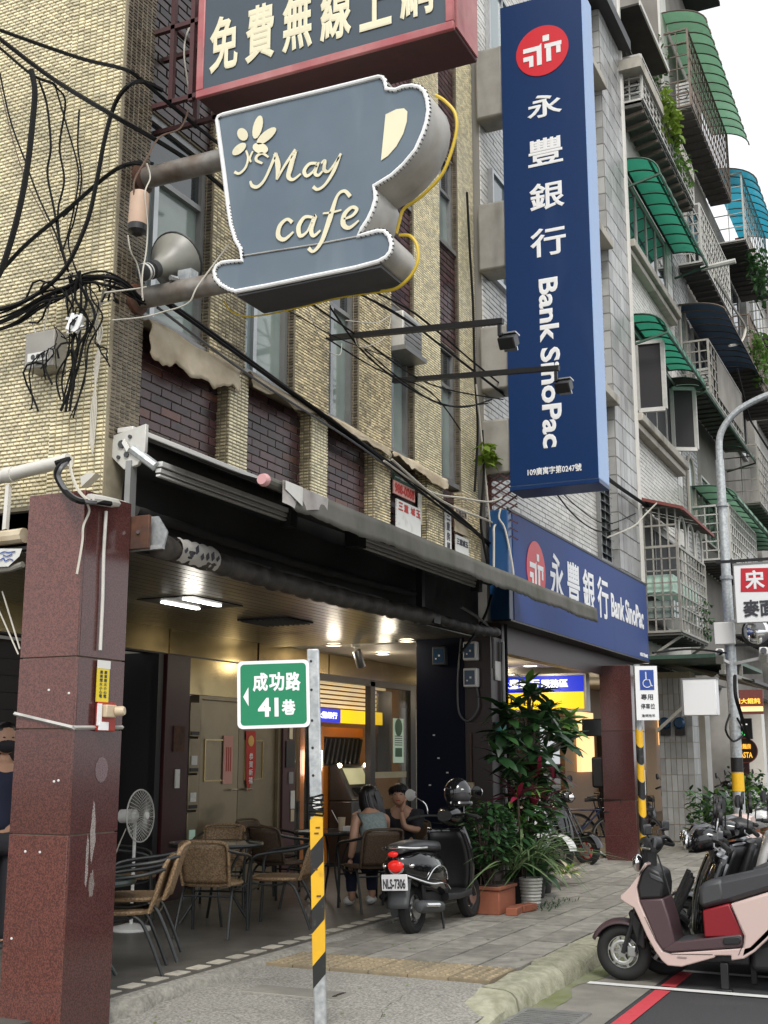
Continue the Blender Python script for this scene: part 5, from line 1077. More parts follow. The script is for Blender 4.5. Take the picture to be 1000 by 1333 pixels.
# cables hugging the facade and crossing to the right
FW = [('thick black cable bundle along the top of the parapet', [(6.092,4.45,4.422),(6.887,4.45,4.358),(8.418,4.45,4.208),(9.963,4.45,4.07),(11.32,4.45,3.912),(12.228,4.45,3.757)], .022, 'cable'),
 ('black cable just above the parapet bundle', [(6.084,4.4,4.379),(6.944,4.42,4.314),(8.637,4.42,4.181),(10.44,4.42,3.94),(12.336,4.4,3.744)], .012, 'cable'),
 ('grey cable on the parapet under the black bundle', [(5.971,4.42,4.332),(7.174,4.43,4.211),(8.949,4.43,4.11),(10.955,4.43,3.899)], .010, 'cable_grey'),
 ('white cable sagging along the parapet to the bank sign end', [(9.35,4.4,4.075),(10.394,4.4,4.005),(11.149,4.38,4.091),(11.842,4.3,4.177),(12.476,4.3,4.414)], .011, 'cable_white'),
 ('white cable dropping along the last bay to the awning', [(9.47,4.38,4.114),(10.634,4.38,3.959),(12.05,4.38,3.994),(11.897,4.3,3.877),(11.875,4.3,3.459)], .012, 'cable_white'),
 ('black cable from behind the cup down to the grey boxes', [(7.567,4.4,5.066),(8.779,4.35,5.029),(10.297,4.35,5.052),(12.281,4.3,5.436)], .008, 'cable'),
 ('black cable crossing over the upper boom to the bank sign', [(8.534,4.45,5.446),(9.469,4.3,5.468),(10.996,4.3,5.494),(12.336,4.3,5.496)], .010, 'cable'),
 ('second black cable crossing over the upper boom', [(8.976,4.45,5.596),(9.82,4.3,5.605),(11.329,4.3,5.596),(12.368,4.3,5.596)], .010, 'cable'),
 ('third black cable crossing to the bank sign above the lower boom', [(8.751,4.45,5.491),(10.024,4.35,5.528),(11.911,4.3,5.51),(12.311,4.3,5.517)], .008, 'cable'),
 ('black cable sagging under the upper boom to the grey boxes', [(8.304,4.4,5.149),(8.828,4.3,4.864),(9.99,4.3,4.843),(10.979,4.3,4.996),(11.902,4.3,5.332)], .009, 'cable'),
 ('black cable sagging lowest in front of the tile columns', [(8.753,4.3,4.909),(9.635,4.3,4.855),(10.564,4.3,4.9),(11.777,4.3,5.254)], .007, 'cable'),
 ('black cable running down from the upper boom root to the far windows', [(8.336,4.45,4.9),(9.19,4.4,4.883),(10.414,4.4,5.014),(11.353,4.45,4.864)], .007, 'cable'),
 ('thin black wire from the cup underside across two windows', [(6.636,4.3,4.659),(7.463,4.35,4.833),(8.446,4.4,4.928),(9.686,4.4,5.107)], .005, 'cable'),
 ('white wire curling down from the cup to the second column', [(7.912,4.4,5.024),(8.07,4.4,4.871),(8.244,4.4,4.763),(8.477,4.4,4.789),(8.517,4.4,4.904)], .004, 'cable_white'),
 ('white wire wound round the upper boom', [(8.39,4.3,5.048),(8.98,4.3,5.228),(9.268,4.3,5.384),(9.138,4.3,5.138),(8.679,4.3,4.906),(8.562,4.3,4.95)], .004, 'cable_white'),
 ('black cable climbing the edge of the yellow building to the grey boxes', [(11.559,4.42,7.653),(11.626,4.42,6.95),(11.695,4.42,6.346),(11.713,4.42,5.644),(11.777,4.42,4.967),(11.654,4.42,4.26)], .014, 'cable'),
 ('black vertical cable beside the last parapet bay', [(11.866,4.4,4.987),(11.889,4.4,4.476),(11.771,4.4,3.947),(11.961,4.4,3.519)], .014, 'cable'),
 ('pale vertical cable beside the last parapet bay', [(11.699,4.4,5.462),(11.818,4.4,4.975),(11.977,4.4,4.323),(12.096,4.4,3.834)], .010, 'cable_white'),
 ('grey cable curving down the end of the wide bank sign', [(12.02,4.261,4.132),(12.0,4.273,4.019),(12.02,4.213,3.891),(12.02,4.136,3.468),(12.02,4.139,3.303)], .010, 'cable_white'),
 ('black service cable sagging from the tall bank sign to the next building', [(12.874,4.0,4.601),(14.21,4.1,4.47),(16.013,4.3,4.58),(17.481,4.4,4.838),(19.581,4.4,5.458)], .010, 'cable'),
 ('second service cable sagging below the tall bank sign', [(13.109,4.0,4.623),(14.461,4.1,4.595),(16.654,4.3,4.779),(18.922,4.4,5.363)], .008, 'cable'),
 ('black cable bundle leaving the tall bank sign to the right', [(15.585,4.0,5.202),(17.89,4.3,5.502),(19.445,4.3,5.554)], .030, 'cable'),
 ('white cable dropping behind the barred cage roof', [(19.117,4.1,5.538),(18.691,4.2,5.278),(18.299,4.3,5.031),(17.011,4.4,4.644)], .012, 'cable_white'),
 ('black cable hanging in a loop from the end of the rolled blind', [(11.652,4.25,3.142),(11.459,4.25,2.922),(11.157,4.28,2.662),(10.892,4.3,2.49)], .016, 'cable'),
 ('grey hose running from the rolled blind to the dark pillar', [(10.78,4.25,2.925),(11.302,4.25,2.859),(11.768,4.3,2.756),(11.905,4.34,2.409)], .016, 'cable_grey')]
for lab, pts, r, m_ in FW: W(lab, pts, r, m_)
# yellow card and red bell on the pillar
yc = thing('warning_card', 'yellow card with rows of black characters hanging on the red pillar', 'card', (5.45, 4.3, 1.85))
obj('card', MB().box(5.395, 4.300, 1.80, 5.50, 4.306, 1.985), 'yellow_card', yc); obj('sleeve', MB().box(5.395, 4.299, 1.985, 5.505, 4.305, 2.03), 'white_plastic', yc)
for i in range(2):
    for j in range(7): text('嚴禁煙火小心電'[j], 'ink_dark', yc, (5.415 + i * .038, 4.299, 1.955 - j * .022), (1, 0, 0), (0, 0, 1), .026, .018, .001, .02)
fb = thing('alarm_box', 'cream and red alarm fitting with a round knob below the yellow card', 'alarm', (5.45, 4.3, 1.7))
obj('back_plate', MB().box(5.41, 4.296, 1.64, 5.57, 4.318, 1.80), 'red_plastic', fb, bev=.006); obj('body', MB().box(5.44, 4.26, 1.715, 5.53, 4.296, 1.785), 'cream_plastic', fb, bev=.006)
obj('knob', MB().lathe([(.028, 0), (.028, .04), (.022, .05)], (5.525, 4.262, 1.75), (.3, -1, .05), 14), 'cream_plastic', fb); obj('card', MB().box(5.395, 4.285, 1.67, 5.43, 4.292, 1.79).box(5.41, 4.282, 1.645, 5.49, 4.292, 1.69), 'sign_white', fb)

# ================================================================ CAFE FURNITURE
def chair_base(lab, wm, fm, rim):
    t = thing('cafe_chair', lab, 'chair', (0, 0, 0), 'cafe chairs under the arcade')
    # local: faces +X ; full-size metres, root scaled
    seat = MB()
    pr = [(.0, .0), (.20, .0), (.225, .012), (.20, .026), (0, .03)]
    n = 20; rings = []
    for (r, h) in pr: rings.append([(.03 + max(r, .001) * (abs(math.cos(a)) ** .75) * (1 if math.cos(a) > 0 else -1), max(r, .001) * (abs(math.sin(a)) ** .75) * (1 if math.sin(a) > 0 else -1), .415 + h) for a in [2 * math.pi * k / n for k in range(n)]])
    obj('seat', seat.loft(rings), wm, t)
    obj('seat_rim', MB().tube([(.03 + .235 * (abs(math.cos(a)) ** .75) * (1 if math.cos(a) > 0 else -1), .235 * (abs(math.sin(a)) ** .75) * (1 if math.sin(a) > 0 else -1), .425) for a in [2 * math.pi * k / 24 for k in range(24)]], .017, 7, closed=True), rim, t)
    def bk(u, v):
        y = (u - .5) * .40; z = .44 + v * .33; x = -.20 - v * .10 - .05 * (1 - (2 * u - 1) ** 2)
        return (x, y, z)
    b = obj('backrest', MB().grid(bk, 10, 8), wm, t); s = b.modifiers.new('thick', 'SOLIDIFY'); s.thickness = .014
    ht = [(-.195, -.205, .42), (-.245, -.215, .56), (-.295, -.215, .73), (-.325, -.17, .785), (-.355, 0, .795), (-.325, .17, .785), (-.295, .215, .73), (-.245, .215, .56), (-.195, .205, .42)]
    obj('back_frame', MB().tube(smooth_path(ht, 5), .014, 8), rim, t)
    for s in (-1, 1):
        obj('armrest', MB().tube(smooth_path([(-.30, .215 * s, .72), (-.15, .275 * s, .685), (.08, .29 * s, .655), (.20, .28 * s, .62), (.235, .265 * s, .54), (.235, .25 * s, .40), (.255, .25 * s, .0)], 5), .0145, 8), fm, t)
        obj('leg', MB().tube(smooth_path([(-.05, .20 * s, .41), (-.14, .215 * s, .37), (-.22, .225 * s, .22), (-.31, .235 * s, .0)], 5), .013, 8), fm, t)
        obj('brace', MB().tube(smooth_path([(.225, .245 * s, .40), (.08, .21 * s, .37), (-.08, .205 * s, .39)], 4), .009, 6), fm, t)
    obj('cross_bar', MB().tube([(-.16, -.215, .33), (-.16, .215, .33)], .009, 6).tube([(.235, -.25, .33), (.235, .25, .33)], .009, 6), fm, t)
    return t
S9 = .90
c1 = chair_base('brown wicker armchair stacked on another at the front left of the arcade', 'wicker', 'chair_frame', 'wicker'); c1.scale = (S9,) * 3
c2 = chair_base('dark wicker armchair turned right at the left of the far table', 'wicker_dark', 'chair_frame', 'wicker_dark'); c2.scale = (S9,) * 3
c1.location = (6.62, 4.98, .15); c1.rotation_euler = (0, 0, R(122))
def chair(src, x, y, az, lab, z=.15):
    if src is None: return
    o = dup(src, (x, y, z), R(az), lab); o.scale = (S9,) * 3; return o
o_ = chair(c1, 6.72, 4.94, 121, 'brown wicker armchair on top of its twin at the front left of the arcade', .225)
c1['label'] = 'brown wicker armchair beneath its twin at the front left of the arcade'
chair(c1, 8.28, 5.38, 16, 'brown wicker armchair seen from behind at the near side of the round table')
chair(c1, 8.92, 5.12, 108, 'brown wicker armchair at the right of the round table with its seat facing left')
chair(c1, 8.45, 6.35, -55, 'brown wicker armchair behind the left rim of the round table near the fan')
chair(c1, 9.75, 6.25, 208, 'brown wicker armchair tucked behind the round table facing the street')
c2.location = (10.15, 5.85, .15); c2.rotation_euler = (0, 0, R(-8))
chair(c2, 10.2, 4.93, 50, 'dark wicker armchair in which the woman in grey sits')
chair(c2, 10.95, 6.45, -95, 'dark wicker armchair behind the striped post at the far table')
def table(lab, x, y, zt, r, topm, m, edge):
    t = thing('round_table', lab, 'table', (x, y, .15))
    obj('tabletop', MB().lathe([(0, zt - .012), (r - .01, zt - .012), (r, zt - .006), (r - .004, zt), (0, zt)], (x, y, 0), n=36, cap=False), topm, t)
    obj('rim', MB().torus((x, y, zt - .012), (0, 0, 1), r, .013, 36, 6, 1.4), edge, t)
    for k in range(4):
        a = math.pi / 4 + k * math.pi / 2; ca, sa = math.cos(a), math.sin(a)
        obj('leg', MB().tube(smooth_path([(x + ca * r * .62, y + sa * r * .62, zt - .02), (x + ca * r * .30, y + sa * r * .30, .15 + (zt - .15) * .5), (x + ca * r * .74, y + sa * r * .74, .15)], 6), .012, 7), m, t)
    obj('lower_ring', MB().torus((x, y, .15 + (zt - .15) * .5), (0, 0, 1), r * .30, .010, 20, 6), m, t)
    return t
table('round glass topped table at the middle of the cafe arcade', 8.87, 5.74, .79, .39, 'table_glass', 'chair_frame', 'chair_frame')
table('round table with a cup where the woman and child sit', 10.75, 5.62, .79, .36, 'table_glass', 'chair_frame', 'chair_frame')
table('dark green round table half hidden by the red pillar', 6.32, 5.10, .74, .34, 'chair_green', 'chair_green', 'chair_green')
cpz = .795
cu = thing('coffee_cup', 'tall pale takeaway cup with a straw on the table by the woman', 'cup', (10.68, 5.5, cpz))
obj('cup', MB().lathe([(.028, 0), (.038, .13), (.036, .13), (.03, .01)], (10.68, 5.48, cpz), n=16), 'cream_plastic', cu); obj('straw', MB().tube([(10.68, 5.48, cpz + .02), (10.62, 5.56, cpz + .2)], .004, 5), 'sign_white', cu)
one('napkin_box', MB().box(10.62, 5.36, cpz, 10.72, 5.44, cpz + .05), 'white_plastic', 'small white box next to the takeaway cup', 'box', bev=.006)
one('tray', MB().box(10.40, 5.62, cpz, 10.56, 5.8, cpz + .012), 'paper_white', 'white paper sheet at the left rim of the far table', 'paper')
# pedestal fan
fn = thing('fan', 'white pedestal fan beside the dark shop opening', 'fan', (7.9, 5.95, .15))
fc = Vector((8.2,6.036,1.033)); bx_, by_ = fc.x - .0, fc.y + .05
fd = Vector((.08, -.99, .04)).normalized()
obj('base', MB().lathe([(.16, 0), (.16, .02), (.04, .05)], (bx_, by_, .15), n=20), 'white_plastic', fn)
obj('pole', MB().tube([(bx_, by_, .17), (bx_, by_, fc.z - .05)], .014, 8), 'white_plastic', fn)
obj('motor', MB().lathe([(.03, -.20), (.055, -.18), (.055, -.05), (.03, -.03)], tuple(fc), tuple(fd), 14), 'white_plastic', fn)
cg = MB(); u_ = fd.orthogonal().normalized(); v_ = fd.cross(u_)
for k in range(36):
    a = k * math.pi / 18; d_ = u_ * math.cos(a) + v_ * math.sin(a)
    cg.tube([tuple(fc + fd * .055 + d_ * .03), tuple(fc + fd * .05 + d_ * .13), tuple(fc + d_ * .205), tuple(fc - fd * .045 + d_ * .13), tuple(fc - fd * .05 + d_ * .03)], .0022, 4)
cg.torus(tuple(fc), tuple(fd), .206, .006, 30, 6)
obj('cage', cg, 'cage_pale', fn); obj('hub', MB().lathe([(.03, .05), (.028, .066)], tuple(fc), tuple(fd), 14), 'white_plastic', fn)
for k in range(3):
    a = k * 2.094 + .3; d_ = u_ * math.cos(a) + v_ * math.sin(a); s_ = u_ * math.cos(a + 1.57) + v_ * math.sin(a + 1.57)
    obj('blade', MB().grid(lambda p, q_: tuple(fc + d_ * (.03 + .155 * p) + s_ * ((q_ - .35) * (.06 + .09 * p)) + fd * (.02 * (q_ - .5))), 4, 4), 'tinted_glass', fn)
cable('white fan lead trailing down behind the fan', [(bx_ - .05, by_ + .05, fc.z - .1), (bx_ - .12, by_ + .1, .7), (bx_ - .15, by_ + .12, .35), (bx_ - .1, by_ + .2, .17)], .005, 'cable_white')
af = thing('picture_frame', 'dark framed poster leaning in the dark shop opening behind the fan', 'picture', (8.6, 6.9, .9))
obj('frame', MB().box(8.75, 7.28, .55, 9.25, 7.31, 1.42), 'black_metal', af); obj('picture', MB().box(8.78, 7.274, .58, 9.22, 7.279, 1.39), 'interior_dark', af); obj('picture_patch', MB().poly([(8.85, 7.27, .9), (9.1, 7.27, .75), (9.15, 7.27, 1.05), (8.95, 7.27, 1.2)]), 'orange_wall', af)

# ================================================================ PEOPLE
def skin_body(name, verts, edges, radii, m, parent, sub=2, root=0):
    me = bpy.data.meshes.new(name); og = org(parent)
    me.from_pydata([tuple(Vector(v) - og) for v in verts], edges, []); me.materials.append(M[m])
    o = link(name, me, parent)
    sk_ = o.modifiers.new('skin', 'SKIN'); sk_.use_smooth_shade = True
    for i, r in enumerate(radii):
        rr_ = r if isinstance(r, tuple) else (r, r); me.skin_vertices[0].data[i].radius = rr_
    me.skin_vertices[0].data[root].use_root = True
    s = o.modifiers.new('sub', 'SUBSURF'); s.levels = sub; s.render_levels = sub
    return o
def frame(o, fwd):
    f = Vector((math.cos(R(fwd)), math.sin(R(fwd)), 0)); l = Vector((-f.y, f.x, 0))
    return lambda a, b, c: tuple(Vector(o) + f * a + l * b + Vector((0, 0, c)))
def hand(lp, wrist, palm, parent, m='skin'):
    wv = Vector(wrist); pv_ = Vector(palm); d = (pv_ - wv).normalized(); s = d.orthogonal().normalized(); mb_v = []; 
    vs = [wv, wv.lerp(pv_, .5), pv_]; ed = [(0, 1), (1, 2)]; rd = [.022, (.032, .016), (.034, .015)]
    n_ = d.cross(s)
    for k in range(4):
        off = s * (.024 - .016 * k); L = (.062, .072, .068, .052)[k]; b = len(vs)
        vs += [pv_ + off + d * .012, pv_ + off + d * (.012 + L * .55) - n_ * .008, pv_ + off + d * (.012 + L * .9) - n_ * .024]; ed += [(2, b), (b, b + 1), (b + 1, b + 2)]; rd += [.0088, .0082, .0072]
    b = len(vs); vs += [wv.lerp(pv_, .5) + s * .034, pv_ + s * .052 - n_ * .01, pv_ + s * .058 + d * .03 - n_ * .014]; ed += [(1, b), (b, b + 1), (b + 1, b + 2)]; rd += [.012, .010, .008]
    return skin_body('hand', [tuple(v) for v in vs], ed, rd, m, parent, 1)
# woman on the dark chair, seen from behind, leaning to the table
wo = thing('person', 'seated person with long dark hair in a sleeveless grey top leaning over the far table', 'person', (10.22, 4.86, .15))
F = frame((10.22, 4.86, .15), 50)
V = [F(.02, 0, .47), F(.06, 0, .60), F(.14, 0, .74), F(.21, 0, .86), F(.25, -.01, .93), F(.30, -.02, .99),
     F(.19, .165, .845), F(.13, .215, .68), F(.14, .225, .55), F(.16, .235, .47),
     F(.19, -.165, .845), F(.33, -.22, .71), F(.45, -.12, .665),
     F(.08, .09, .45), F(.36, .13, .44), F(.38, .13, .25), F(.36, .13, .07), F(.42, .13, .05),
     F(.08, -.09, .45), F(.38, -.11, .44), F(.42, -.11, .25), F(.40, -.11, .07), F(.46, -.11, .05)]
E_ = [(0, 1), (1, 2), (2, 3), (3, 4), (4, 5), (3, 6), (6, 7), (7, 8), (8, 9), (3, 10), (10, 11), (11, 12), (0, 13), (13, 14), (14, 15), (15, 16), (16, 17), (0, 18), (18, 19), (19, 20), (20, 21), (21, 22)]
RD = [(.13, .11), (.12, .10), (.13, .10), (.12, .09), .05, .045, .055, .043, .036, .030, .055, .040, .030, .085, .070, .05, .036, .028, .085, .070, .05, .036, .028]
skin_body('body', V, E_, RD, 'skin', wo)
skin_body('top', [F(.0, 0, .50), F(.05, 0, .60), F(.13, 0, .74), F(.195, 0, .85), F(.18, .12, .845), F(.18, -.12, .845)], [(0, 1), (1, 2), (2, 3), (3, 4), (3, 5)], [(.15, .13), (.138, .118), (.15, .12), (.135, .11), .072, .072], 'shirt_grey', wo)
skin_body('jeans', [F(.02, 0, .45), F(.08, .09, .45), F(.36, .13, .44), F(.38, .13, .25), F(.37, .13, .12), F(.08, -.09, .45), F(.38, -.11, .44), F(.42, -.11, .25), F(.41, -.11, .12)], [(0, 1), (1, 2), (2, 3), (3, 4), (0, 5), (5, 6), (6, 7), (7, 8)], [(.15, .10), .10, .082, .062, .055, .10, .082, .062, .055], 'cloth_navy', wo)
hd = obj('head', MB().ell(F(.345, -.03, 1.05), (.085, .08, .108), 18, 12), 'skin', wo)
hr = obj('hair', MB().ell(F(.315, -.03, 1.065), (.105, .098, .115), 18, 12), 'hair', wo)
hl = MB()
random.seed(3)
for k in range(46):
    a = random.uniform(1.2, 5.1); st_ = F(.315 + .08 * math.cos(a), -.03 + .085 * math.sin(a), 1.06 + random.uniform(-.02, .05)); dn = random.uniform(.16, .30); sh_ = random.uniform(-.06, -.01)
    e = Vector(st_) + Vector((.02 * math.cos(a), 0, 0)); q1 = Vector(F(.29 + .10 * math.cos(a), -.05 + .11 * math.sin(a), .97)); q2 = q1 + Vector((.03, -.03, -dn * .6))
    hl.tube([st_, tuple(q1), tuple(q2)], [.022, .018, .004], 5)
obj('hair_strand', hl, 'hair', wo)
for s in (.13, -.11): obj('shoe', MB().ell(F(.43, s, .045), (.085, .05, .045), 12, 7), 'paper_white', wo)
hand(0, F(.16, .235, .47), F(.18, .235, .40), wo); hand(0, F(.45, -.12, .665), F(.52, -.07, .66), wo)
wo.scale = (.93, .93, .93)
# dark haired youth facing the street, chin on hand
bo = thing('person', 'young person in black with short dark hair resting chin on hand', 'person', (11.25, 5.07, .15))
c3 = chair(c2, 11.28, 5.08, 188, 'dark wicker armchair holding the youth in black')
F = frame((11.25, 5.07, .15), 190)
V = [F(0, 0, .47), F(.03, 0, .60), F(.08, 0, .74), F(.11, 0, .85), F(.15, 0, .92), F(.18, 0, .97), F(.10, .15, .835), F(.22, .20, .68), F(.33, .08, .72), F(.25, .035, .865), F(.10, -.15, .835), F(.18, -.20, .66), F(.32, -.12, .66), F(.06, .08, .45), F(.34, .10, .44), F(.38, .10, .07), F(.06, -.08, .45), F(.34, -.10, .44), F(.38, -.10, .07)]
E_ = [(0, 1), (1, 2), (2, 3), (3, 4), (4, 5), (3, 6), (6, 7), (7, 8), (8, 9), (3, 10), (10, 11), (11, 12), (0, 13), (13, 14), (14, 15), (0, 16), (16, 17), (17, 18)]
skin_body('body', V, E_, [(.12, .10), (.11, .09), (.12, .09), (.11, .085), .045, .042, .05, .04, .034, .026, .05, .04, .028, .08, .065, .035, .08, .065, .035], 'skin', bo)
skin_body('shirt', V[:4] + [V[6], V[7], V[10], V[11]], [(0, 1), (1, 2), (2, 3), (3, 4), (4, 5), (3, 6), (6, 7)], [(.145, .12), (.135, .11), (.145, .115), (.13, .105), .075, .065, .075, .065], 'cloth_dark', bo)
skin_body('trousers', [V[0], V[13], V[14], V[15], V[16], V[17], V[18]], [(0, 1), (1, 2), (2, 3), (0, 4), (4, 5), (5, 6)], [(.13, .1), .095, .08, .055, .095, .08, .055], 'cloth_dark', bo)
hc_ = Vector(F(.205, 0, 1.03))
obj('head', MB().ell(tuple(hc_), (.082, .078, .105), 18, 12), 'skin', bo)
fw_ = Vector((math.cos(R(195)), math.sin(R(195)), 0)); lf_ = Vector((-fw_.y, fw_.x, 0))
obj('nose', MB().ell(tuple(hc_ + fw_ * .085 + Vector((0, 0, -.012))), (.016, .014, .022), 8, 6), 'skin', bo)
for s in (-1, 1):
    obj('eye', MB().ell(tuple(hc_ + fw_ * .072 + lf_ * .032 * s + Vector((0, 0, .01))), (.010, .012, .005), 8, 6), 'hair', bo); obj('ear', MB().ell(tuple(hc_ + lf_ * .08 * s), (.02, .012, .03), 8, 6), 'skin', bo)
obj('mouth', MB().ell(tuple(hc_ + fw_ * .074 + Vector((0, 0, -.05))), (.008, .024, .005), 8, 6), 'ink_red', bo)
hb = MB().ell(tuple(hc_ - fw_ * .018 + Vector((0, 0, .028))), (.094, .092, .098), 18, 12)
for k in range(26):
    a = k * .24; p = hc_ + Vector((math.cos(a) * .075, math.sin(a) * .075, .075)); hb.tube([tuple(p), tuple(p + Vector((math.cos(a) * .03, math.sin(a) * .03, -.03))), tuple(p + Vector((math.cos(a) * .032, math.sin(a) * .032, -.075 if (Vector((math.cos(a), math.sin(a), 0)).dot(fw_) < .6) else -.04)))], [.022, .016, .003], 5)
obj('hair', hb, 'hair', bo)
for s in (.10, -.10): obj('shoe', MB().ell(F(.42, s, .045), (.09, .05, .045), 12, 7), 'black_plastic', bo)
hand(0, F(.25, .035, .865), F(.235, .045, .935), bo); hand(0, F(.32, -.12, .66), F(.39, -.10, .655), bo)
bo.scale = (.95, .95, .95)
# passer-by at the left edge, masked
pb = thing('person', 'person in dark clothes with a black face mask behind the red pillar', 'person', (7.05, 6.45, .1))
F = frame((7.05, 6.45, .12), 235)
V = [F(0, 0, .80), F(0, 0, .98), F(.01, 0, 1.14), F(.0, 0, 1.27), F(.0, 0, 1.35), F(.01, 0, 1.41), F(0, .17, 1.26), F(-.01, .22, 1.02), F(.06, .22, .80), F(.09, .22, .74), F(0, -.17, 1.26), F(-.01, -.22, 1.02), F(.06, -.22, .80), F(.09, -.22, .74), F(0, .09, .77), F(.02, .09, .42), F(-.01, .09, .06), F(.12, .09, .03), F(0, -.09, .77), F(.02, -.09, .42), F(-.01, -.09, .06), F(.12, -.09, .03)]
E_ = [(0, 1), (1, 2), (2, 3), (3, 4), (4, 5), (3, 6), (6, 7), (7, 8), (8, 9), (3, 10), (10, 11), (11, 12), (12, 13), (0, 14), (14, 15), (15, 16), (16, 17), (0, 18), (18, 19), (19, 20), (20, 21)]
skin_body('body', V, E_, [(.13, .10), (.12, .09), (.13, .10), (.12, .09), .05, .045, .06, .045, .033, .028, .06, .045, .033, .028, .085, .06, .042, .035, .085, .06, .042, .035], 'skin', pb)
skin_body('coat', V[:4] + V[6:9] + V[10:13], [(0, 1), (1, 2), (2, 3), (3, 4), (4, 5), (5, 6), (3, 7), (7, 8), (8, 9)], [(.17, .13), (.15, .12), (.155, .125), (.135, .11), .085, .068, .055, .085, .068, .055], 'cloth_navy', pb)
skin_body('trousers', [V[0], V[14], V[15], V[16], V[18], V[19], V[20]], [(0, 1), (1, 2), (2, 3), (0, 4), (4, 5), (5, 6)], [(.14, .11), .10, .075, .06, .10, .075, .06], 'cloth_dark', pb)
hp = Vector(F(.03, 0, 1.51)); fw_ = Vector((math.cos(R(235)), math.sin(R(235)), 0)); lf_ = Vector((-fw_.y, fw_.x, 0))
obj('head', MB().ell(tuple(hp), (.085, .085, .112), 18, 12), 'skin', pb); obj('mask', MB().ell(tuple(hp + fw_ * .03 + Vector((0, 0, -.045))), (.072, .072, .058), 14, 9), 'cloth_dark', pb)
obj('hair', MB().ell(tuple(hp - fw_ * .022 + Vector((0, 0, .035))), (.092, .092, .095), 16, 10), 'hair', pb)
for s in (-1, 1): obj('eye', MB().ell(tuple(hp + fw_ * .078 + lf_ * .032 * s + Vector((0, 0, .012))), (.010, .012, .005), 8, 6), 'hair', pb); obj('ear', MB().ell(tuple(hp + lf_ * .086 * s), (.02, .012, .03), 8, 6), 'skin', pb)
for s in (.09, -.09): obj('shoe', MB().ell(F(.05, s, .035), (.11, .05, .05), 12, 7), 'black_plastic', pb)
hand(0, F(.06, .22, .80), F(.09, .22, .73), pb); hand(0, F(.06, -.22, .80), F(.09, -.22, .73), pb)
# ================================================================ TWO-WHEELERS
def ring(x, cz, hw, hh, n=16, e=2.6, cy=0):
    out = []
    for k in range(n):
        a = 2 * math.pi * k / n; c, s = math.cos(a), math.sin(a)
        out.append((x, cy + hw * abs(c) ** (2 / e) * (1 if c > 0 else -1), cz + hh * abs(s) ** (2 / e) * (1 if s > 0 else -1)))
    return out
def wheel(parent, x, z, r, rim='alloy', spokes=5, w=.050, y=0):
    t = obj('tyre', MB().torus((x, y, z), (0, 1, 0), r - w, w, 32, 10, 1.05), 'rubber', parent)
    o = obj('rim', MB().torus((x, y, z), (0, 1, 0), r - w * 1.75, .012, 28, 6, 2.6), rim, parent)
    sp = MB()
    for k in range(spokes):
        a = 2 * math.pi * k / spokes + .3; d = Vector((math.cos(a), 0, math.sin(a)))
        sp.obox(tuple(Vector((x, y, z)) + d * (r - w * 1.8) / 2), d * ((r - w * 1.8) / 2), Vector((0, .016, 0)), d.cross(Vector((0, 1, 0))) * .013)
    sp.lathe([(.035, -.05), (.045, -.03), (.045, .03), (.035, .05)], (x, y, z), (0, 1, 0), 12)
    obj('spokes', sp, rim, parent)
    obj('brake_disc', MB().lathe([(.085, -.004), (.085, .004)], (x, y - .045, z), (0, 1, 0), 20), 'steel', parent)
    return t
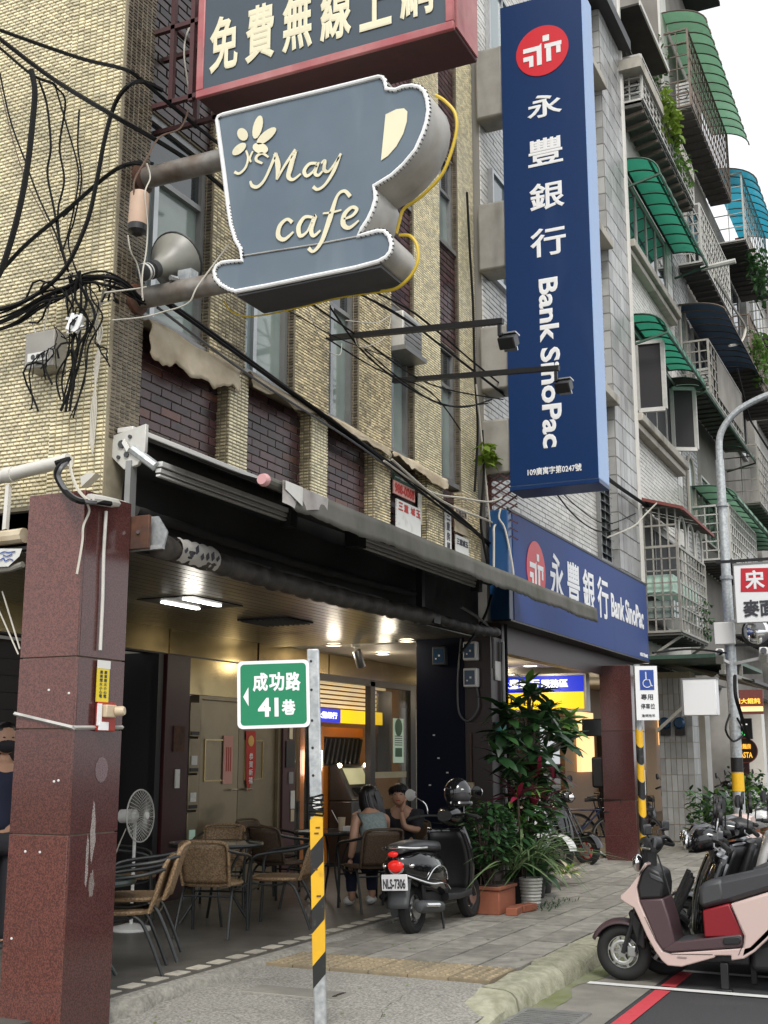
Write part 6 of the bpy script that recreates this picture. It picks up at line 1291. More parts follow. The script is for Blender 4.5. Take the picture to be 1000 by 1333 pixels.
def scooter(lab, body='black_gloss', trim='chrome', seat='seat_vinyl', plate=None, rim='alloy', inner='black_plastic', group=None, classic=True, tail='tail_red'):
    t = thing('scooter', lab, 'scooter', (0, 0, 0), group)
    wheel(t, -.63, .215, .215, rim); wheel(t, .63, .215, .215, rim)
    # tail body: lofted round haunches
    hz = .03 if classic else .0
    obj('body', MB().loft([ring(-.93, .63, .05, .05), ring(-.88, .60, .12, .10), ring(-.74, .575, .185 + hz, .155), ring(-.55, .54, .20 + hz, .175), ring(-.36, .52, .185 + hz, .18), ring(-.20, .47, .16, .19), ring(-.10, .40, .13, .15)]), body, t, ang=60)
    obj('seat', MB().loft([ring(-.90, .725, .08, .025), ring(-.82, .75, .125, .045), ring(-.60, .755, .145, .055), ring(-.38, .735, .135, .055), ring(-.18, .725, .105, .05), ring(-.08, .70, .06, .03)]), seat, t, ang=60)
    obj('grab_rail', MB().tube(smooth_path([(-.60, .16, .735), (-.85, .15, .745), (-.97, .06, .76), (-.97, -.06, .76), (-.85, -.15, .745), (-.60, -.16, .735)], 5), .011, 7), trim, t)
    obj('floorboard', MB().loft([ring(-.16, .275, .15, .04, e=5), ring(.10, .26, .16, .035, e=5), ring(.34, .275, .17, .04, e=5)]), inner, t)
    def shield(u, v):
        z = .26 + v * .62; y = (u - .5) * 2 * (.155 + .075 * math.sin(v * 2.6)); return (.40 - .16 * v + .05 * math.sin(v * 3.1) - 1.5 * y * y, y, z)
    s = obj('leg_shield', MB().grid(shield, 10, 10), body, t, ang=80); k = s.modifiers.new('thick', 'SOLIDIFY'); k.thickness = .045; k.offset = -1
    s2 = obj('inner_panel', MB().grid(lambda u, v: (shield(u * .84 + .08, v * .9 + .05)[0] - .05, shield(u * .84 + .08, v)[1], .29 + v * .55), 8, 8), inner, t, ang=80); k = s2.modifiers.new('thick', 'SOLIDIFY'); k.thickness = .03
    obj('front_fender', MB().grid(lambda u, v: (.63 + (.255 - .02 * (2 * v - 1) ** 2) * math.cos(.15 + u * 2.3), (v - .5) * .16, .225 + (.255 - .02 * (2 * v - 1) ** 2) * math.sin(.15 + u * 2.3)), 14, 6), body, t, ang=80)
    fk = MB()
    for y in (-.062, .062): fk.tube([(.63, y, .215), (.50, y, .50), (.40, y * .8, .70)], .019, 7)
    obj('fork', fk, 'black_plastic', t)
    obj('steering_head', MB().loft([ring(.42, .93, .06, .05), ring(.36, .965, .11, .085), ring(.27, .985, .12, .085), ring(.17, .985, .075, .05)]), body, t, ang=60)
    obj('headlight', MB().ell((.43, 0, .955), (.03, .075, .055), 14, 8), 'chrome', t)
    obj('handlebar', MB().tube(smooth_path([(.14, -.36, .965), (.19, -.22, .99), (.25, 0, .98), (.19, .22, .99), (.14, .36, .965)], 4), .013, 7), 'black_metal', t)
    for y in (-1, 1):
        obj('grip', MB().tube([(.135, .365 * y, .963), (.172, .255 * y, .983)], .019, 8), 'rubber', t)
        obj('brake_lever', MB().tube([(.235, .22 * y, .985), (.235, .30 * y, .975), (.20, .37 * y, .955)], .006, 5), 'alloy', t)
        m = obj('mirror_stalk', MB().tube(smooth_path([(.21, .19 * y, 1.0), (.20, .21 * y, 1.10), (.18, .30 * y, 1.17)], 4), .006, 6), trim, t)
        obj('mirror', MB().lathe([(.0, 0), (.058, .0), (.055, .022), (.03, .03)], (.165, .35 * y, 1.19), (1, .0, .05), 16), trim if classic else 'black_plastic', m)
        obj('indicator', MB().ell((-.865, .13 * y, .60), (.03, .03, .022), 10, 7), 'amber' if not classic else 'chrome', t)
        obj('side_trim', MB().tube(smooth_path([(-.90, .10 * y, .52), (-.72, (.20 + hz) * y, .44), (-.50, (.212 + hz) * y, .425), (-.30, .20 * y, .40), (-.12, .15 * y, .34)], 5), .008, 6), trim, t)
        if classic: obj('side_trim', MB().tube(smooth_path([(-.72, .21 * y, .47), (-.64, .235 * y, .55), (-.50, .24 * y, .575), (-.36, .225 * y, .53), (-.30, .21 * y, .44)], 5), .006, 6), trim, t)
        obj('shock', MB().tube([(-.62, .12 * y, .23), (-.66, .125 * y, .48)], .024, 8), 'black_metal', t)
    obj('engine_case', MB().loft([ring(-.72, .225, .045, .07, cy=.13), ring(-.55, .235, .055, .095, cy=.14), ring(-.30, .25, .055, .085, cy=.14), ring(-.20, .26, .04, .06, cy=.13)]), 'grey_plastic', t)
    obj('engine', MB().box(-.50, -.08, .17, -.14, .09, .36), 'black_plastic', t, bev=.03)
    obj('muffler', MB().lathe([(.02, -.28), (.045, -.25), (.055, -.1), (.055, .16), (.045, .2), (.02, .21)], (-.62, -.16, .235), (-1, 0, .10), 14), 'grey_plastic', t)
    obj('muffler_guard', MB().tube([(-.52, -.215, .24), (-.78, -.215, .265)], .018, 6), trim, t)
    obj('air_filter', MB().box(-.72, .09, .33, -.46, .19, .46), 'black_plastic', t, bev=.03)
    obj('rear_fender', MB().grid(lambda u, v: (-.82 - .10 * u - .02 * (1 - (2 * v - 1) ** 2), (v - .5) * .21, .52 - u * .27), 6, 5), 'grey_plastic', t).modifiers.new('thick', 'SOLIDIFY').thickness = .012
    tl = obj('tail_light', MB().ell((-.915, 0, .605), (.035, .075, .055), 16, 10), tail, t)
    obj('tail_bezel', MB().torus((-.905, 0, .605), (1, 0, 0), .07, .011, 22, 6), trim, tl)
    obj('upper_lamp', MB().ell((-.955, 0, .705), (.03, .05, .025), 12, 7), tail, t)
    pl = obj('number_plate', MB().box(-.955, -.125, .40, -.945, .125, .535), 'sign_white', t, bev=.004)
    if plate: text(plate, 'ink_dark', pl, (-.958, .108, .415), (0, -1, 0), (0, 0, 1), .216, .085, .003, .03)
    st = obj('stand', MB().tube([(-.22, .09, .20), (-.26, .13, .0), (-.30, .14, .0)], .012, 6).tube([(-.22, -.09, .20), (-.26, -.13, .0), (-.30, -.14, .0)], .012, 6), 'black_metal', t)
    return t
bsc = scooter('black classic scooter with chrome trim and white number plate by the potted plants', plate='NLS-7306')
bsc.scale = (S9,) * 3; bsc.location = (9.70, 4.02, .118); bsc.rotation_euler = (R(-3), 0, R(-2))
hl_ = thing('helmet', 'glossy black full face helmet hung on the handlebar of the black scooter', 'helmet', tuple((9.665,3.86,1.203)))
HC = Vector((9.665,3.86,1.203))
obj('shell', MB().ell(tuple(HC), (.125, .115, .125), 22, 14).xf(Matrix.Identity(4)), 'black_gloss', hl_)
obj('visor_opening', MB().ell(tuple(HC + Vector((-.045, -.045, -.035))), (.085, .078, .062), 16, 10), 'interior_dark', hl_)
obj('chin_bar', MB().tube([tuple(HC + Vector((.10 * math.cos(a) - .01, .10 * math.sin(a) - .01, -.085))) for a in [R(q_) for q_ in range(150, 305, 15)]], .024, 8), 'black_gloss', hl_)
obj('painted_highlight', MB().ell(tuple(HC + Vector((-.09, -.07, .03))), (.006, .022, .008), 8, 5), 'sign_white', hl_)  # white spot painted on as a highlight of the glossy shell

# ---- pink electric scooter, nose to the kerb (built across its width)
ps_ = thing('scooter', 'pale pink electric scooter with plum floor and red side panel parked nose to the kerb', 'scooter', (8.55, 1.6, 0))
XL, XR = 8.385, 8.715
def flat(name, pts, m, parent=ps_, x0=XL, x1=XR, bev=.02, lab=None):
    return obj(name, MB().prism([(x0, p[1], p[2]) for p in pts], (x1 - x0, 0, 0)), m, parent, bev=bev, label=lab)
G = lambda pts: pts
def wheel_y(parent, y, z, r, w, x):
    obj('tyre', MB().torus((x, y, z), (1, 0, 0), r - w, w, 40, 12, 1.0), 'rubber', parent)
    obj('rim', MB().torus((x, y, z), (1, 0, 0), r - w * 1.8, .011, 32, 6, 2.6), 'alloy', parent)
    sp = MB()
    for k in range(6):
        a = k * math.pi / 3 + .2; d = Vector((0, math.cos(a), math.sin(a))); L = (r - w * 1.9) / 2
        sp.obox(tuple(Vector((x - .01, y, z)) + d * L), d * L, Vector((.014, 0, 0)), d.cross(Vector((1, 0, 0))) * .010)
    sp.lathe([(.028, -.06), (.03, .06)], (x, y, z), (1, 0, 0), 14); obj('spokes', sp, 'alloy', parent)
    dk = MB().torus((x - .045, y, z), (1, 0, 0), .070, .012, 26, 6, .25)
    for k in range(6): a = k * math.pi / 3; dk.obox((x - .045, y + .04 * math.cos(a), z + .04 * math.sin(a)), (.002, 0, 0), (0, .022 * math.cos(a), .022 * math.sin(a)), (0, -.006 * math.sin(a), .006 * math.cos(a)))
    obj('brake_disc', dk, 'steel', parent)
wheel_y(ps_, 2.20, .19, .19, .046, 8.55); wheel_y(ps_, .98, .19, .19, .05, 8.55)
flat('apron_panel', [(8.385,1.993,0.798),(8.385,2.045,0.706),(8.385,2.108,0.626),(8.385,2.167,0.575),(8.385,2.172,0.551),(8.385,2.125,0.521),(8.385,2.079,0.499),(8.385,2.047,0.432),(8.385,2.002,0.328),(8.385,1.95,0.232),(8.385,1.904,0.171),(8.385,1.869,0.144),(8.385,1.778,0.142),(8.385,1.644,0.186),(8.385,1.559,0.214),(8.385,1.556,0.228),(8.385,1.453,0.235),(8.385,1.454,0.203),(8.385,1.372,0.22),(8.385,1.3,0.268),(8.385,1.215,0.35),(8.385,1.142,0.424),(8.385,1.138,0.492),(8.385,1.333,0.299),(8.385,1.386,0.283),(8.385,1.847,0.223),(8.385,1.901,0.234),(8.385,1.939,0.291),(8.385,2.042,0.539),(8.385,2.056,0.634),(8.385,2.021,0.731),(8.385,1.975,0.783)], 'scooter_pink', bev=.012)
flat('side_panel', [(8.385,1.446,0.554),(8.385,1.197,0.639),(8.385,0.908,0.723),(8.385,0.868,0.663),(8.385,0.979,0.5),(8.385,1.142,0.424),(8.385,1.215,0.346),(8.385,1.3,0.268),(8.385,1.372,0.222),(8.385,1.4,0.218),(8.385,1.377,0.297),(8.385,1.366,0.36)], 'scooter_pink', bev=.03)
flat('leg_shield_inner', [(8.395,2.044,0.552),(8.395,1.884,0.569),(8.395,1.85,0.453),(8.395,1.815,0.291),(8.395,1.836,0.241),(8.395,1.903,0.237),(8.395,1.941,0.293)], 'scooter_plum', x0=8.40, x1=8.70, bev=.012)
flat('floorboard', [(8.385,1.901,0.238),(8.385,1.846,0.23),(8.385,1.391,0.289),(8.385,1.376,0.302),(8.385,1.373,0.359),(8.385,1.387,0.37),(8.385,1.636,0.327),(8.385,1.807,0.298)], 'scooter_plum', x0=8.38, x1=8.72, bev=.014)
flat('floor_mat', [(8.375,1.854,0.27),(8.375,1.804,0.301),(8.375,1.635,0.326),(8.375,1.605,0.316),(8.375,1.637,0.282),(8.375,1.831,0.253)], 'grey_plastic', x0=8.39, x1=8.71, bev=.004)
flat('foot_peg', [(8.37,1.501,0.323),(8.37,1.491,0.341),(8.37,1.391,0.36),(8.37,1.379,0.333),(8.37,1.393,0.311),(8.37,1.487,0.301)], 'black_plastic', x0=8.366, x1=8.38, bev=.006)
flat('battery_cover', [(8.4,1.624,0.504),(8.4,1.449,0.557),(8.4,1.368,0.361),(8.4,1.376,0.354),(8.4,1.621,0.335)], 'scooter_red', x0=8.395, x1=8.705, bev=.02, lab='red front side panel')
flat('seat', [(8.4,1.65,0.627),(8.4,1.621,0.68),(8.4,1.463,0.719),(8.4,1.19,0.788),(8.4,0.902,0.836),(8.4,0.849,0.798),(8.4,0.898,0.728),(8.4,1.199,0.645),(8.4,1.448,0.559),(8.4,1.63,0.508),(8.4,1.65,0.545)], 'seat_vinyl', x0=8.41, x1=8.69, bev=.04)
flat('seat_front', [(8.39,1.648,0.628),(8.39,1.619,0.681),(8.39,1.483,0.714),(8.39,1.468,0.566),(8.39,1.628,0.512),(8.39,1.648,0.546)], 'grey_plastic', x0=8.405, x1=8.695, bev=.03)
flat('dash_panel', [(8.4,1.985,0.782),(8.4,1.887,0.735),(8.4,1.876,0.652),(8.4,1.885,0.566),(8.4,2.045,0.552),(8.4,2.057,0.632),(8.4,2.025,0.73)], 'black_plastic', x0=8.40, x1=8.70, bev=.02)
flat('glove_rim', [(8.39,1.97,0.735),(8.39,1.887,0.7),(8.39,1.873,0.671),(8.39,1.913,0.678),(8.39,1.959,0.697)], 'grey_plastic', x0=8.392, x1=8.41, bev=.006)
fy, fz = 2.20, .19
obj('front_fender', MB().grid(lambda u, v: (8.55 + (v - .5) * .15, fy + (.235 - .03 * (2 * v - 1) ** 2) * math.cos(.05 + u * 2.15 + .35), fz + (.225 - .03 * (2 * v - 1) ** 2) * math.sin(.05 + u * 2.15 + .35)), 14, 6), 'scooter_plum', ps_, ang=80).modifiers.new('thick', 'SOLIDIFY').thickness = .012
fk = MB()
for x in (8.485, 8.615): fk.tube([(x, 2.19, .19), (x, 2.13, .36), (x, 2.08, .52)], .017, 7)
obj('fork', fk, 'black_plastic', ps_); obj('caliper', MB().box(8.475, 2.10, .17, 8.51, 2.16, .24), 'alloy', ps_, bev=.008)
obj('fork_shroud', MB().prism([(8.47,2.122,0.478),(8.47,2.08,0.432),(8.47,2.032,0.363),(8.47,2.039,0.22),(8.47,2.087,0.253),(8.47,2.118,0.358),(8.47,2.142,0.453)], (.16, 0, 0)), 'black_plastic', ps_, bev=.01)
obj('steering_column', MB().loft([[(8.55 + .05 * math.cos(a), 2.0 - .02 * h + .05 * math.sin(a), .68 + h) for a in [k * math.pi / 5 for k in range(10)]] for h in (0, .12, .24)]), 'black_plastic', ps_)
obj('handlebar', MB().tube(smooth_path([(8.26, 1.90, .895), (8.38, 1.92, .95), (8.55, 1.98, .915), (8.72, 1.92, .95), (8.84, 1.90, .895)], 4), .014, 8), 'black_metal', ps_)
obj('handlebar_cover', MB().loft([ring(8.42, .905, .035, .03, cy=1.97), ring(8.50, .915, .07, .05, cy=1.98), ring(8.60, .915, .07, .05, cy=1.98), ring(8.68, .905, .035, .03, cy=1.97)]), 'black_plastic', ps_)
for s in (-1, 1):
    obj('grip', MB().tube([(8.55 + s * .30, 1.895, .892), (8.55 + s * .19, 1.94, .912)], .018, 8), 'rubber', ps_); obj('brake_lever', MB().tube([(8.55 + s * .15, 2.0, .91), (8.55 + s * .24, 1.99, .90), (8.55 + s * .31, 1.92, .90)], .006, 5), 'alloy', ps_)
    m = obj('mirror_stalk', MB().tube(smooth_path([(8.55 + s * .14, 1.96, .96), (8.55 + s * .17, 1.97, .99), (8.55 + s * .23, 1.92, 1.01)], 4), .006, 6), 'black_plastic', ps_)
    obj('mirror', MB().obox((8.55 + s * .28, 1.94, 1.02), (.055, -.01, 0), (0, .012, .002), (0, .0, .036)), 'black_plastic', m, bev=.012)
obj('headlight', MB().ell((8.55, 2.08, .78), (.06, .035, .06), 14, 9), 'chrome', ps_)
sm_ = obj('side_stand', MB().box(8.40, 1.48, .02, 8.43, 1.53, .18).box(8.39, 1.46, .0, 8.45, 1.56, .02).box(8.66, 1.34, .02, 8.69, 1.38, .2), 'black_metal', ps_, bev=.004)
obj('motor', MB().box(8.45, .98, .13, 8.65, 1.35, .32), 'black_plastic', ps_, bev=.04); obj('underbody', MB().box(8.44, 1.35, .17, 8.66, 1.85, .26), 'black_plastic', ps_, bev=.02)
obj('tail_light', MB().box(8.46, .50, .66, 8.64, .53, .70), 'tail_red', ps_, bev=.008)
for pts, r in (([(8.45,1.89,0.647),(8.45,2.022,0.485),(8.45,2.066,0.34),(8.45,2.097,0.207)], .006), ([(8.4,1.907,0.854),(8.4,1.864,0.712),(8.4,1.832,0.595)], .006)): obj('hose', MB().tube(smooth_path(pts, 6), r, 6), 'black_metal', ps_)
obj('panel_gap', MB().tube([(8.383,1.434,0.551),(8.383,1.384,0.41),(8.383,1.368,0.32),(8.383,1.405,0.241)], .0022, 4).tube([(8.383,2.008,0.446),(8.383,1.935,0.291),(8.383,1.894,0.235),(8.383,1.834,0.22),(8.383,1.57,0.233)], .002, 4), 'black_metal', ps_)
obj('badge', MB().box(8.379, 1.02, .50, 8.386, 1.12, .515).box(8.379, 1.74, .20, 8.386, 1.80, .207), 'alloy', ps_)

# ---- row of scooters parked behind it along the kerb
specs = [(8.98, 2.0, 'black_gloss', 'chrome', 'black scooter with silver foot well half hidden by the pink one', False),
 (9.22, 2.06, 'scooter_silver', 'black_plastic', 'silver grey scooter parked next behind the pink electric scooter', False),
 (9.45, 2.12, 'black_gloss', 'black_plastic', 'black scooter squeezed right behind the silver grey one', True),
 (9.95, 2.06, 'black_gloss', 'black_plastic', 'black scooter third in the row behind the pink one', True),
 (10.35, 2.0, 'black_plastic', 'black_plastic', 'matt black scooter in the middle of the kerbside row', False),
 (10.7, 2.12, 'scooter_silver', 'black_plastic', 'silver scooter in the thick of the kerbside row', False),
 (11.05, 2.1, 'scooter_pink', 'black_plastic', 'second pale pink scooter deep in the kerbside row', False),
 (11.7, 2.02, 'scooter_white', 'black_plastic', 'white scooter in the kerbside row near the parking sign pole', False),
 (12.5, 2.1, 'black_gloss', 'chrome', 'black chrome trimmed scooter beyond the parking sign pole', True),
 (13.4, 2.0, 'scooter_silver', 'black_plastic', 'silver scooter farther along the kerb', False),
 (15.3, 2.1, 'black_plastic', 'black_plastic', 'matt black scooter near the far end of the kerbside row', False),
 (16.2, 2.05, 'scooter_white', 'black_plastic', 'white scooter at the far end of the kerbside row', False),
 (14.3, 2.05, 'scooter_blue', 'black_plastic', 'dark blue scooter far along the kerb', True)]
made = {}; used = set()
for x, yf, b, tr, lab, cl in specs:
    key = (b, tr, cl)
    if key in made: s = dup(made[key], (0, 0, 0), 0, lab)
    else: s = scooter(lab, b, tr, group=None, classic=cl, inner='scooter_silver' if tr == 'chrome' and not cl else 'black_plastic'); made[key] = s
    s['label'] = lab; s['group'] = 'scooters parked along the kerb'
    s.scale = (.96,) * 3; s.location = (x, yf - .60, .0); s.rotation_euler = (R(random.uniform(-6, -1)), 0, R(90 + random.uniform(-11, 11)))
    if key in used:
        st_ = [c for c in s.children if c.name.startswith('mirror_stalk')]; random.shuffle(st_)
        for c in st_[:random.choice((0, 1, 1, 2))]:
            for g in list(c.children): bpy.data.objects.remove(g)
            bpy.data.objects.remove(c)
    used.add(key)
# scooters under the bank arcade, noses to the street
for b, x, y, az, lab, rim in (('scooter_white', 15.05, 4.62, -112, 'white scooter with a red flank parked by the bank plants', 'black_metal'), ('black_gloss', 15.75, 4.48, -108, 'black scooter with red wheel rims beside the bank pillar', 'red_rim'),
                              ('scooter_silver', 21.6, 4.3, -100, 'silver scooter standing before the grey tiled pillar', 'alloy'), ('black_gloss', 23.2, 3.6, -95, 'black scooter parked in front of the far shops', 'alloy'), ('scooter_white', 25.2, 3.4, -95, 'white scooter parked before the pasta shop', 'alloy')):
    s = scooter(lab, b, 'black_plastic', rim=rim, classic=False); s.scale = (S9,) * 3
    f = Vector((math.cos(R(az)), math.sin(R(az)), 0)); p = Vector((x, y, .118)) - f * .57
    s.location = p; s.rotation_euler = (R(4), 0, R(az))
# a dark raincoat-covered shape and bicycles
def bicycle(lab, x, y, az):
    t = thing('bicycle', lab, 'bicycle', (0, 0, 0))
    for wx in (-.52, .52):
        ty = obj('tyre', MB().torus((wx, 0, .33), (0, 1, 0), .315, .019, 36, 6), 'rubber', t); obj('rim', MB().torus((wx, 0, .33), (0, 1, 0), .292, .010, 36, 5, 1.3), 'alloy', t)
        sp = MB()
        for k in range(18): a = k * math.pi / 9; sp.tube([(wx, .02 * (-1) ** k, .33), (wx + .29 * math.cos(a), 0, .33 + .29 * math.sin(a))], .0022, 3)
        obj('spokes', sp, 'steel', t, 'stuff')
    fr = MB(); A, B, C_, D, H = (-.52, 0, .33), (-.08, 0, .30), (-.20, 0, .74), (.36, 0, .74), (.33, 0, .84)
    for a, b in ((A, B), (A, C_), (B, C_), (B, D), (C_, D)): fr.tube([a, b], .016, 6)
    obj('frame', fr, 'scooter_blue', t); obj('fork', MB().tube([H, (.40, 0, .60), (.52, .0, .33)], .014, 6), 'black_metal', t)
    obj('handlebar', MB().tube(smooth_path([(.22, -.28, .96), (.34, -.12, .97), (.33, 0, .93), (.34, .12, .97), (.22, .28, .96)], 4), .012, 6).tube([H, (.33, 0, .93)], .014, 6), 'black_metal', t)
    obj('saddle', MB().loft([ring(-.36, .87, .10, .03), ring(-.24, .88, .08, .03), ring(-.10, .875, .03, .02)]), 'seat_vinyl', t); obj('seat_post', MB().tube([C_, (-.23, 0, .86)], .013, 6), 'steel', t)
    obj('chainring', MB().torus((-.08, .04, .30), (0, 1, 0), .085, .008, 20, 5).tube([(-.08, .05, .30), (-.02, .06, .14), (-.02, .14, .14)], .01, 5), 'steel', t)
    obj('basket', MB().box(.42, -.16, .72, .70, .16, .74).bar((.42, -.16, .92), (.70, -.16, .92), .006).bar((.42, .16, .92), (.70, .16, .92), .006).bar((.70, -.16, .92), (.70, .16, .92), .006).bar((.70, -.16, .73), (.70, -.16, .92), .006).bar((.70, .16, .73), (.70, .16, .92), .006), 'black_metal', t)
    t.scale = (S9,) * 3; f = Vector((math.cos(R(az)), math.sin(R(az)), 0)); t.location = Vector((x, y, .118)) - f * .47; t.rotation_euler = (R(5), 0, R(az)); return t
bicycle('bicycle leaning under the bank arcade beside the brown pillar', 16.75, 4.40, -85)
bicycle('bicycle by the foot of the striped parking sign pole', 17.35, 4.12, -82)

# ================================================================ PLANTS
LEAF = {}
def leafmesh(L, wd, m, bend=.25, fold=.15, nseg=5, key=None):
    k = (round(L, 3), round(wd, 3), m, bend, fold)
    if k in LEAF: return LEAF[k]
    mb = MB()
    for i in range(nseg + 1):
        t = i / nseg; hw = wd / 2 * (math.sin(math.pi * min(1, t * .92 + .06)) ** .8); x = L * t; z = -bend * L * t * t
        mb.v += [(x, -hw, z + fold * hw), (x, 0, z), (x, hw, z + fold * hw)]
    for i in range(nseg):
        a = i * 3; mb.f += [(a, a + 1, a + 4, a + 3), (a + 1, a + 2, a + 5, a + 4)]
    me = mb.mesh('leaf', m, True, 80, fix=False); LEAF[k] = me; return me
def put_leaf(me, p, az, el, roll, parent, s=1.0):
    o = link('leaf', me, parent, p); o.rotation_euler = Matrix.Rotation(az, 4, 'Z').to_euler()
    M_ = Matrix.Rotation(az, 4, 'Z') @ Matrix.Rotation(-el, 4, 'Y') @ Matrix.Rotation(roll, 4, 'X'); o.rotation_euler = M_.to_euler(); o.scale = (s, s, s); return o
def foliage(name, leaves, m, parent, L, wd, bend=.25, nseg=3):
    """many small leaves joined into one part"""
    mb = MB(); base = leafmesh(L, wd, m, bend, .15, nseg)
    bv = [v.co.copy() for v in base.vertices]; bf = [tuple(p.vertices) for p in base.polygons]
    for p, az, el, ro, s in leaves:
        M_ = Matrix.Translation(p) @ Matrix.Rotation(az, 4, 'Z') @ Matrix.Rotation(-el, 4, 'Y') @ Matrix.Rotation(ro, 4, 'X') @ Matrix.Scale(s, 4)
        i = len(mb.v); mb.v += [tuple(M_ @ v) for v in bv]; mb.f += [tuple(i + q_ for q_ in f) for f in bf]
    og = org(parent) if parent is not None else Vector()
    mb.v = [(p[0] - og.x, p[1] - og.y, p[2] - og.z) for p in mb.v]
    return link(name, mb.mesh(name, m, True, 80, fix=False), parent, None, 'stuff')
random.seed(21)
U = random.uniform
def whorl(c, n, me_list, parent, el0=.1, el1=.9, s0=.8, s1=1.15):
    for k in range(n): put_leaf(random.choice(me_list), c, k * 2.4 + U(-.3, .3), U(el0, el1), U(-.4, .4), parent, U(s0, s1))
# big-leaved potted tree
tr = thing('potted_tree', 'tall potted tree with large glossy dark leaves between the black scooter and the bank', 'plant', (11.9, 4.0, .13))
tk_ = obj('trunk', MB().tube(smooth_path([(11.9, 4.0, .4), (11.95, 3.97, .9), (11.9, 4.0, 1.3), (12.0, 3.95, 1.7), (11.95, 3.98, 2.1)], 4), [.03] * 8 + [.025] * 5 + [.018] * 4, 7), 'twig', tr)
lm = [leafmesh(.24, .095, 'leaf_dark', .3), leafmesh(.21, .085, 'leaf_mid', .2), leafmesh(.27, .10, 'leaf_dark', .45)]
lmb = [leafmesh(.22, .09, 'leaf_light', .2), leafmesh(.24, .09, 'leaf_mid', .3)]
tips = [(11.95, 3.98, 2.24), (11.85, 3.9, 2.12), (12.2, 3.95, 2.16), (11.55, 3.95, 2.0), (12.4, 3.9, 1.98), (11.2, 3.92, 1.86), (11.9, 3.8, 1.95), (12.7, 3.88, 1.86), (13.1, 3.9, 1.78), (11.5, 3.85, 1.72), (12.1, 3.8, 1.75), (12.6, 3.82, 1.66), (11.1, 3.9, 1.60), (11.7, 3.85, 1.55), (12.2, 3.85, 1.52), (11.3, 3.9, 1.42), (11.8, 3.9, 1.36), (13.2, 3.92, 1.92), (11.05, 3.95, 1.72), (10.95, 3.95, 1.5), (11.4, 3.9, 1.25), (12.0, 3.9, 1.22), (11.1, 3.95, 1.95), (11.65, 3.8, 1.82), (12.35, 3.85, 1.35), (12.9, 3.9, 1.62)]
for k, c in enumerate(tips):
    obj('branch', MB().tube(smooth_path([(11.93, 3.98, min(c[2] - .2, 1.6)), tuple(Vector((11.93, 3.98, c[2] - .2)).lerp(Vector(c), .5)), c], 3), .009, 5), 'twig', tr)
    whorl(c, 13, lmb if k in (0, 8, 17, 7) else lm, tr, -.5, .9)
obj('pot', MB().lathe([(.15, 0), (.2, .3), (.21, .32), (.19, .32), (.18, .28)], (11.9, 4.0, .13), n=20, cap=False), 'pot_dark', tr); obj('soil', MB().lathe([(.18, 0), (.001, .01)], (11.9, 4.0, .40), n=16), 'soil', tr)
# cordyline with wine red leaves
co = thing('cordyline', 'red leaved plant with long wine and magenta blades below the big leaved tree', 'plant', (11.25, 3.85, .13))
for c, n in (((11.15, 3.84, 1.12), 17), ((11.75, 3.84, 1.30), 15), ((11.5, 3.8, 1.0), 13), ((12.3, 3.84, 1.28), 8)):
    obj('stem', MB().tube([(11.3, 3.86, .35), tuple(Vector((11.3, 3.86, .4)).lerp(Vector(c), .6)), c], .012, 6), 'twig', co)
    ml = [leafmesh(.40, .056, 'leaf_wine', .35, .25), leafmesh(.30, .05, 'leaf_wine', .6, .25)]; mm_ = [leafmesh(.32, .048, 'leaf_magenta', .2, .25)]
    for k in range(n): put_leaf(random.choice(mm_ if k % 4 == 0 else ml), c, k * 2.4, U(.05, 1.15), U(-.3, .3), co, U(.8, 1.1))
obj('pot', MB().lathe([(.12, 0), (.15, .24), (.16, .25), (.14, .25), (.13, .2)], (11.3, 3.86, .13), n=18, cap=False), 'pot_dark', co)
# dark bushy shrub in the terracotta planter
sh_ = thing('shrub', 'dense dark green small leaved shrub in the terracotta planter behind the scooter', 'plant', (10.6, 3.95, .4))
lv = []
for k in range(650):
    a, b, r = U(0, 6.28), U(-1, 1), U(.5, 1) ** .5
    p = Vector((10.55 + .34 * r * math.cos(a) * math.sqrt(1 - b * b), 3.93 + .22 * r * math.sin(a) * math.sqrt(1 - b * b), .80 + .32 * r * b))
    lv.append((p, a + U(-.6, .6), U(-.4, .8), U(-.5, .5), U(.7, 1.2)))
foliage('foliage', lv[:430], 'leaf_dark', sh_, .085, .042); foliage('foliage', lv[430:], 'leaf_mid', sh_, .085, .042)
st_ = MB()
for k in range(9): a = U(0, 6.28); st_.tube([(10.55 + U(-.1, .1), 3.93 + U(-.05, .05), .36), (10.55 + .18 * math.cos(a), 3.93 + .12 * math.sin(a), .9)], .007, 4)
obj('stem', st_, 'twig', sh_, 'stuff')
def box_planter(lab, x0, x1, y0, y1, z0, z1, m):
    t = thing('planter', lab, 'planter', ((x0 + x1) / 2, (y0 + y1) / 2, z0))
    obj('box', MB().box(x0, y0, z0, x1, y1, z1 - .03), m, t, bev=.01); obj('lip', MB().box(x0 - .015, y0 - .015, z1 - .03, x1 + .015, y1 + .015, z1), m, t, bev=.006); obj('soil', MB().box(x0 + .02, y0 + .02, z1, x1 - .02, y1 - .02, z1 + .01), 'soil', t); return t
box_planter('rectangular terracotta planter on the pavement behind the black scooter', 10.42, 10.86, 3.78, 4.12, .13, .37, 'terracotta')
for k, (x, y, az, lab) in enumerate(((10.55, 3.69, .1, 'red brick lying before the terracotta planter, left of two'), (10.82, 3.67, -.25, 'red brick lying before the terracotta planter, right of two'))):
    o = tag(obj('brick', MB().box(-.11, -.05, 0, .11, .05, .065), 'terracotta', None, bev=.006, loc=(0, 0, 0)), lab, 'brick'); o.location = (x, y, .131); o.rotation_euler = (0, 0, az)
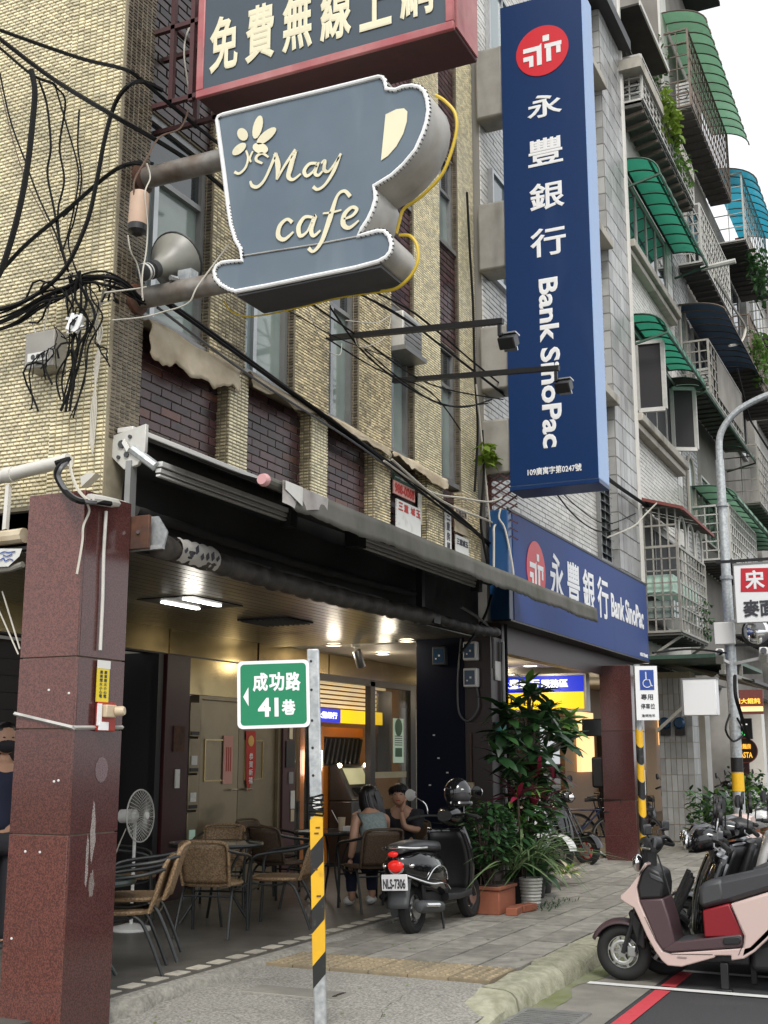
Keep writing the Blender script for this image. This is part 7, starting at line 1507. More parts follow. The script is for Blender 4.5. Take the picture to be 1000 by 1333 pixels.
# spider plant with arching blades
spd = thing('spider_plant', 'pale striped spider plant with long arching blades over a white ribbed pot', 'plant', (11.08, 3.72, .4))
bl = [leafmesh(.55, .022, 'leaf_grass', 1.0, .3, 8), leafmesh(.45, .020, 'leaf_mid', .9, .3, 8), leafmesh(.62, .022, 'leaf_grass', 1.15, .3, 8)]
for c, n in (((10.70, 3.74, .50), 26), ((10.92, 3.70, .56), 40), ((11.18, 3.66, .52), 44), ((11.45, 3.70, .52), 34)):
    for k in range(n): put_leaf(random.choice(bl), (c[0] + U(-.06, .06), c[1] + U(-.05, .05), c[2]), U(0, 6.28), U(.5, 1.25), U(-.3, .3), spd, U(.75, 1.15))
wp = thing('flower_pot', 'white ribbed flower pot under the spider plant', 'flower pot', (11.18, 3.74, .13))
obj('pot', MB().lathe([(.08, 0)] + [q_ for k in range(8) for q_ in ((.083 + .003 * k, .02 + k * .030), (.092 + .003 * k, .033 + k * .030))] + [(.11, .26), (.095, .26)], (11.18, 3.74, .13), n=22, cap=False), 'cage_pale', wp); obj('soil', MB().lathe([(.095, 0), (.001, .01)], (11.18, 3.74, .36), n=16), 'soil', wp)
lv = []
for k in range(520):
    a, b, r = U(0, 6.28), U(-1, 1), U(.3, 1) ** .5; cx, cz, rr_ = random.choice([(11.2, .85, .3), (11.6, .75, .36), (11.95, .95, .3), (11.5, 1.1, .25)])
    lv.append((Vector((cx + rr_ * r * math.cos(a), 3.88 + .16 * r * math.sin(a), cz + rr_ * b * r)), a, U(-.6, .7), U(-.5, .5), U(.6, 1.25)))
gs = thing('shrub', 'loose light and dark green shrub between the red leaved plant and the white pot', 'plant', (11.5, 3.9, .13))
foliage('foliage', lv[:260], 'leaf_mid', gs, .13, .045); foliage('foliage', lv[260:420], 'leaf_dark', gs, .14, .05); foliage('foliage', lv[420:], 'leaf_light', gs, .12, .045)
obj('stem', MB().tube([(11.5, 3.9, .2), (11.52, 3.9, .6), (11.45, 3.88, 1.0)], .012, 5), 'twig', gs); obj('pot', MB().lathe([(.11, 0), (.14, .22), (.13, .22)], (11.5, 3.92, .13), n=16), 'pot_dark', gs)
mp = thing('potted_plant', 'low mixed plants with broad leaves beside the white scooter at the bank', 'plant', (12.2, 4.0, .13))
for c, ms, n in (((12.2, 3.9, .95), lmb, 12), ((12.0, 3.8, .5), lmb, 10), ((12.35, 3.82, .36), lm, 12), ((12.8, 3.88, .34), lm, 12), ((12.6, 3.85, .75), lm, 12), ((12.9, 4.05, .62), lm, 14), ((12.4, 3.98, .60), lm, 14), ((12.1, 3.95, .42), lm, 12), ((12.0, 3.92, .68), lm, 12)):
    c = (c[0] - .75, c[1], c[2]); whorl(c, n, ms, mp, -.2, 1.0, .7, 1.0); obj('stem', MB().tube([(c[0], c[1] + .04, .2), c], .008, 5), 'twig', mp)
for x in (11.85, 12.35): obj('pot', MB().lathe([(.10, 0), (.13, .18), (.12, .18)], (x, 4.02, .13), n=16), 'pot_dark', mp)
br = thing('bromeliad', 'rosette plant with yellowish spiky leaves by the kerb tiles at the bank', 'plant', (13.3, 4.0, .2))
for k in range(26): put_leaf(leafmesh(.24, .045, 'leaf_yellow' if k % 2 else 'tarp', .4, .3), (13.1 + U(-.15, .15), 3.98, .25), k * 2.4, U(.2, 1.1), 0, br, U(.8, 1.1))
ml = []
for k in range(160): ml.append((Vector((11.3 + U(-.5, .5), 3.58 + U(-.12, .12), .135)), U(0, 6.28), U(.5, 1.3), 0, U(.4, 1)))
o = foliage('weeds', ml, 'leaf_mid', None, .05, .012); tag(o, 'sparse weeds in the pavement joints below the spider plant', 'weeds')

lt = MB()      # scraps and fallen leaves on the ground
for k in range(70):
    x, y = U(5.8, 12), U(2.6, 4.35); z = .134 if x > 7.45 else apz(x, y) + .004; a = U(0, 6.28); r = U(.006, .018)
    lt.poly([(x + r * math.cos(a + t) * (1 if i % 2 else .6), y + r * math.sin(a + t), z + .002) for i, t in enumerate((0, 1.5, 3.1, 4.6))])
tag(obj('litter', lt, 'leaf_yellow', None, 'stuff', smooth=False), 'scattered tiny leaves and scraps on the pavement', 'litter')
ck = MB()
def crack(x, y, az, n, st=.09):
    for k in range(n):
        x2, y2 = x + st * math.cos(az), y + st * math.sin(az); w_ = U(.001, .0032); z = max(apz(x, y), apz(x2, y2)) + .0035
        ck.quad((x + w_ * math.sin(az), y - w_ * math.cos(az), z), (x2 + w_ * math.sin(az), y2 - w_ * math.cos(az), z), (x2, y2, z), (x, y, z)); x, y, az = x2, y2, az + U(-.5, .5)
for q_ in ((5.9, 4.2, -.6, 12), (6.3, 3.0, .3, 10), (6.5, 2.9, 1.4, 8), (7.1, 3.0, .9, 8), (5.6, 3.4, .2, 9)): crack(*q_)
o = obj('crack', ck, 'black_metal', None, 'structure', smooth=False)
# ================================================================ BANK BUILDING
bank = thing('bank_building', 'white tiled bank building with grey tile pilasters behind the tall blue sign', 'building', (12.25, 4.5, 0))
obj('wall', MB().box(12.25, 4.52, 2.95, 19.12, 12, 15.2), 'white_tile_grout', bank, smooth=False)
tiles('wall_tile', (12.25, 4.52, 4.1), (1, 0, 0), (0, 0, 1), 5.5, 11, .24, .062, .008, .008, 'white_tile', bank, jit=.3)
gp = obj('pilaster', MB().box(17.76, 4.40, 4.0, 19.10, 4.54, 15.2), 'white_tile_grout', bank, smooth=False)
tiles('pilaster_tile', (17.76, 4.40, 4.0), (1, 0, 0), (0, 0, 1), 1.34, 11.1, .225, .29, .018, .008, 'grey_tile', gp, bond=0, jit=.3)
tiles('pilaster_tile', (17.76, 4.54, 4.0), (0, -1, 0), (0, 0, 1), .14, 11.1, .14, .29, .018, .006, 'grey_tile', gp, bond=0)
def window(parent, x0, x1, z0, z1, y, fm='aluminium', pm='dark_glass', n=2, d=.06, nm='window', transom=0):
    t = .045; fr = MB().box(x0, y - d, z0, x0 + t, y + .02, z1).box(x1 - t, y - d, z0, x1, y + .02, z1).box(x0 + t, y - d, z0, x1 - t, y + .02, z0 + t).box(x0 + t, y - d, z1 - t, x1 - t, y + .02, z1)
    wn = obj(nm, fr, fm, parent); wd = (x1 - x0 - 2 * t) / n
    for k in range(n):
        a = x0 + t + k * wd; obj('pane', MB().box(a + .012, y - d * .5 - .006 * (k % 2), z0 + t, a + wd - .012, y - d * .5 + .004, z1 - t), pm, wn)
        if k: obj('mullion', MB().box(a - .018, y - d + .004, z0 + t, a + .018, y + .01, z1 - t), fm, wn)
    if transom: obj('transom', MB().box(x0 + t, y - d + .006, z1 - transom, x1 - t, y, z1 - transom + .03), fm, wn)
    return wn
for z0, z1 in ((12.4, 13.9), (9.6, 11.0), (7.0, 8.4)):
    window(bank, 12.5, 13.5, z0, z1, 4.51, 'aluminium', 'glass'); window(bank, 14.6, 17.3, z0, z1, 4.51, 'aluminium', 'dark_glass', 3)
    obj('ledge', MB().box(14.5, 4.3, z0 - .16, 17.75, 4.52, z0 - .02), 'stone_band', bank, bev=.01)
window(bank, 16.9, 17.5, 4.3, 5.6, 4.51, 'frame_grey', 'interior_dark', 2)
lw = MB()
for k in range(9): lw.obox((17.2, 4.44, 4.42 + k * .13), (.25, 0, 0), (0, .03, .02), (0, -.002, .004))
obj('louvre', lw, 'glass', bank)
gt = obj('lattice', MB().box(12.28, 4.46, 3.95, 12.30, 4.5, 4.6), 'rust', bank)
for i in range(9):
    for s in (-1, 1): barpiece('lattice_bar', (12.16, 4.46 - s * .0, 4.0 + i * .09), (12.16, 4.46 - .34, 4.0 + i * .09 + s * .2), .008, 'wifi_under', bank)
obj('canopy_edge', MB().box(17.2, 4.2, 13.75, 19.2, 4.52, 13.95), 'black_metal', bank)
# bank arcade
bc = obj('ceiling', MB().box(12.42, 4.55, 2.76, 19.1, 10, 2.9), 'bank_ceiling', bank, smooth=False)
obj('lintel', MB().box(12.42, 4.42, 2.62, 19.1, 4.56, 2.95), 'dark_granite', bank, smooth=False)
obj('back_wall', MB().box(15.9, 8.4, .15, 26, 8.5, 2.76), 'warm_wall', bank, smooth=False)
for k, (x0, m_) in enumerate(((17.0, 'orange_wall'), (18.4, 'paper_white'), (19.6, 'interior_dark'), (20.6, 'wood_wall'), (22.0, 'warm_wall'), (23.2, 'interior_dark'), (24.2, 'orange_wall'))): obj('shop_panel', MB().box(x0, 8.34 - .01 * k, .15, x0 + 1.1, 8.38, 2.3), m_, bank)
for x in (17.8, 20.4, 22.8): obj('door_frame', MB().box(x, 7.6, .15, x + .09, 7.68, 2.74), 'black_metal', bank)
obj('shop_glass', MB().box(16.4, 7.62, .15, 26, 7.64, 2.74), 'tinted_glass', bank)
bl_ = ['round bank downlight next to the dark pillar', 'round bank downlight in the middle of the arcade ceiling', 'round bank downlight deep above the yellow sign', 'round bank downlight beside the brown pillar', 'round bank downlight far inside the bank arcade']
for k, (x, y) in enumerate(((14.85, 5.33), (16.2, 5.35), (17.9, 6.2), (18.6, 4.9), (20.4, 7.0))):
    d = thing('downlight', bl_[k], 'light', (x, y, 2.75), 'downlights in the bank ceiling'); obj('ring', MB().torus((x, y, 2.757), (0, 0, 1), .10, .01, 20, 6), 'white_plastic', d); obj('lens', MB().lathe([(.095, -.006), (.095, 0)], (x, y, 2.756), n=20), 'lamp_on', d)
lamp((15.4, 5.6, 2.5), 8); lamp((18.2, 6.4, 2.4), 10); lamp((20.5, 8.0, 2.2), 12); lamp((22.6, 6.2, 2.2), 10)
ats = thing('atm_sign', 'lit blue over yellow bank sign hanging across the arcade behind the plants', 'sign', (16.75, 5.35, 2.2))
obj('case', MB().box(16.72, 4.70, 2.13, 16.9, 6.08, 2.67), 'steel', ats); obj('blue_panel', MB().box(16.70, 4.74, 2.41, 16.72, 6.04, 2.64), 'atm_blue', ats); obj('yellow_panel', MB().box(16.70, 4.74, 2.17, 16.72, 6.04, 2.405), 'atm_yellow', ats)
text('永豐銀行', 'atm_white', ats, (16.696, 6.0, 2.46), (0, -1, 0), (0, 0, 1), .62, .14, .004, .03); text('ATM', 'ink_dark', ats, (16.696, 6.02, 2.22), (0, -1, 0), (0, 0, 1), .42, .13, .003, .015)
text('自動化', 'ink_gold', ats, (16.696, 5.56, 2.29), (0, -1, 0), (0, 0, 1), .26, .07, .003, .01); text('服務區', 'atm_white', ats, (16.696, 5.36, 2.47), (0, -1, 0), (0, 0, 1), .4, .12, .004, .03); text('24H Open', 'ink_dark', ats, (16.696, 5.5, 2.2), (0, -1, 0), (0, 0, 1), .3, .05, .003)
p3 = pillar(16.55, 17.25, 4.02, 4.46, [.92, 1.85], 2.75, 'brown granite pillar at the far end of the bank arcade', 'dark_granite', 'dark_granite')
for ch in p3.children:
    if ch.name.startswith('slab'): ch.data = ch.data.copy(); ch.data.materials[0] = M['granite_side']
ds = thing('sticker', 'small white notice with a blue wheelchair mark on the brown pillar', 'notice', (17.0, 4.01, 1.1))
obj('sheet', MB().box(16.85, 4.008, .98, 17.12, 4.016, 1.32), 'sign_white', ds); obj('mark', MB().box(16.9, 4.004, 1.0, 17.07, 4.0075, 1.15), 'blue_mark', ds)
one('convex_mirror', MB().box(16.6, 4.45, 1.78, 16.63, 4.75, 2.02), 'black_gloss', 'black rounded mirror frame beside the brown pillar', 'mirror', bev=.01)
one('post_box', MB().box(16.62, 4.44, 1.08, 16.8, 4.64, 1.5), 'black_plastic', 'black hanging box on the side of the brown pillar', 'box', bev=.03)

# ================================================================ APARTMENT BLOCKS
ap1 = thing('apartment_building', 'apartment block with pale tiles, green plastic awnings and a barred balcony beside the bank', 'building', (19.15, 4.5, 0))
obj('wall', MB().box(19.15, 4.53, 2.9, 23.6, 14, 13.3), 'stucco', ap1, smooth=False)
for z0, z1 in ((5.55, 6.95), (8.85, 10.05)): tiles('wall_tile', (19.3, 4.52, z0), (1, 0, 0), (0, 0, 1), 3.7, z1 - z0, .19, .07, .010, .008, 'white_tile', ap1, jit=.3)
tiles('wall_tile', (23.02, 4.515, 5.5), (1, 0, 0), (0, 0, 1), .5, 7.5, .25, .30, .015, .008, 'white_tile', ap1, bond=0)
for z in (7.12, 10.22): 
    obj('ledge', MB().box(19.2, 4.28, z - .14, 23.1, 4.53, z), 'stone_band', ap1, bev=.015); obj('ledge', MB().box(19.2, 4.36, z - .26, 23.1, 4.53, z - .145), 'stone_band', ap1, bev=.01)
w1 = window(ap1, 19.3, 22.6, 10.26, 11.5, 4.50, 'cage_pale', 'dark_glass', 4); w2 = window(ap1, 19.3, 22.9, 7.16, 8.7, 4.50, 'cage_pale', 'interior_dark', 4)
for x, az in ((20.55, -82), (22.4, -62)):
    c, s = math.cos(R(az)), math.sin(R(az)); D = Vector((c, s, 0)); b = Vector((x - 1.0 if x < 21 else x, 4.42, 0)); L = .44; cs = MB()
    for a, bb in (((0, 7.25), (0, 8.45)), ((L, 7.25), (L, 8.45)), ((0, 7.25), (L, 7.25)), ((0, 8.45), (L, 8.45))): cs.bar(tuple(b + D * a[0] + Vector((0, 0, a[1]))), tuple(b + D * bb[0] + Vector((0, 0, bb[1]))), .035)
    sa_ = obj('open_sash', cs, 'cage_pale', w2, smooth=False)
    obj('pane', MB().obox(tuple(b + D * L / 2 + Vector((0, 0, 7.85))), D * (L / 2 - .03), Vector((0, 0, .57)), Vector((-D.y, D.x, 0)) * .004), 'interior_dark', w2)
obj('roof_slab', MB().box(19.0, 4.0, 13.3, 23.8, 14, 13.5), 'stone_band', ap1)
def plastic_awning(parent, x0, x1, z0, ow, drop, m, ribs, r=.022, curve=.55):
    """curved corrugated plastic sheet on dark steel ribs"""
    def fn(u, v): 
        y = 4.5 - ow * math.sin(v * math.pi / 2) ** .9; return (x0 + u * (x1 - x0), y, z0 - drop * (1 - math.cos(v * math.pi / 2)) ** 1.2)
    a = obj('awning', MB().box(x0, 4.47, z0 - .03, x1, 4.51, z0 + .0), 'black_metal', parent)
    for k in range(ribs):
        u0, u1 = k / ribs + .003, (k + 1) / ribs - .003
        obj('panel', MB().grid(lambda u, v: fn(u0 + (u1 - u0) * u, v), 2, 8), m, a, ang=80)
    for k in range(ribs + 1):
        obj('rib', MB().tube([tuple(Vector(fn(k / ribs, v / 8)) + Vector((0, 0, -.012))) for v in range(9)], r * .8, 4), 'green_metal', a)
    for v in (.5, 1.0): obj('rail', MB().tube([tuple(Vector(fn(u, v)) + Vector((0, 0, -.02))) for u in (0, .5, 1)], r, 4), 'green_metal', a)
    for u in (0, 1): obj('brace', MB().bar((fn(u, 1)[0], 4.5, z0 - drop - .15), fn(u, 1), r * .8), 'green_metal', a)
    return a
plastic_awning(ap1, 19.3, 23.7, 11.78, .68, .42, 'green_roof', 9); plastic_awning(ap1, 19.3, 22.6, 8.90, .68, .42, 'green_roof', 8)
plastic_awning(ap1, 22.65, 29.0, 8.75, .70, .36, 'dark_corrugated', 12)
def cage(parent, x0, x1, y1, z0, z1, m, nx, nz, y0=4.5, nyb=3, floor='slab_dark', r=.014, lean=0, name='window_cage', front=True):
    """barred box: each bar its own part"""
    c = obj(name, MB().box(x0, y1, z0 - .06, x1, y0, z0 - .005), floor, parent, smooth=False)
    for i in range(nx + 1):
        x = x0 + (x1 - x0) * i / nx; barpiece('bar', (x, y1, z0), (x, y1, z1), r * (1.5 if i in (0, nx) else .8), m, c)
    for k in range(nz + 1):
        z = z0 + (z1 - z0) * k / nz; barpiece('bar', (x0, y1, z), (x1, y1, z), r * (1.3 if k in (0, nz) else .8), m, c); barpiece('bar', (x0, y0, z), (x0, y1, z), r * (1.3 if k in (0, nz) else .8), m, c)
    for i in range(1, nyb): y = y1 + (y0 - y1) * i / nyb; barpiece('bar', (x0, y, z0), (x0, y, z1), r * .8, m, c)
    for i in range(int((x1 - x0) / .35)): barpiece('floor_bar', (x0 + .17 + i * .35, y1, z0 - .075), (x0 + .17 + i * .35, y0, z0 - .075), .02, floor, c)
    return c
# lower barred balcony with arches and sloping roof
lc = cage(ap1, 19.3, 21.6, 3.84, 3.47, 4.85, 'cage_metal', 9, 7, nyb=5)
for i in range(6): barpiece('bar', (19.3, 4.5 - i * .13, 4.85), (19.3, 4.5 - i * .13, 5.5 - .0 * i), .012, 'cage_metal', lc)
for z in (5.2, 5.5): barpiece('bar', (19.3, 4.5, z), (19.3, 3.84, z), .014, 'cage_metal', lc)
for k in range(3):
    xc = 19.75 + k * .72; obj('arch', MB().tube([(xc - .28, 3.84, 4.85), (xc - .28, 3.84, 5.1)] + [(xc + .28 * math.cos(R(180 - a)), 3.84, 5.1 + .30 * math.sin(R(a))) for a in range(20, 161, 20)] + [(xc + .28, 3.84, 5.1), (xc + .28, 3.84, 4.85)], .022, 6), 'cage_pale', lc)
for k in range(14): obj('roof_sheet', MB().quad((19.2 + k * .19, 4.5, 5.66), (19.2 + k * .19 + .17, 4.5, 5.66), (19.2 + k * .19 + .17, 3.70, 5.42), (19.2 + k * .19, 3.70, 5.42)), 'dark_corrugated', lc).modifiers.new('thick', 'SOLIDIFY').thickness = .012
obj('roof_edge', MB().box(19.15, 3.68, 5.40, 21.9, 3.72, 5.45).bar((19.17, 4.5, 5.68), (19.17, 3.70, 5.44), .025), 'roof_red', lc)
for k in range(2): obj('shelf_board', MB().box(19.36, 3.95, 3.7 + k * .42, 21.4, 4.4, 3.98 + k * .42), 'mint' if k else 'curtain_glass', lc)
for k in range(2): barpiece('strut', (19.4 + k * 2.0, 3.86, 3.4), (19.4 + k * 2.0, 4.5, 3.0), .02, 'cage_metal', lc)
window(ap1, 19.4, 22.8, 3.7, 5.4, 4.515, 'frame_grey', 'interior_dark', 3)
pt = []
for k in range(120): pt.append((Vector((21.3 + U(-.3, .3), 3.82 + U(-.1, .1), 3.85 + U(-.35, .35))), U(0, 6.28), U(-.8, .8), U(-.5, .5), U(.6, 1.2)))
tag(foliage('vine', pt, 'leaf_mid', None, .09, .045), 'straggling green vine hanging on the low barred balcony', 'vine')
# top terrace of the block: railing, eave, side wall of the taller block
tb = obj('terrace', MB().box(19.3, 4.08, 12.72, 23.9, 4.5, 12.84), 'slab_dark', ap1, smooth=False)
cage(ap1, 19.3, 23.9, 4.06, 12.84, 13.70, 'cage_pale', 16, 6, nyb=2, floor='slab_dark', name='balcony_rail')
for k in range(12): barpiece('joist', (19.45 + k * .38, 4.08, 12.68), (19.45 + k * .38, 4.5, 12.60), .03, 'cage_rust', tb)
obj('eave', MB().box(19.2, 4.02, 14.62, 21.6, 4.5, 14.66), 'soot_shade', ap1); obj('eave_edge', MB().box(19.2, 3.99, 14.61, 21.6, 4.02, 14.70), 'cage_pale', ap1); obj('eave_underside', MB().box(19.2, 4.5, 14.3, 23.4, 4.6, 14.6), 'soot_shade', ap1)  # eave coloured near black to carry the shade of its underside
one('downpipe', MB().tube([(19.14, 4.40, 15.0), (19.14, 4.40, 9.0), (19.14, 4.40, 2.95)], .055, 8), 'pvc', 'long white drain pipe between the bank and the apartment block', 'pipe')
acs = [((19.45, 4.28, 12.95), 'air conditioner box on the top terrace behind the railing'), ((24.15, 4.2, 15.3), 'white air conditioner in the highest barred balcony'), ((24.6, 4.2, 8.95), 'grey air conditioner under the dark corrugated awning')]
for (x, y, z), lab in acs:
    a = thing('air_conditioner', lab, 'air conditioner', (x, y, z), 'air conditioners on the apartment blocks'); obj('case', MB().box(x, y - .15, z, x + .7, y + .15, z + .55), 'cage_pale', a, bev=.01)
    gr_ = obj('fan_grille', MB().torus((x - .004, y, z + .28), (1, 0, 0), .12, .008, 18, 5), 'grey_plastic', a)
    for k in range(6): piece('slat', (.006, .26, .018), 'grey_plastic', a, (x - .004, y, z + .08 + k * .08))
# second, taller block
ap2 = thing('apartment_building', 'taller grey rendered apartment block with stacked barred balconies farther down the street', 'building', (23.6, 4.5, 0))
obj('wall', MB().box(23.62, 4.55, 2.9, 28.6, 16, 21.5), 'old_render', ap2, smooth=False)
obj('wing_wall', MB().box(28.6, 4.56, 2.9, 33.5, 16, 15.2), 'old_render', ap2, smooth=False)
obj('tile_strip', MB().box(23.62, 4.50, 14.2, 24.3, 4.55, 19), 'white_tile', ap2, smooth=False)
tiles('wall_tile', (23.65, 4.53, 4.0), (1, 0, 0), (0, 0, 1), 1.6, 9.0, .20, .09, .012, .012, 'grey_tile', ap2, jit=.3)
for z in (6.0, 9.3, 12.5):
    ww = obj('arched_window', MB().prism([(24.0, 4.50, z), (24.6, 4.50, z), (24.6, 4.50, z + 1.2)] + [(24.3 + .3 * math.cos(R(a)), 4.50, z + 1.2 + .3 * math.sin(R(a))) for a in range(15, 180, 15)] + [(24.0, 4.50, z + 1.2)], (0, .03, 0)), 'curtain_glass', ap2)
    obj('surround', MB().tube([(23.97, 4.49, z), (23.97, 4.49, z + 1.2)] + [(24.3 + .33 * math.cos(R(180 - a)), 4.49, z + 1.2 + .33 * math.sin(R(a))) for a in range(15, 180, 15)] + [(24.63, 4.49, z + 1.2), (24.63, 4.49, z)], .035, 6), 'stone_band', ww)
    window(ap2, 25.4, 27.6, z, z + 1.4, 4.53, 'cage_pale', 'dark_glass', 3, transom=.4); window(ap2, 28.4, 32.6, z, z + 1.5, 4.53, 'frame_grey', 'dark_glass', 4)
c4 = cage(ap2, 23.9, 28.9, 4.0, 15.15, 16.95, 'cage_rust', 20, 6, nyb=2, floor='slab_dark')
def half_roof(parent, x0, x1, y0, yf, z, n, m, rise=.45):
    for k in range(n):
        a, b = x0 + (x1 - x0) * k / n + .01, x0 + (x1 - x0) * (k + 1) / n - .01
        obj('roof_panel', MB().grid(lambda u, v: (a + (b - a) * u, y0 + (yf - y0) * math.sin(v * math.pi / 2), z + rise * math.cos(v * math.pi / 2)), 2, 8), m, parent, ang=80)
    for k in range(n + 1):
        x = x0 + (x1 - x0) * k / n; obj('rib', MB().tube([(x, y0 + (yf - y0) * math.sin(v * math.pi / 16), z - .01 + rise * math.cos(v * math.pi / 16)) for v in range(9)], .018, 4), 'cage_rust', parent)
half_roof(c4, 23.8, 29.6, 4.5, 3.55, 16.92, 13, 'pale_green_roof', .5)
c5 = cage(ap2, 29.2, 33.4, 3.75, 14.2, 16.0, 'cage_pale', 12, 5, nyb=2); half_roof(c5, 29.1, 33.6, 4.5, 3.35, 15.6, 9, 'blue_roof', .6)
c6 = cage(ap2, 24.2, 27.8, 4.0, 11.7, 13.0, 'cage_pale', 14, 6, nyb=2); c7 = cage(ap2, 24.0, 28.2, 3.95, 8.75, 9.9, 'cage_metal', 12, 5, nyb=3)
obj('panel_front', MB().box(24.9, 3.93, 8.9, 28.1, 3.945, 9.85), 'old_render', c7)
half_roof(ap2, 24.0, 29.5, 4.5, 3.55, 10.45, 12, 'navy_roof', .3)
c8 = cage(ap2, 24.4, 28.0, 3.8, 5.4, 6.5, 'cage_pale', 14, 6, nyb=3); c9 = cage(ap2, 28.6, 33, 3.7, 10.6, 12.0, 'cage_rust', 14, 5, nyb=2); c10 = cage(ap2, 28.8, 33.2, 3.75, 7.4, 8.8, 'cage_metal', 14, 5, nyb=2); c11 = cage(ap2, 28.6, 33.2, 3.7, 4.3, 5.8, 'cage_pale', 14, 5, nyb=2)
plastic_awning(ap2, 24.4, 33, 6.95, .9, .35, 'pale_green_roof', 12)
obj('roof_eave', MB().box(23.9, 3.75, 19.6, 27.4, 4.55, 19.7), 'soot_shade', ap2); obj('tube_lamp', MB().tube([(24.0, 4.0, 11.45), (24.0, 3.3, 11.5)], .06, 8), 'cage_pale', ap2)
ap3 = thing('apartment_building', 'distant pale apartment block at the right edge of the street', 'building', (33.6, 4.5, 0))
obj('wall', MB().box(33.6, 4.4, 2.9, 52, 16, 15.5), 'stucco', ap3, smooth=False)
for z in (5, 8, 11, 13.4):
    for x in (34.5, 38, 41.5): window(ap3, x, x + 2.4, z, z + 1.5, 4.39, 'cage_pale', 'dark_glass', 3)
    cage(ap3, 34.2, 40.5, 3.9, z - .1, z + 1.0, 'cage_metal', 16, 4, nyb=1)
obj('parapet', MB().box(33.6, 4.2, 15.5, 52, 4.6, 16.2), 'roof_red', ap3)
# vines and balcony plants
def vine(lab, c, r, n, m, L=.13):
    lv = [(Vector((c[0] + U(-1, 1) * r[0], c[1] + U(-1, 1) * r[1], c[2] + U(-1, 1) * r[2] * U(.4, 1))), U(0, 6.28), U(-1, .8), U(-.6, .6), U(.6, 1.3)) for _ in range(n)]
    tag(foliage('balcony_plant', lv, m, None, L, L * .6), lab, 'plant')
vine('bright yellow green vine spilling through the top terrace railing', (21.4, 4.0, 13.55), (.6, .12, .5), 260, 'leaf_yellow', .15); vine('thin vine trailing below the bright one on the terrace railing', (22.4, 4.0, 13.1), (.8, .1, .4), 130, 'leaf_light', .1)
vine('dark vine climbing the grey rendered wall at the top', (23.55, 4.65, 15.9), (.05, .3, .9), 150, 'leaf_mid', .1); vine('dark green plant on the blue roofed balcony', (30.5, 3.6, 13.7), (.9, .2, .6), 320, 'leaf_mid', .16)
vine('green plant on the balcony below the blue roof', (29.0, 3.6, 11.0), (.5, .2, .7), 240, 'leaf_light', .15); vine('small fern growing from the facade crack beside the bank sign', (12.0, 4.38, 4.75), (.22, .05, .14), 70, 'leaf_yellow', .12)
# ================================================================ STREET FURNITURE DOWN THE PAVEMENT
cp = thing('canopy', 'flat green edged shop canopy on steel posts under the barred balcony', 'canopy', (20, 3.6, 2.8))
obj('roof', MB().box(19.15, 3.2, 3.02, 23.4, 4.5, 3.08), 'green_metal', cp); obj('beam', MB().box(19.15, 3.18, 2.76, 23.4, 3.26, 2.82), 'cage_metal', cp); obj('strut', MB().bar((19.3, 3.22, 2.8), (19.3, 3.22, 3.02), .03).bar((21.0, 3.22, 2.8), (21.0, 3.22, 3.02), .03), 'cage_metal', cp); obj('brace', MB().bar((19.3, 4.3, 1.9), (19.3, 3.3, 2.75), .025), 'cage_metal', cp)
tp_ = thing('tiled_pillar', 'grey pillar clad in tall narrow tiles with two blue meters', 'pillar', (20.4, 4.0, 0)); obj('core', MB().box(20.42, 3.97, .1, 20.95, 4.52, 2.9), 'grout', tp_, smooth=False)
for k in range(6):
    for j in range(10): piece('tile', (.012, .082, .255), 'grey_tile', tp_, (20.415, 4.015 + k * .092, .28 + j * .265))
    for j in range(10): piece('tile', (.08, .012, .255), 'grey_tile', tp_, (20.465 + k * .09, 3.965, .28 + j * .265))
for k, (y, lab) in enumerate(((4.40, 'blue round meter on the left of the grey tiled pillar'), (4.16, 'blue round meter on the right of the grey tiled pillar'))):
    m_ = thing('electric_meter', lab, 'meter', (20.3, y, 1.95), 'meters on the tiled pillar'); obj('case', MB().lathe([(.09, 0), (.10, .05), (.07, .10)], (20.40, y, 2.05), (-1, 0, 0), 14), 'meter_blue', m_); obj('base', MB().box(20.36, y - .08, 1.85, 20.41, y + .08, 2.0), 'black_plastic', m_)
# disabled parking pole
dp = thing('parking_sign', 'white disabled parking sign on a pole striped yellow and black', 'sign', (12.2, 2.9, 0))
obj('post', MB().tube([(12.2, 2.9, .0), (12.2, 2.9, 2.42)], .036, 10), 'galv', dp)
for k in range(8): obj('stripe', MB().loft([[(12.2 + .0385 * math.cos(a), 2.9 + .0385 * math.sin(a), .45 + k * .17 + h * .165 + .05 * math.sin(a + 1.0)) for a in [q_ * math.pi / 6 for q_ in range(12)]] for h in (0, 1)], cap=False), 'yellow_stripe' if k % 2 else 'black_stripe', dp)
LV2 = Vector((.30, -.95, 0)).normalized(); FN = Vector((-.95, -.30, 0)).normalized(); O2 = Vector((12.16, 2.88, 0)) + FN * .03
def sp2(a, b, d=0): return tuple(O2 + LV2 * a + Vector((0, 0, b)) + FN * d)
obj('board', MB().prism([sp2(-.03, 1.86), sp2(.19, 1.86), sp2(.19, 2.40), sp2(-.03, 2.40)], FN * .008), 'sign_white', dp); obj('mark_field', MB().prism([sp2(.015, 2.16, .009), sp2(.155, 2.16, .009), sp2(.155, 2.36, .009), sp2(.015, 2.36, .009)], FN * .003), 'blue_mark', dp)
wc_ = MB().tube([sp2(.075, 2.34, .014), sp2(.078, 2.26, .014), sp2(.11, 2.26, .014), sp2(.125, 2.20, .014), sp2(.14, 2.20, .014)], .006, 5); wc_.tube([tuple(Vector(sp2(.085, 2.225, .014)) + LV2 * .04 * math.cos(a) + Vector((0, 0, .04 * math.sin(a)))) for a in [R(q_) for q_ in range(100, 340, 24)]], .005, 5); obj('wheelchair_mark', wc_, 'sign_white', dp)
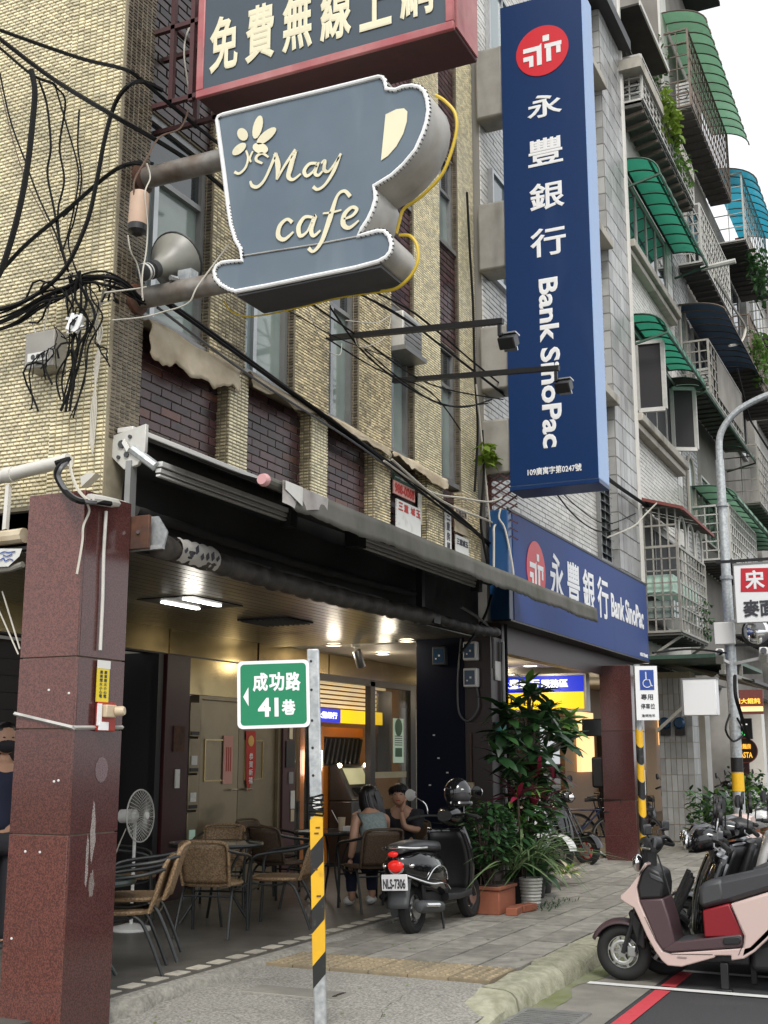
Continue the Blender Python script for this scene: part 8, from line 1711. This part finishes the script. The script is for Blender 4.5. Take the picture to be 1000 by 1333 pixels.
text('專用', 'ink_dark', dp, sp2(.02, 2.06, .009), LV2, ZV, .12, .06, .002, .02); text('停車位', 'ink_dark', dp, sp2(.015, 1.97, .009), LV2, ZV, .14, .055, .002, .02); text('違規拖吊', 'ink_dark', dp, sp2(.02, 1.89, .009), LV2, ZV, .13, .03, .002, .01)
# lamp post with camera cluster
lp_ = thing('street_lamp', 'grey lamp post with a curved arm above the kerbside scooters', 'street lamp', (17.6, 2.95, .1))
LX, LY = 18.072, 2.9
obj('post', MB().tube([(LX, LY, .1), (LX, LY, 3.0), (LX + .02, LY, 5.9)], [.085, .078, .062], 14), 'galv', lp_)
obj('arm', MB().tube(smooth_path([(LX + .02, LY, 5.88), (LX + .02, LY - .02, 6.25), (LX + .02, LY - .16, 6.50), (LX + .02, LY - .42, 6.70), (LX + .02, LY - .9, 6.86), (LX + .02, LY - 1.5, 6.92)], 5), .052, 10), 'galv', lp_)
obj('lantern', MB().loft([ring(LX - .05, 6.9, .30, .05, cy=LY - 1.8), ring(LX + .02, 6.92, .36, .08, cy=LY - 1.8), ring(LX + .1, 6.9, .30, .05, cy=LY - 1.8)]), 'grey_plastic', lp_)
for z in (3.3, 4.1, 5.2): obj('clamp', MB().lathe([(.092, -.025), (.092, .025)], (LX, LY, z), n=16), 'galv', lp_)
obj('stripe', MB().lathe([(.088, 0), (.087, .26)], (LX, LY, 1.02), n=16, cap=False), 'yellow_stripe', lp_); obj('stripe', MB().lathe([(.088, 0), (.087, .2)], (LX, LY, 1.29), n=16, cap=False), 'black_stripe', lp_)
cb = thing('control_box', 'white control box strapped to the lamp post with cables', 'box', (LX - .2, LY, 3.2)); obj('case', MB().box(LX - .24, LY - .10, 3.10, LX - .10, LY + .18, 3.42), 'white_plastic', cb, bev=.01)
cl2 = [('white bullet camera at the top of the lamp post cluster', (LX - .3, LY - .30, 3.52)), ('white bullet camera below the control box', (LX - .32, LY + .10, 2.92)), ('white bullet camera pointing at the street on the right', (LX - .3, LY - .50, 2.92))]
for lab, c in cl2:
    k = thing('security_camera', lab, 'camera', c, 'cameras on the lamp post'); obj('housing', MB().obox(c, (.17, .03, -.05), (-.012, .06, 0), (.01, 0, .055)), 'white_plastic', k, bev=.02); obj('lens', MB().lathe([(.045, 0), (.045, .03)], (c[0] - .17, c[1] - .03, c[2] + .04), (-1, -.15, .2), 12), 'black_gloss', k); obj('bracket', MB().bar((c[0] + .05, c[1], c[2] - .03), (LX, LY, c[2] - .1), .02), 'white_plastic', k)
cm = thing('convex_mirror', 'round convex traffic mirror with a dark hood beside the lamp post', 'mirror', (LX, LY - .4, 3.15)); obj('dome', MB().ell((LX - .08, LY - .40, 3.28), (.08, .19, .19), 18, 12), 'chrome', cm); obj('hood', MB().torus((LX, LY - .40, 3.28), (1, 0, 0), .2, .03, 22, 6, 2.5), 'black_plastic', cm); obj('bracket', MB().bar((LX, LY, 3.1), (LX + .02, LY - .4, 3.1), .02), 'black_metal', cm)
wbx = thing('sign_box', 'blank white square light box hanging beside the lamp post', 'sign', (17.0, 3.2, 2.1)); obj('case', MB().box(16.98, 2.95, 2.06, 17.2, 3.40, 2.56), 'sign_white', wbx, bev=.008); obj('edge', MB().box(16.972, 2.94, 2.555, 17.2, 3.42, 2.575).box(16.972, 3.40, 2.05, 17.2, 3.425, 2.555), 'frame_grey', wbx)
sn = thing('noodle_sign', 'white hanging noodle shop sign with a red seal panel', 'sign', (17.6, 2.4, 3.4))
obj('case', MB().box(17.5, 2.05, 3.36, 17.62, 2.70, 4.20), 'sign_white', sn, bev=.008); obj('frame', MB().box(17.492, 2.04, 4.19, 17.63, 2.71, 4.215).box(17.492, 2.695, 3.36, 17.63, 2.71, 4.19), 'frame_grey', sn)
obj('red_seal', MB().prism([(17.494, 2.62, 3.80), (17.494, 2.16, 3.78), (17.494, 2.14, 4.12), (17.494, 2.60, 4.14)], (.006, 0, 0)), 'song_red', sn, bev=.01); text('宋', 'sign_white', sn, (17.49, 2.55, 3.83), (0, -1, 0), (0, 0, 1), .27, .27, .004, .03); text('麥面', 'ink_dark', sn, (17.49, 2.60, 3.44), (0, -1, 0), (0, 0, 1), .44, .24, .004, .03)
obj('arm', MB().bar((17.56, 2.1, 4.26), (17.56, 2.95, 4.26), .02), 'black_metal', sn)
# lit shops far along the arcade
shop = thing('shop_row', 'row of lit shop fronts under the far arcade', 'shop', (26, 6, 0))
obj('floor_wall', MB().box(23.2, 7.0, .15, 40, 7.1, 3.0), 'wood_wall', shop, smooth=False); obj('ceiling', MB().box(19.2, 4.5, 2.92, 40, 9, 3.0), 'soot_shade', shop, smooth=False)
for x, w_, z0, z1, m_ in ((24.0, 1.0, 1.2, 2.4, 'orange_shop'), (25.6, 1.0, .2, 2.3, 'interior_dark'), (27.0, 1.4, 1.5, 2.7, 'orange_shop'), (29.2, 1.6, .3, 2.2, 'warm_wall'), (31.5, 2.0, 1.8, 2.8, 'orange_shop'), (34.5, 2.0, .5, 2.4, 'louver_on')): obj('shop_panel', MB().box(x, 6.9, z0, x + w_, 6.99, z1), m_, shop)
for x, m_ in ((23.4, 'white_tile'), (26.6, 'grey_tile'), (30.8, 'white_tile'), (34, 'stucco')): obj('pier', MB().box(x, 4.3, .12, x + .5, 4.8, 2.95), m_, shop, smooth=False)
hs_ = thing('shop_banner', 'red and orange lit banner over the far shop at the right edge', 'banner', (27.6, 4.2, 2.5)); obj('board', MB().box(27.0, 3.72, 2.40, 27.1, 4.5, 2.92), 'roof_red', hs_); obj('light_strip', MB().box(26.98, 3.72, 2.46, 27.0, 4.5, 2.56), 'orange_shop', hs_); text('溫州大餛飩', 'pasta_orange', hs_, (26.99, 4.45, 2.62), (0, -1, 0), (0, 0, 1), .68, .12, .004, .02)
ue = thing('delivery_sign', 'small black sign with white and green delivery lettering', 'sign', (24.6, 3.85, 2.0)); obj('board', MB().box(24.58, 3.62, 1.84, 24.66, 4.04, 2.24), 'black_plastic', ue); text('Uber', 'uber_white', ue, (24.575, 3.98, 2.06), (0, -1, 0), (0, 0, 1), .28, .11, .004, .02); text('Eats', 'uber_green', ue, (24.575, 3.98, 1.91), (0, -1, 0), (0, 0, 1), .28, .11, .004, .02)
pa_ = thing('pasta_sign', 'round dark sign with orange pasta lettering below the delivery sign', 'sign', (24.6, 3.8, 1.6)); obj('disc', MB().lathe([(.24, 0), (.24, .08)], (24.66, 3.78, 1.62), (-1, 0, 0), 26), 'brown_frame', pa_); obj('ring', MB().torus((24.57, 3.78, 1.62), (1, 0, 0), .235, .012, 28, 6), 'roof_red', pa_); text('PASTA', 'pasta_orange', pa_, (24.575, 3.92, 1.48), (0, -1, 0), (0, 0, 1), .28, .11, .004, .02); text('義麵房', 'pasta_orange', pa_, (24.575, 3.9, 1.65), (0, -1, 0), (0, 0, 1), .24, .10, .004, .02); obj('post', MB().box(24.6, 3.72, .12, 24.68, 3.84, 1.4), 'wine_frame', pa_)
da = thing('shade_awning', 'pale grey sloping awning over the far shops at the right edge', 'awning', (23, 3, 2.9)); obj('sheet', MB().quad((20.8, 4.4, 3.1), (25.5, 4.4, 3.1), (25.5, 2.9, 2.72), (20.8, 3.0, 2.75)), 'valance', da).modifiers.new('thick', 'SOLIDIFY').thickness = .02; obj('edge_bar', MB().bar((20.8, 3.0, 2.74), (25.5, 2.9, 2.71), .025), 'black_metal', da)
sb_ = thing('hedge', 'bushy mixed potted shrubs behind the kerbside scooters at the right edge', 'plants', (19.5, 3.4, .1)); lv = []
for k in range(1300):
    a = U(0, 6.28); r = U(.2, 1) ** .5; cx, cy, cz, rr_ = random.choice([(18.9, 3.5, .62, .42), (19.7, 3.4, .55, .45), (20.6, 3.3, .6, .5), (21.4, 3.3, .95, .4), (22.4, 3.2, .6, .5)])
    b = U(-1, 1); lv.append((Vector((cx + rr_ * r * math.cos(a) * 1.1, cy + rr_ * r * math.sin(a) * .7, cz + rr_ * b * r)), U(0, 6.28), U(-.5, 1), U(-.5, .5), U(.6, 1.3)))
foliage('foliage', lv[:500], 'leaf_mid', sb_, .13, .06); foliage('foliage', lv[500:900], 'leaf_dark', sb_, .13, .06); foliage('foliage', lv[900:], 'leaf_light', sb_, .12, .05)
for x, y in ((18.9, 3.5), (19.7, 3.4), (20.6, 3.3), (21.4, 3.3), (22.4, 3.2)): obj('pot', MB().lathe([(.16, 0), (.2, .3), (.19, .3)], (x, y, .12), n=14), 'terracotta', sb_)
# street wiring across the balconies
W('black cable sagging across the balconies at the upper right', [(23.319,3.3,8.972),(23.785,3.2,8.142),(24.77,3.2,8.074),(26.808,3.1,7.873)], .02)
W('white hose dropping beside the navy roofed balcony', [(23.726,3.7,11.123),(26.139,3.7,11.307),(27.795,3.7,11.412),(27.001,3.7,10.777),(25.232,3.7,10.119)], .03, 'cable_white')
W('black cables strung from the lamp post to the canopy', [(17.654,2.9,2.958),(16.688,3.2,2.947),(15.217,3.4,2.789)], .015)
W('cable loop hanging on the lamp post below the white light box', [(17.378,2.85,2.08),(16.698,2.8,1.856),(17.262,2.8,1.711),(18.168,2.8,1.83),(17.701,2.8,2.036)], .015)
W('thick black cable bending from the lamp post to the pasta sign', [(17.715,2.8,2.631),(17.368,2.75,2.343),(17.739,2.75,2.09),(19.292,2.9,1.734)], .028)
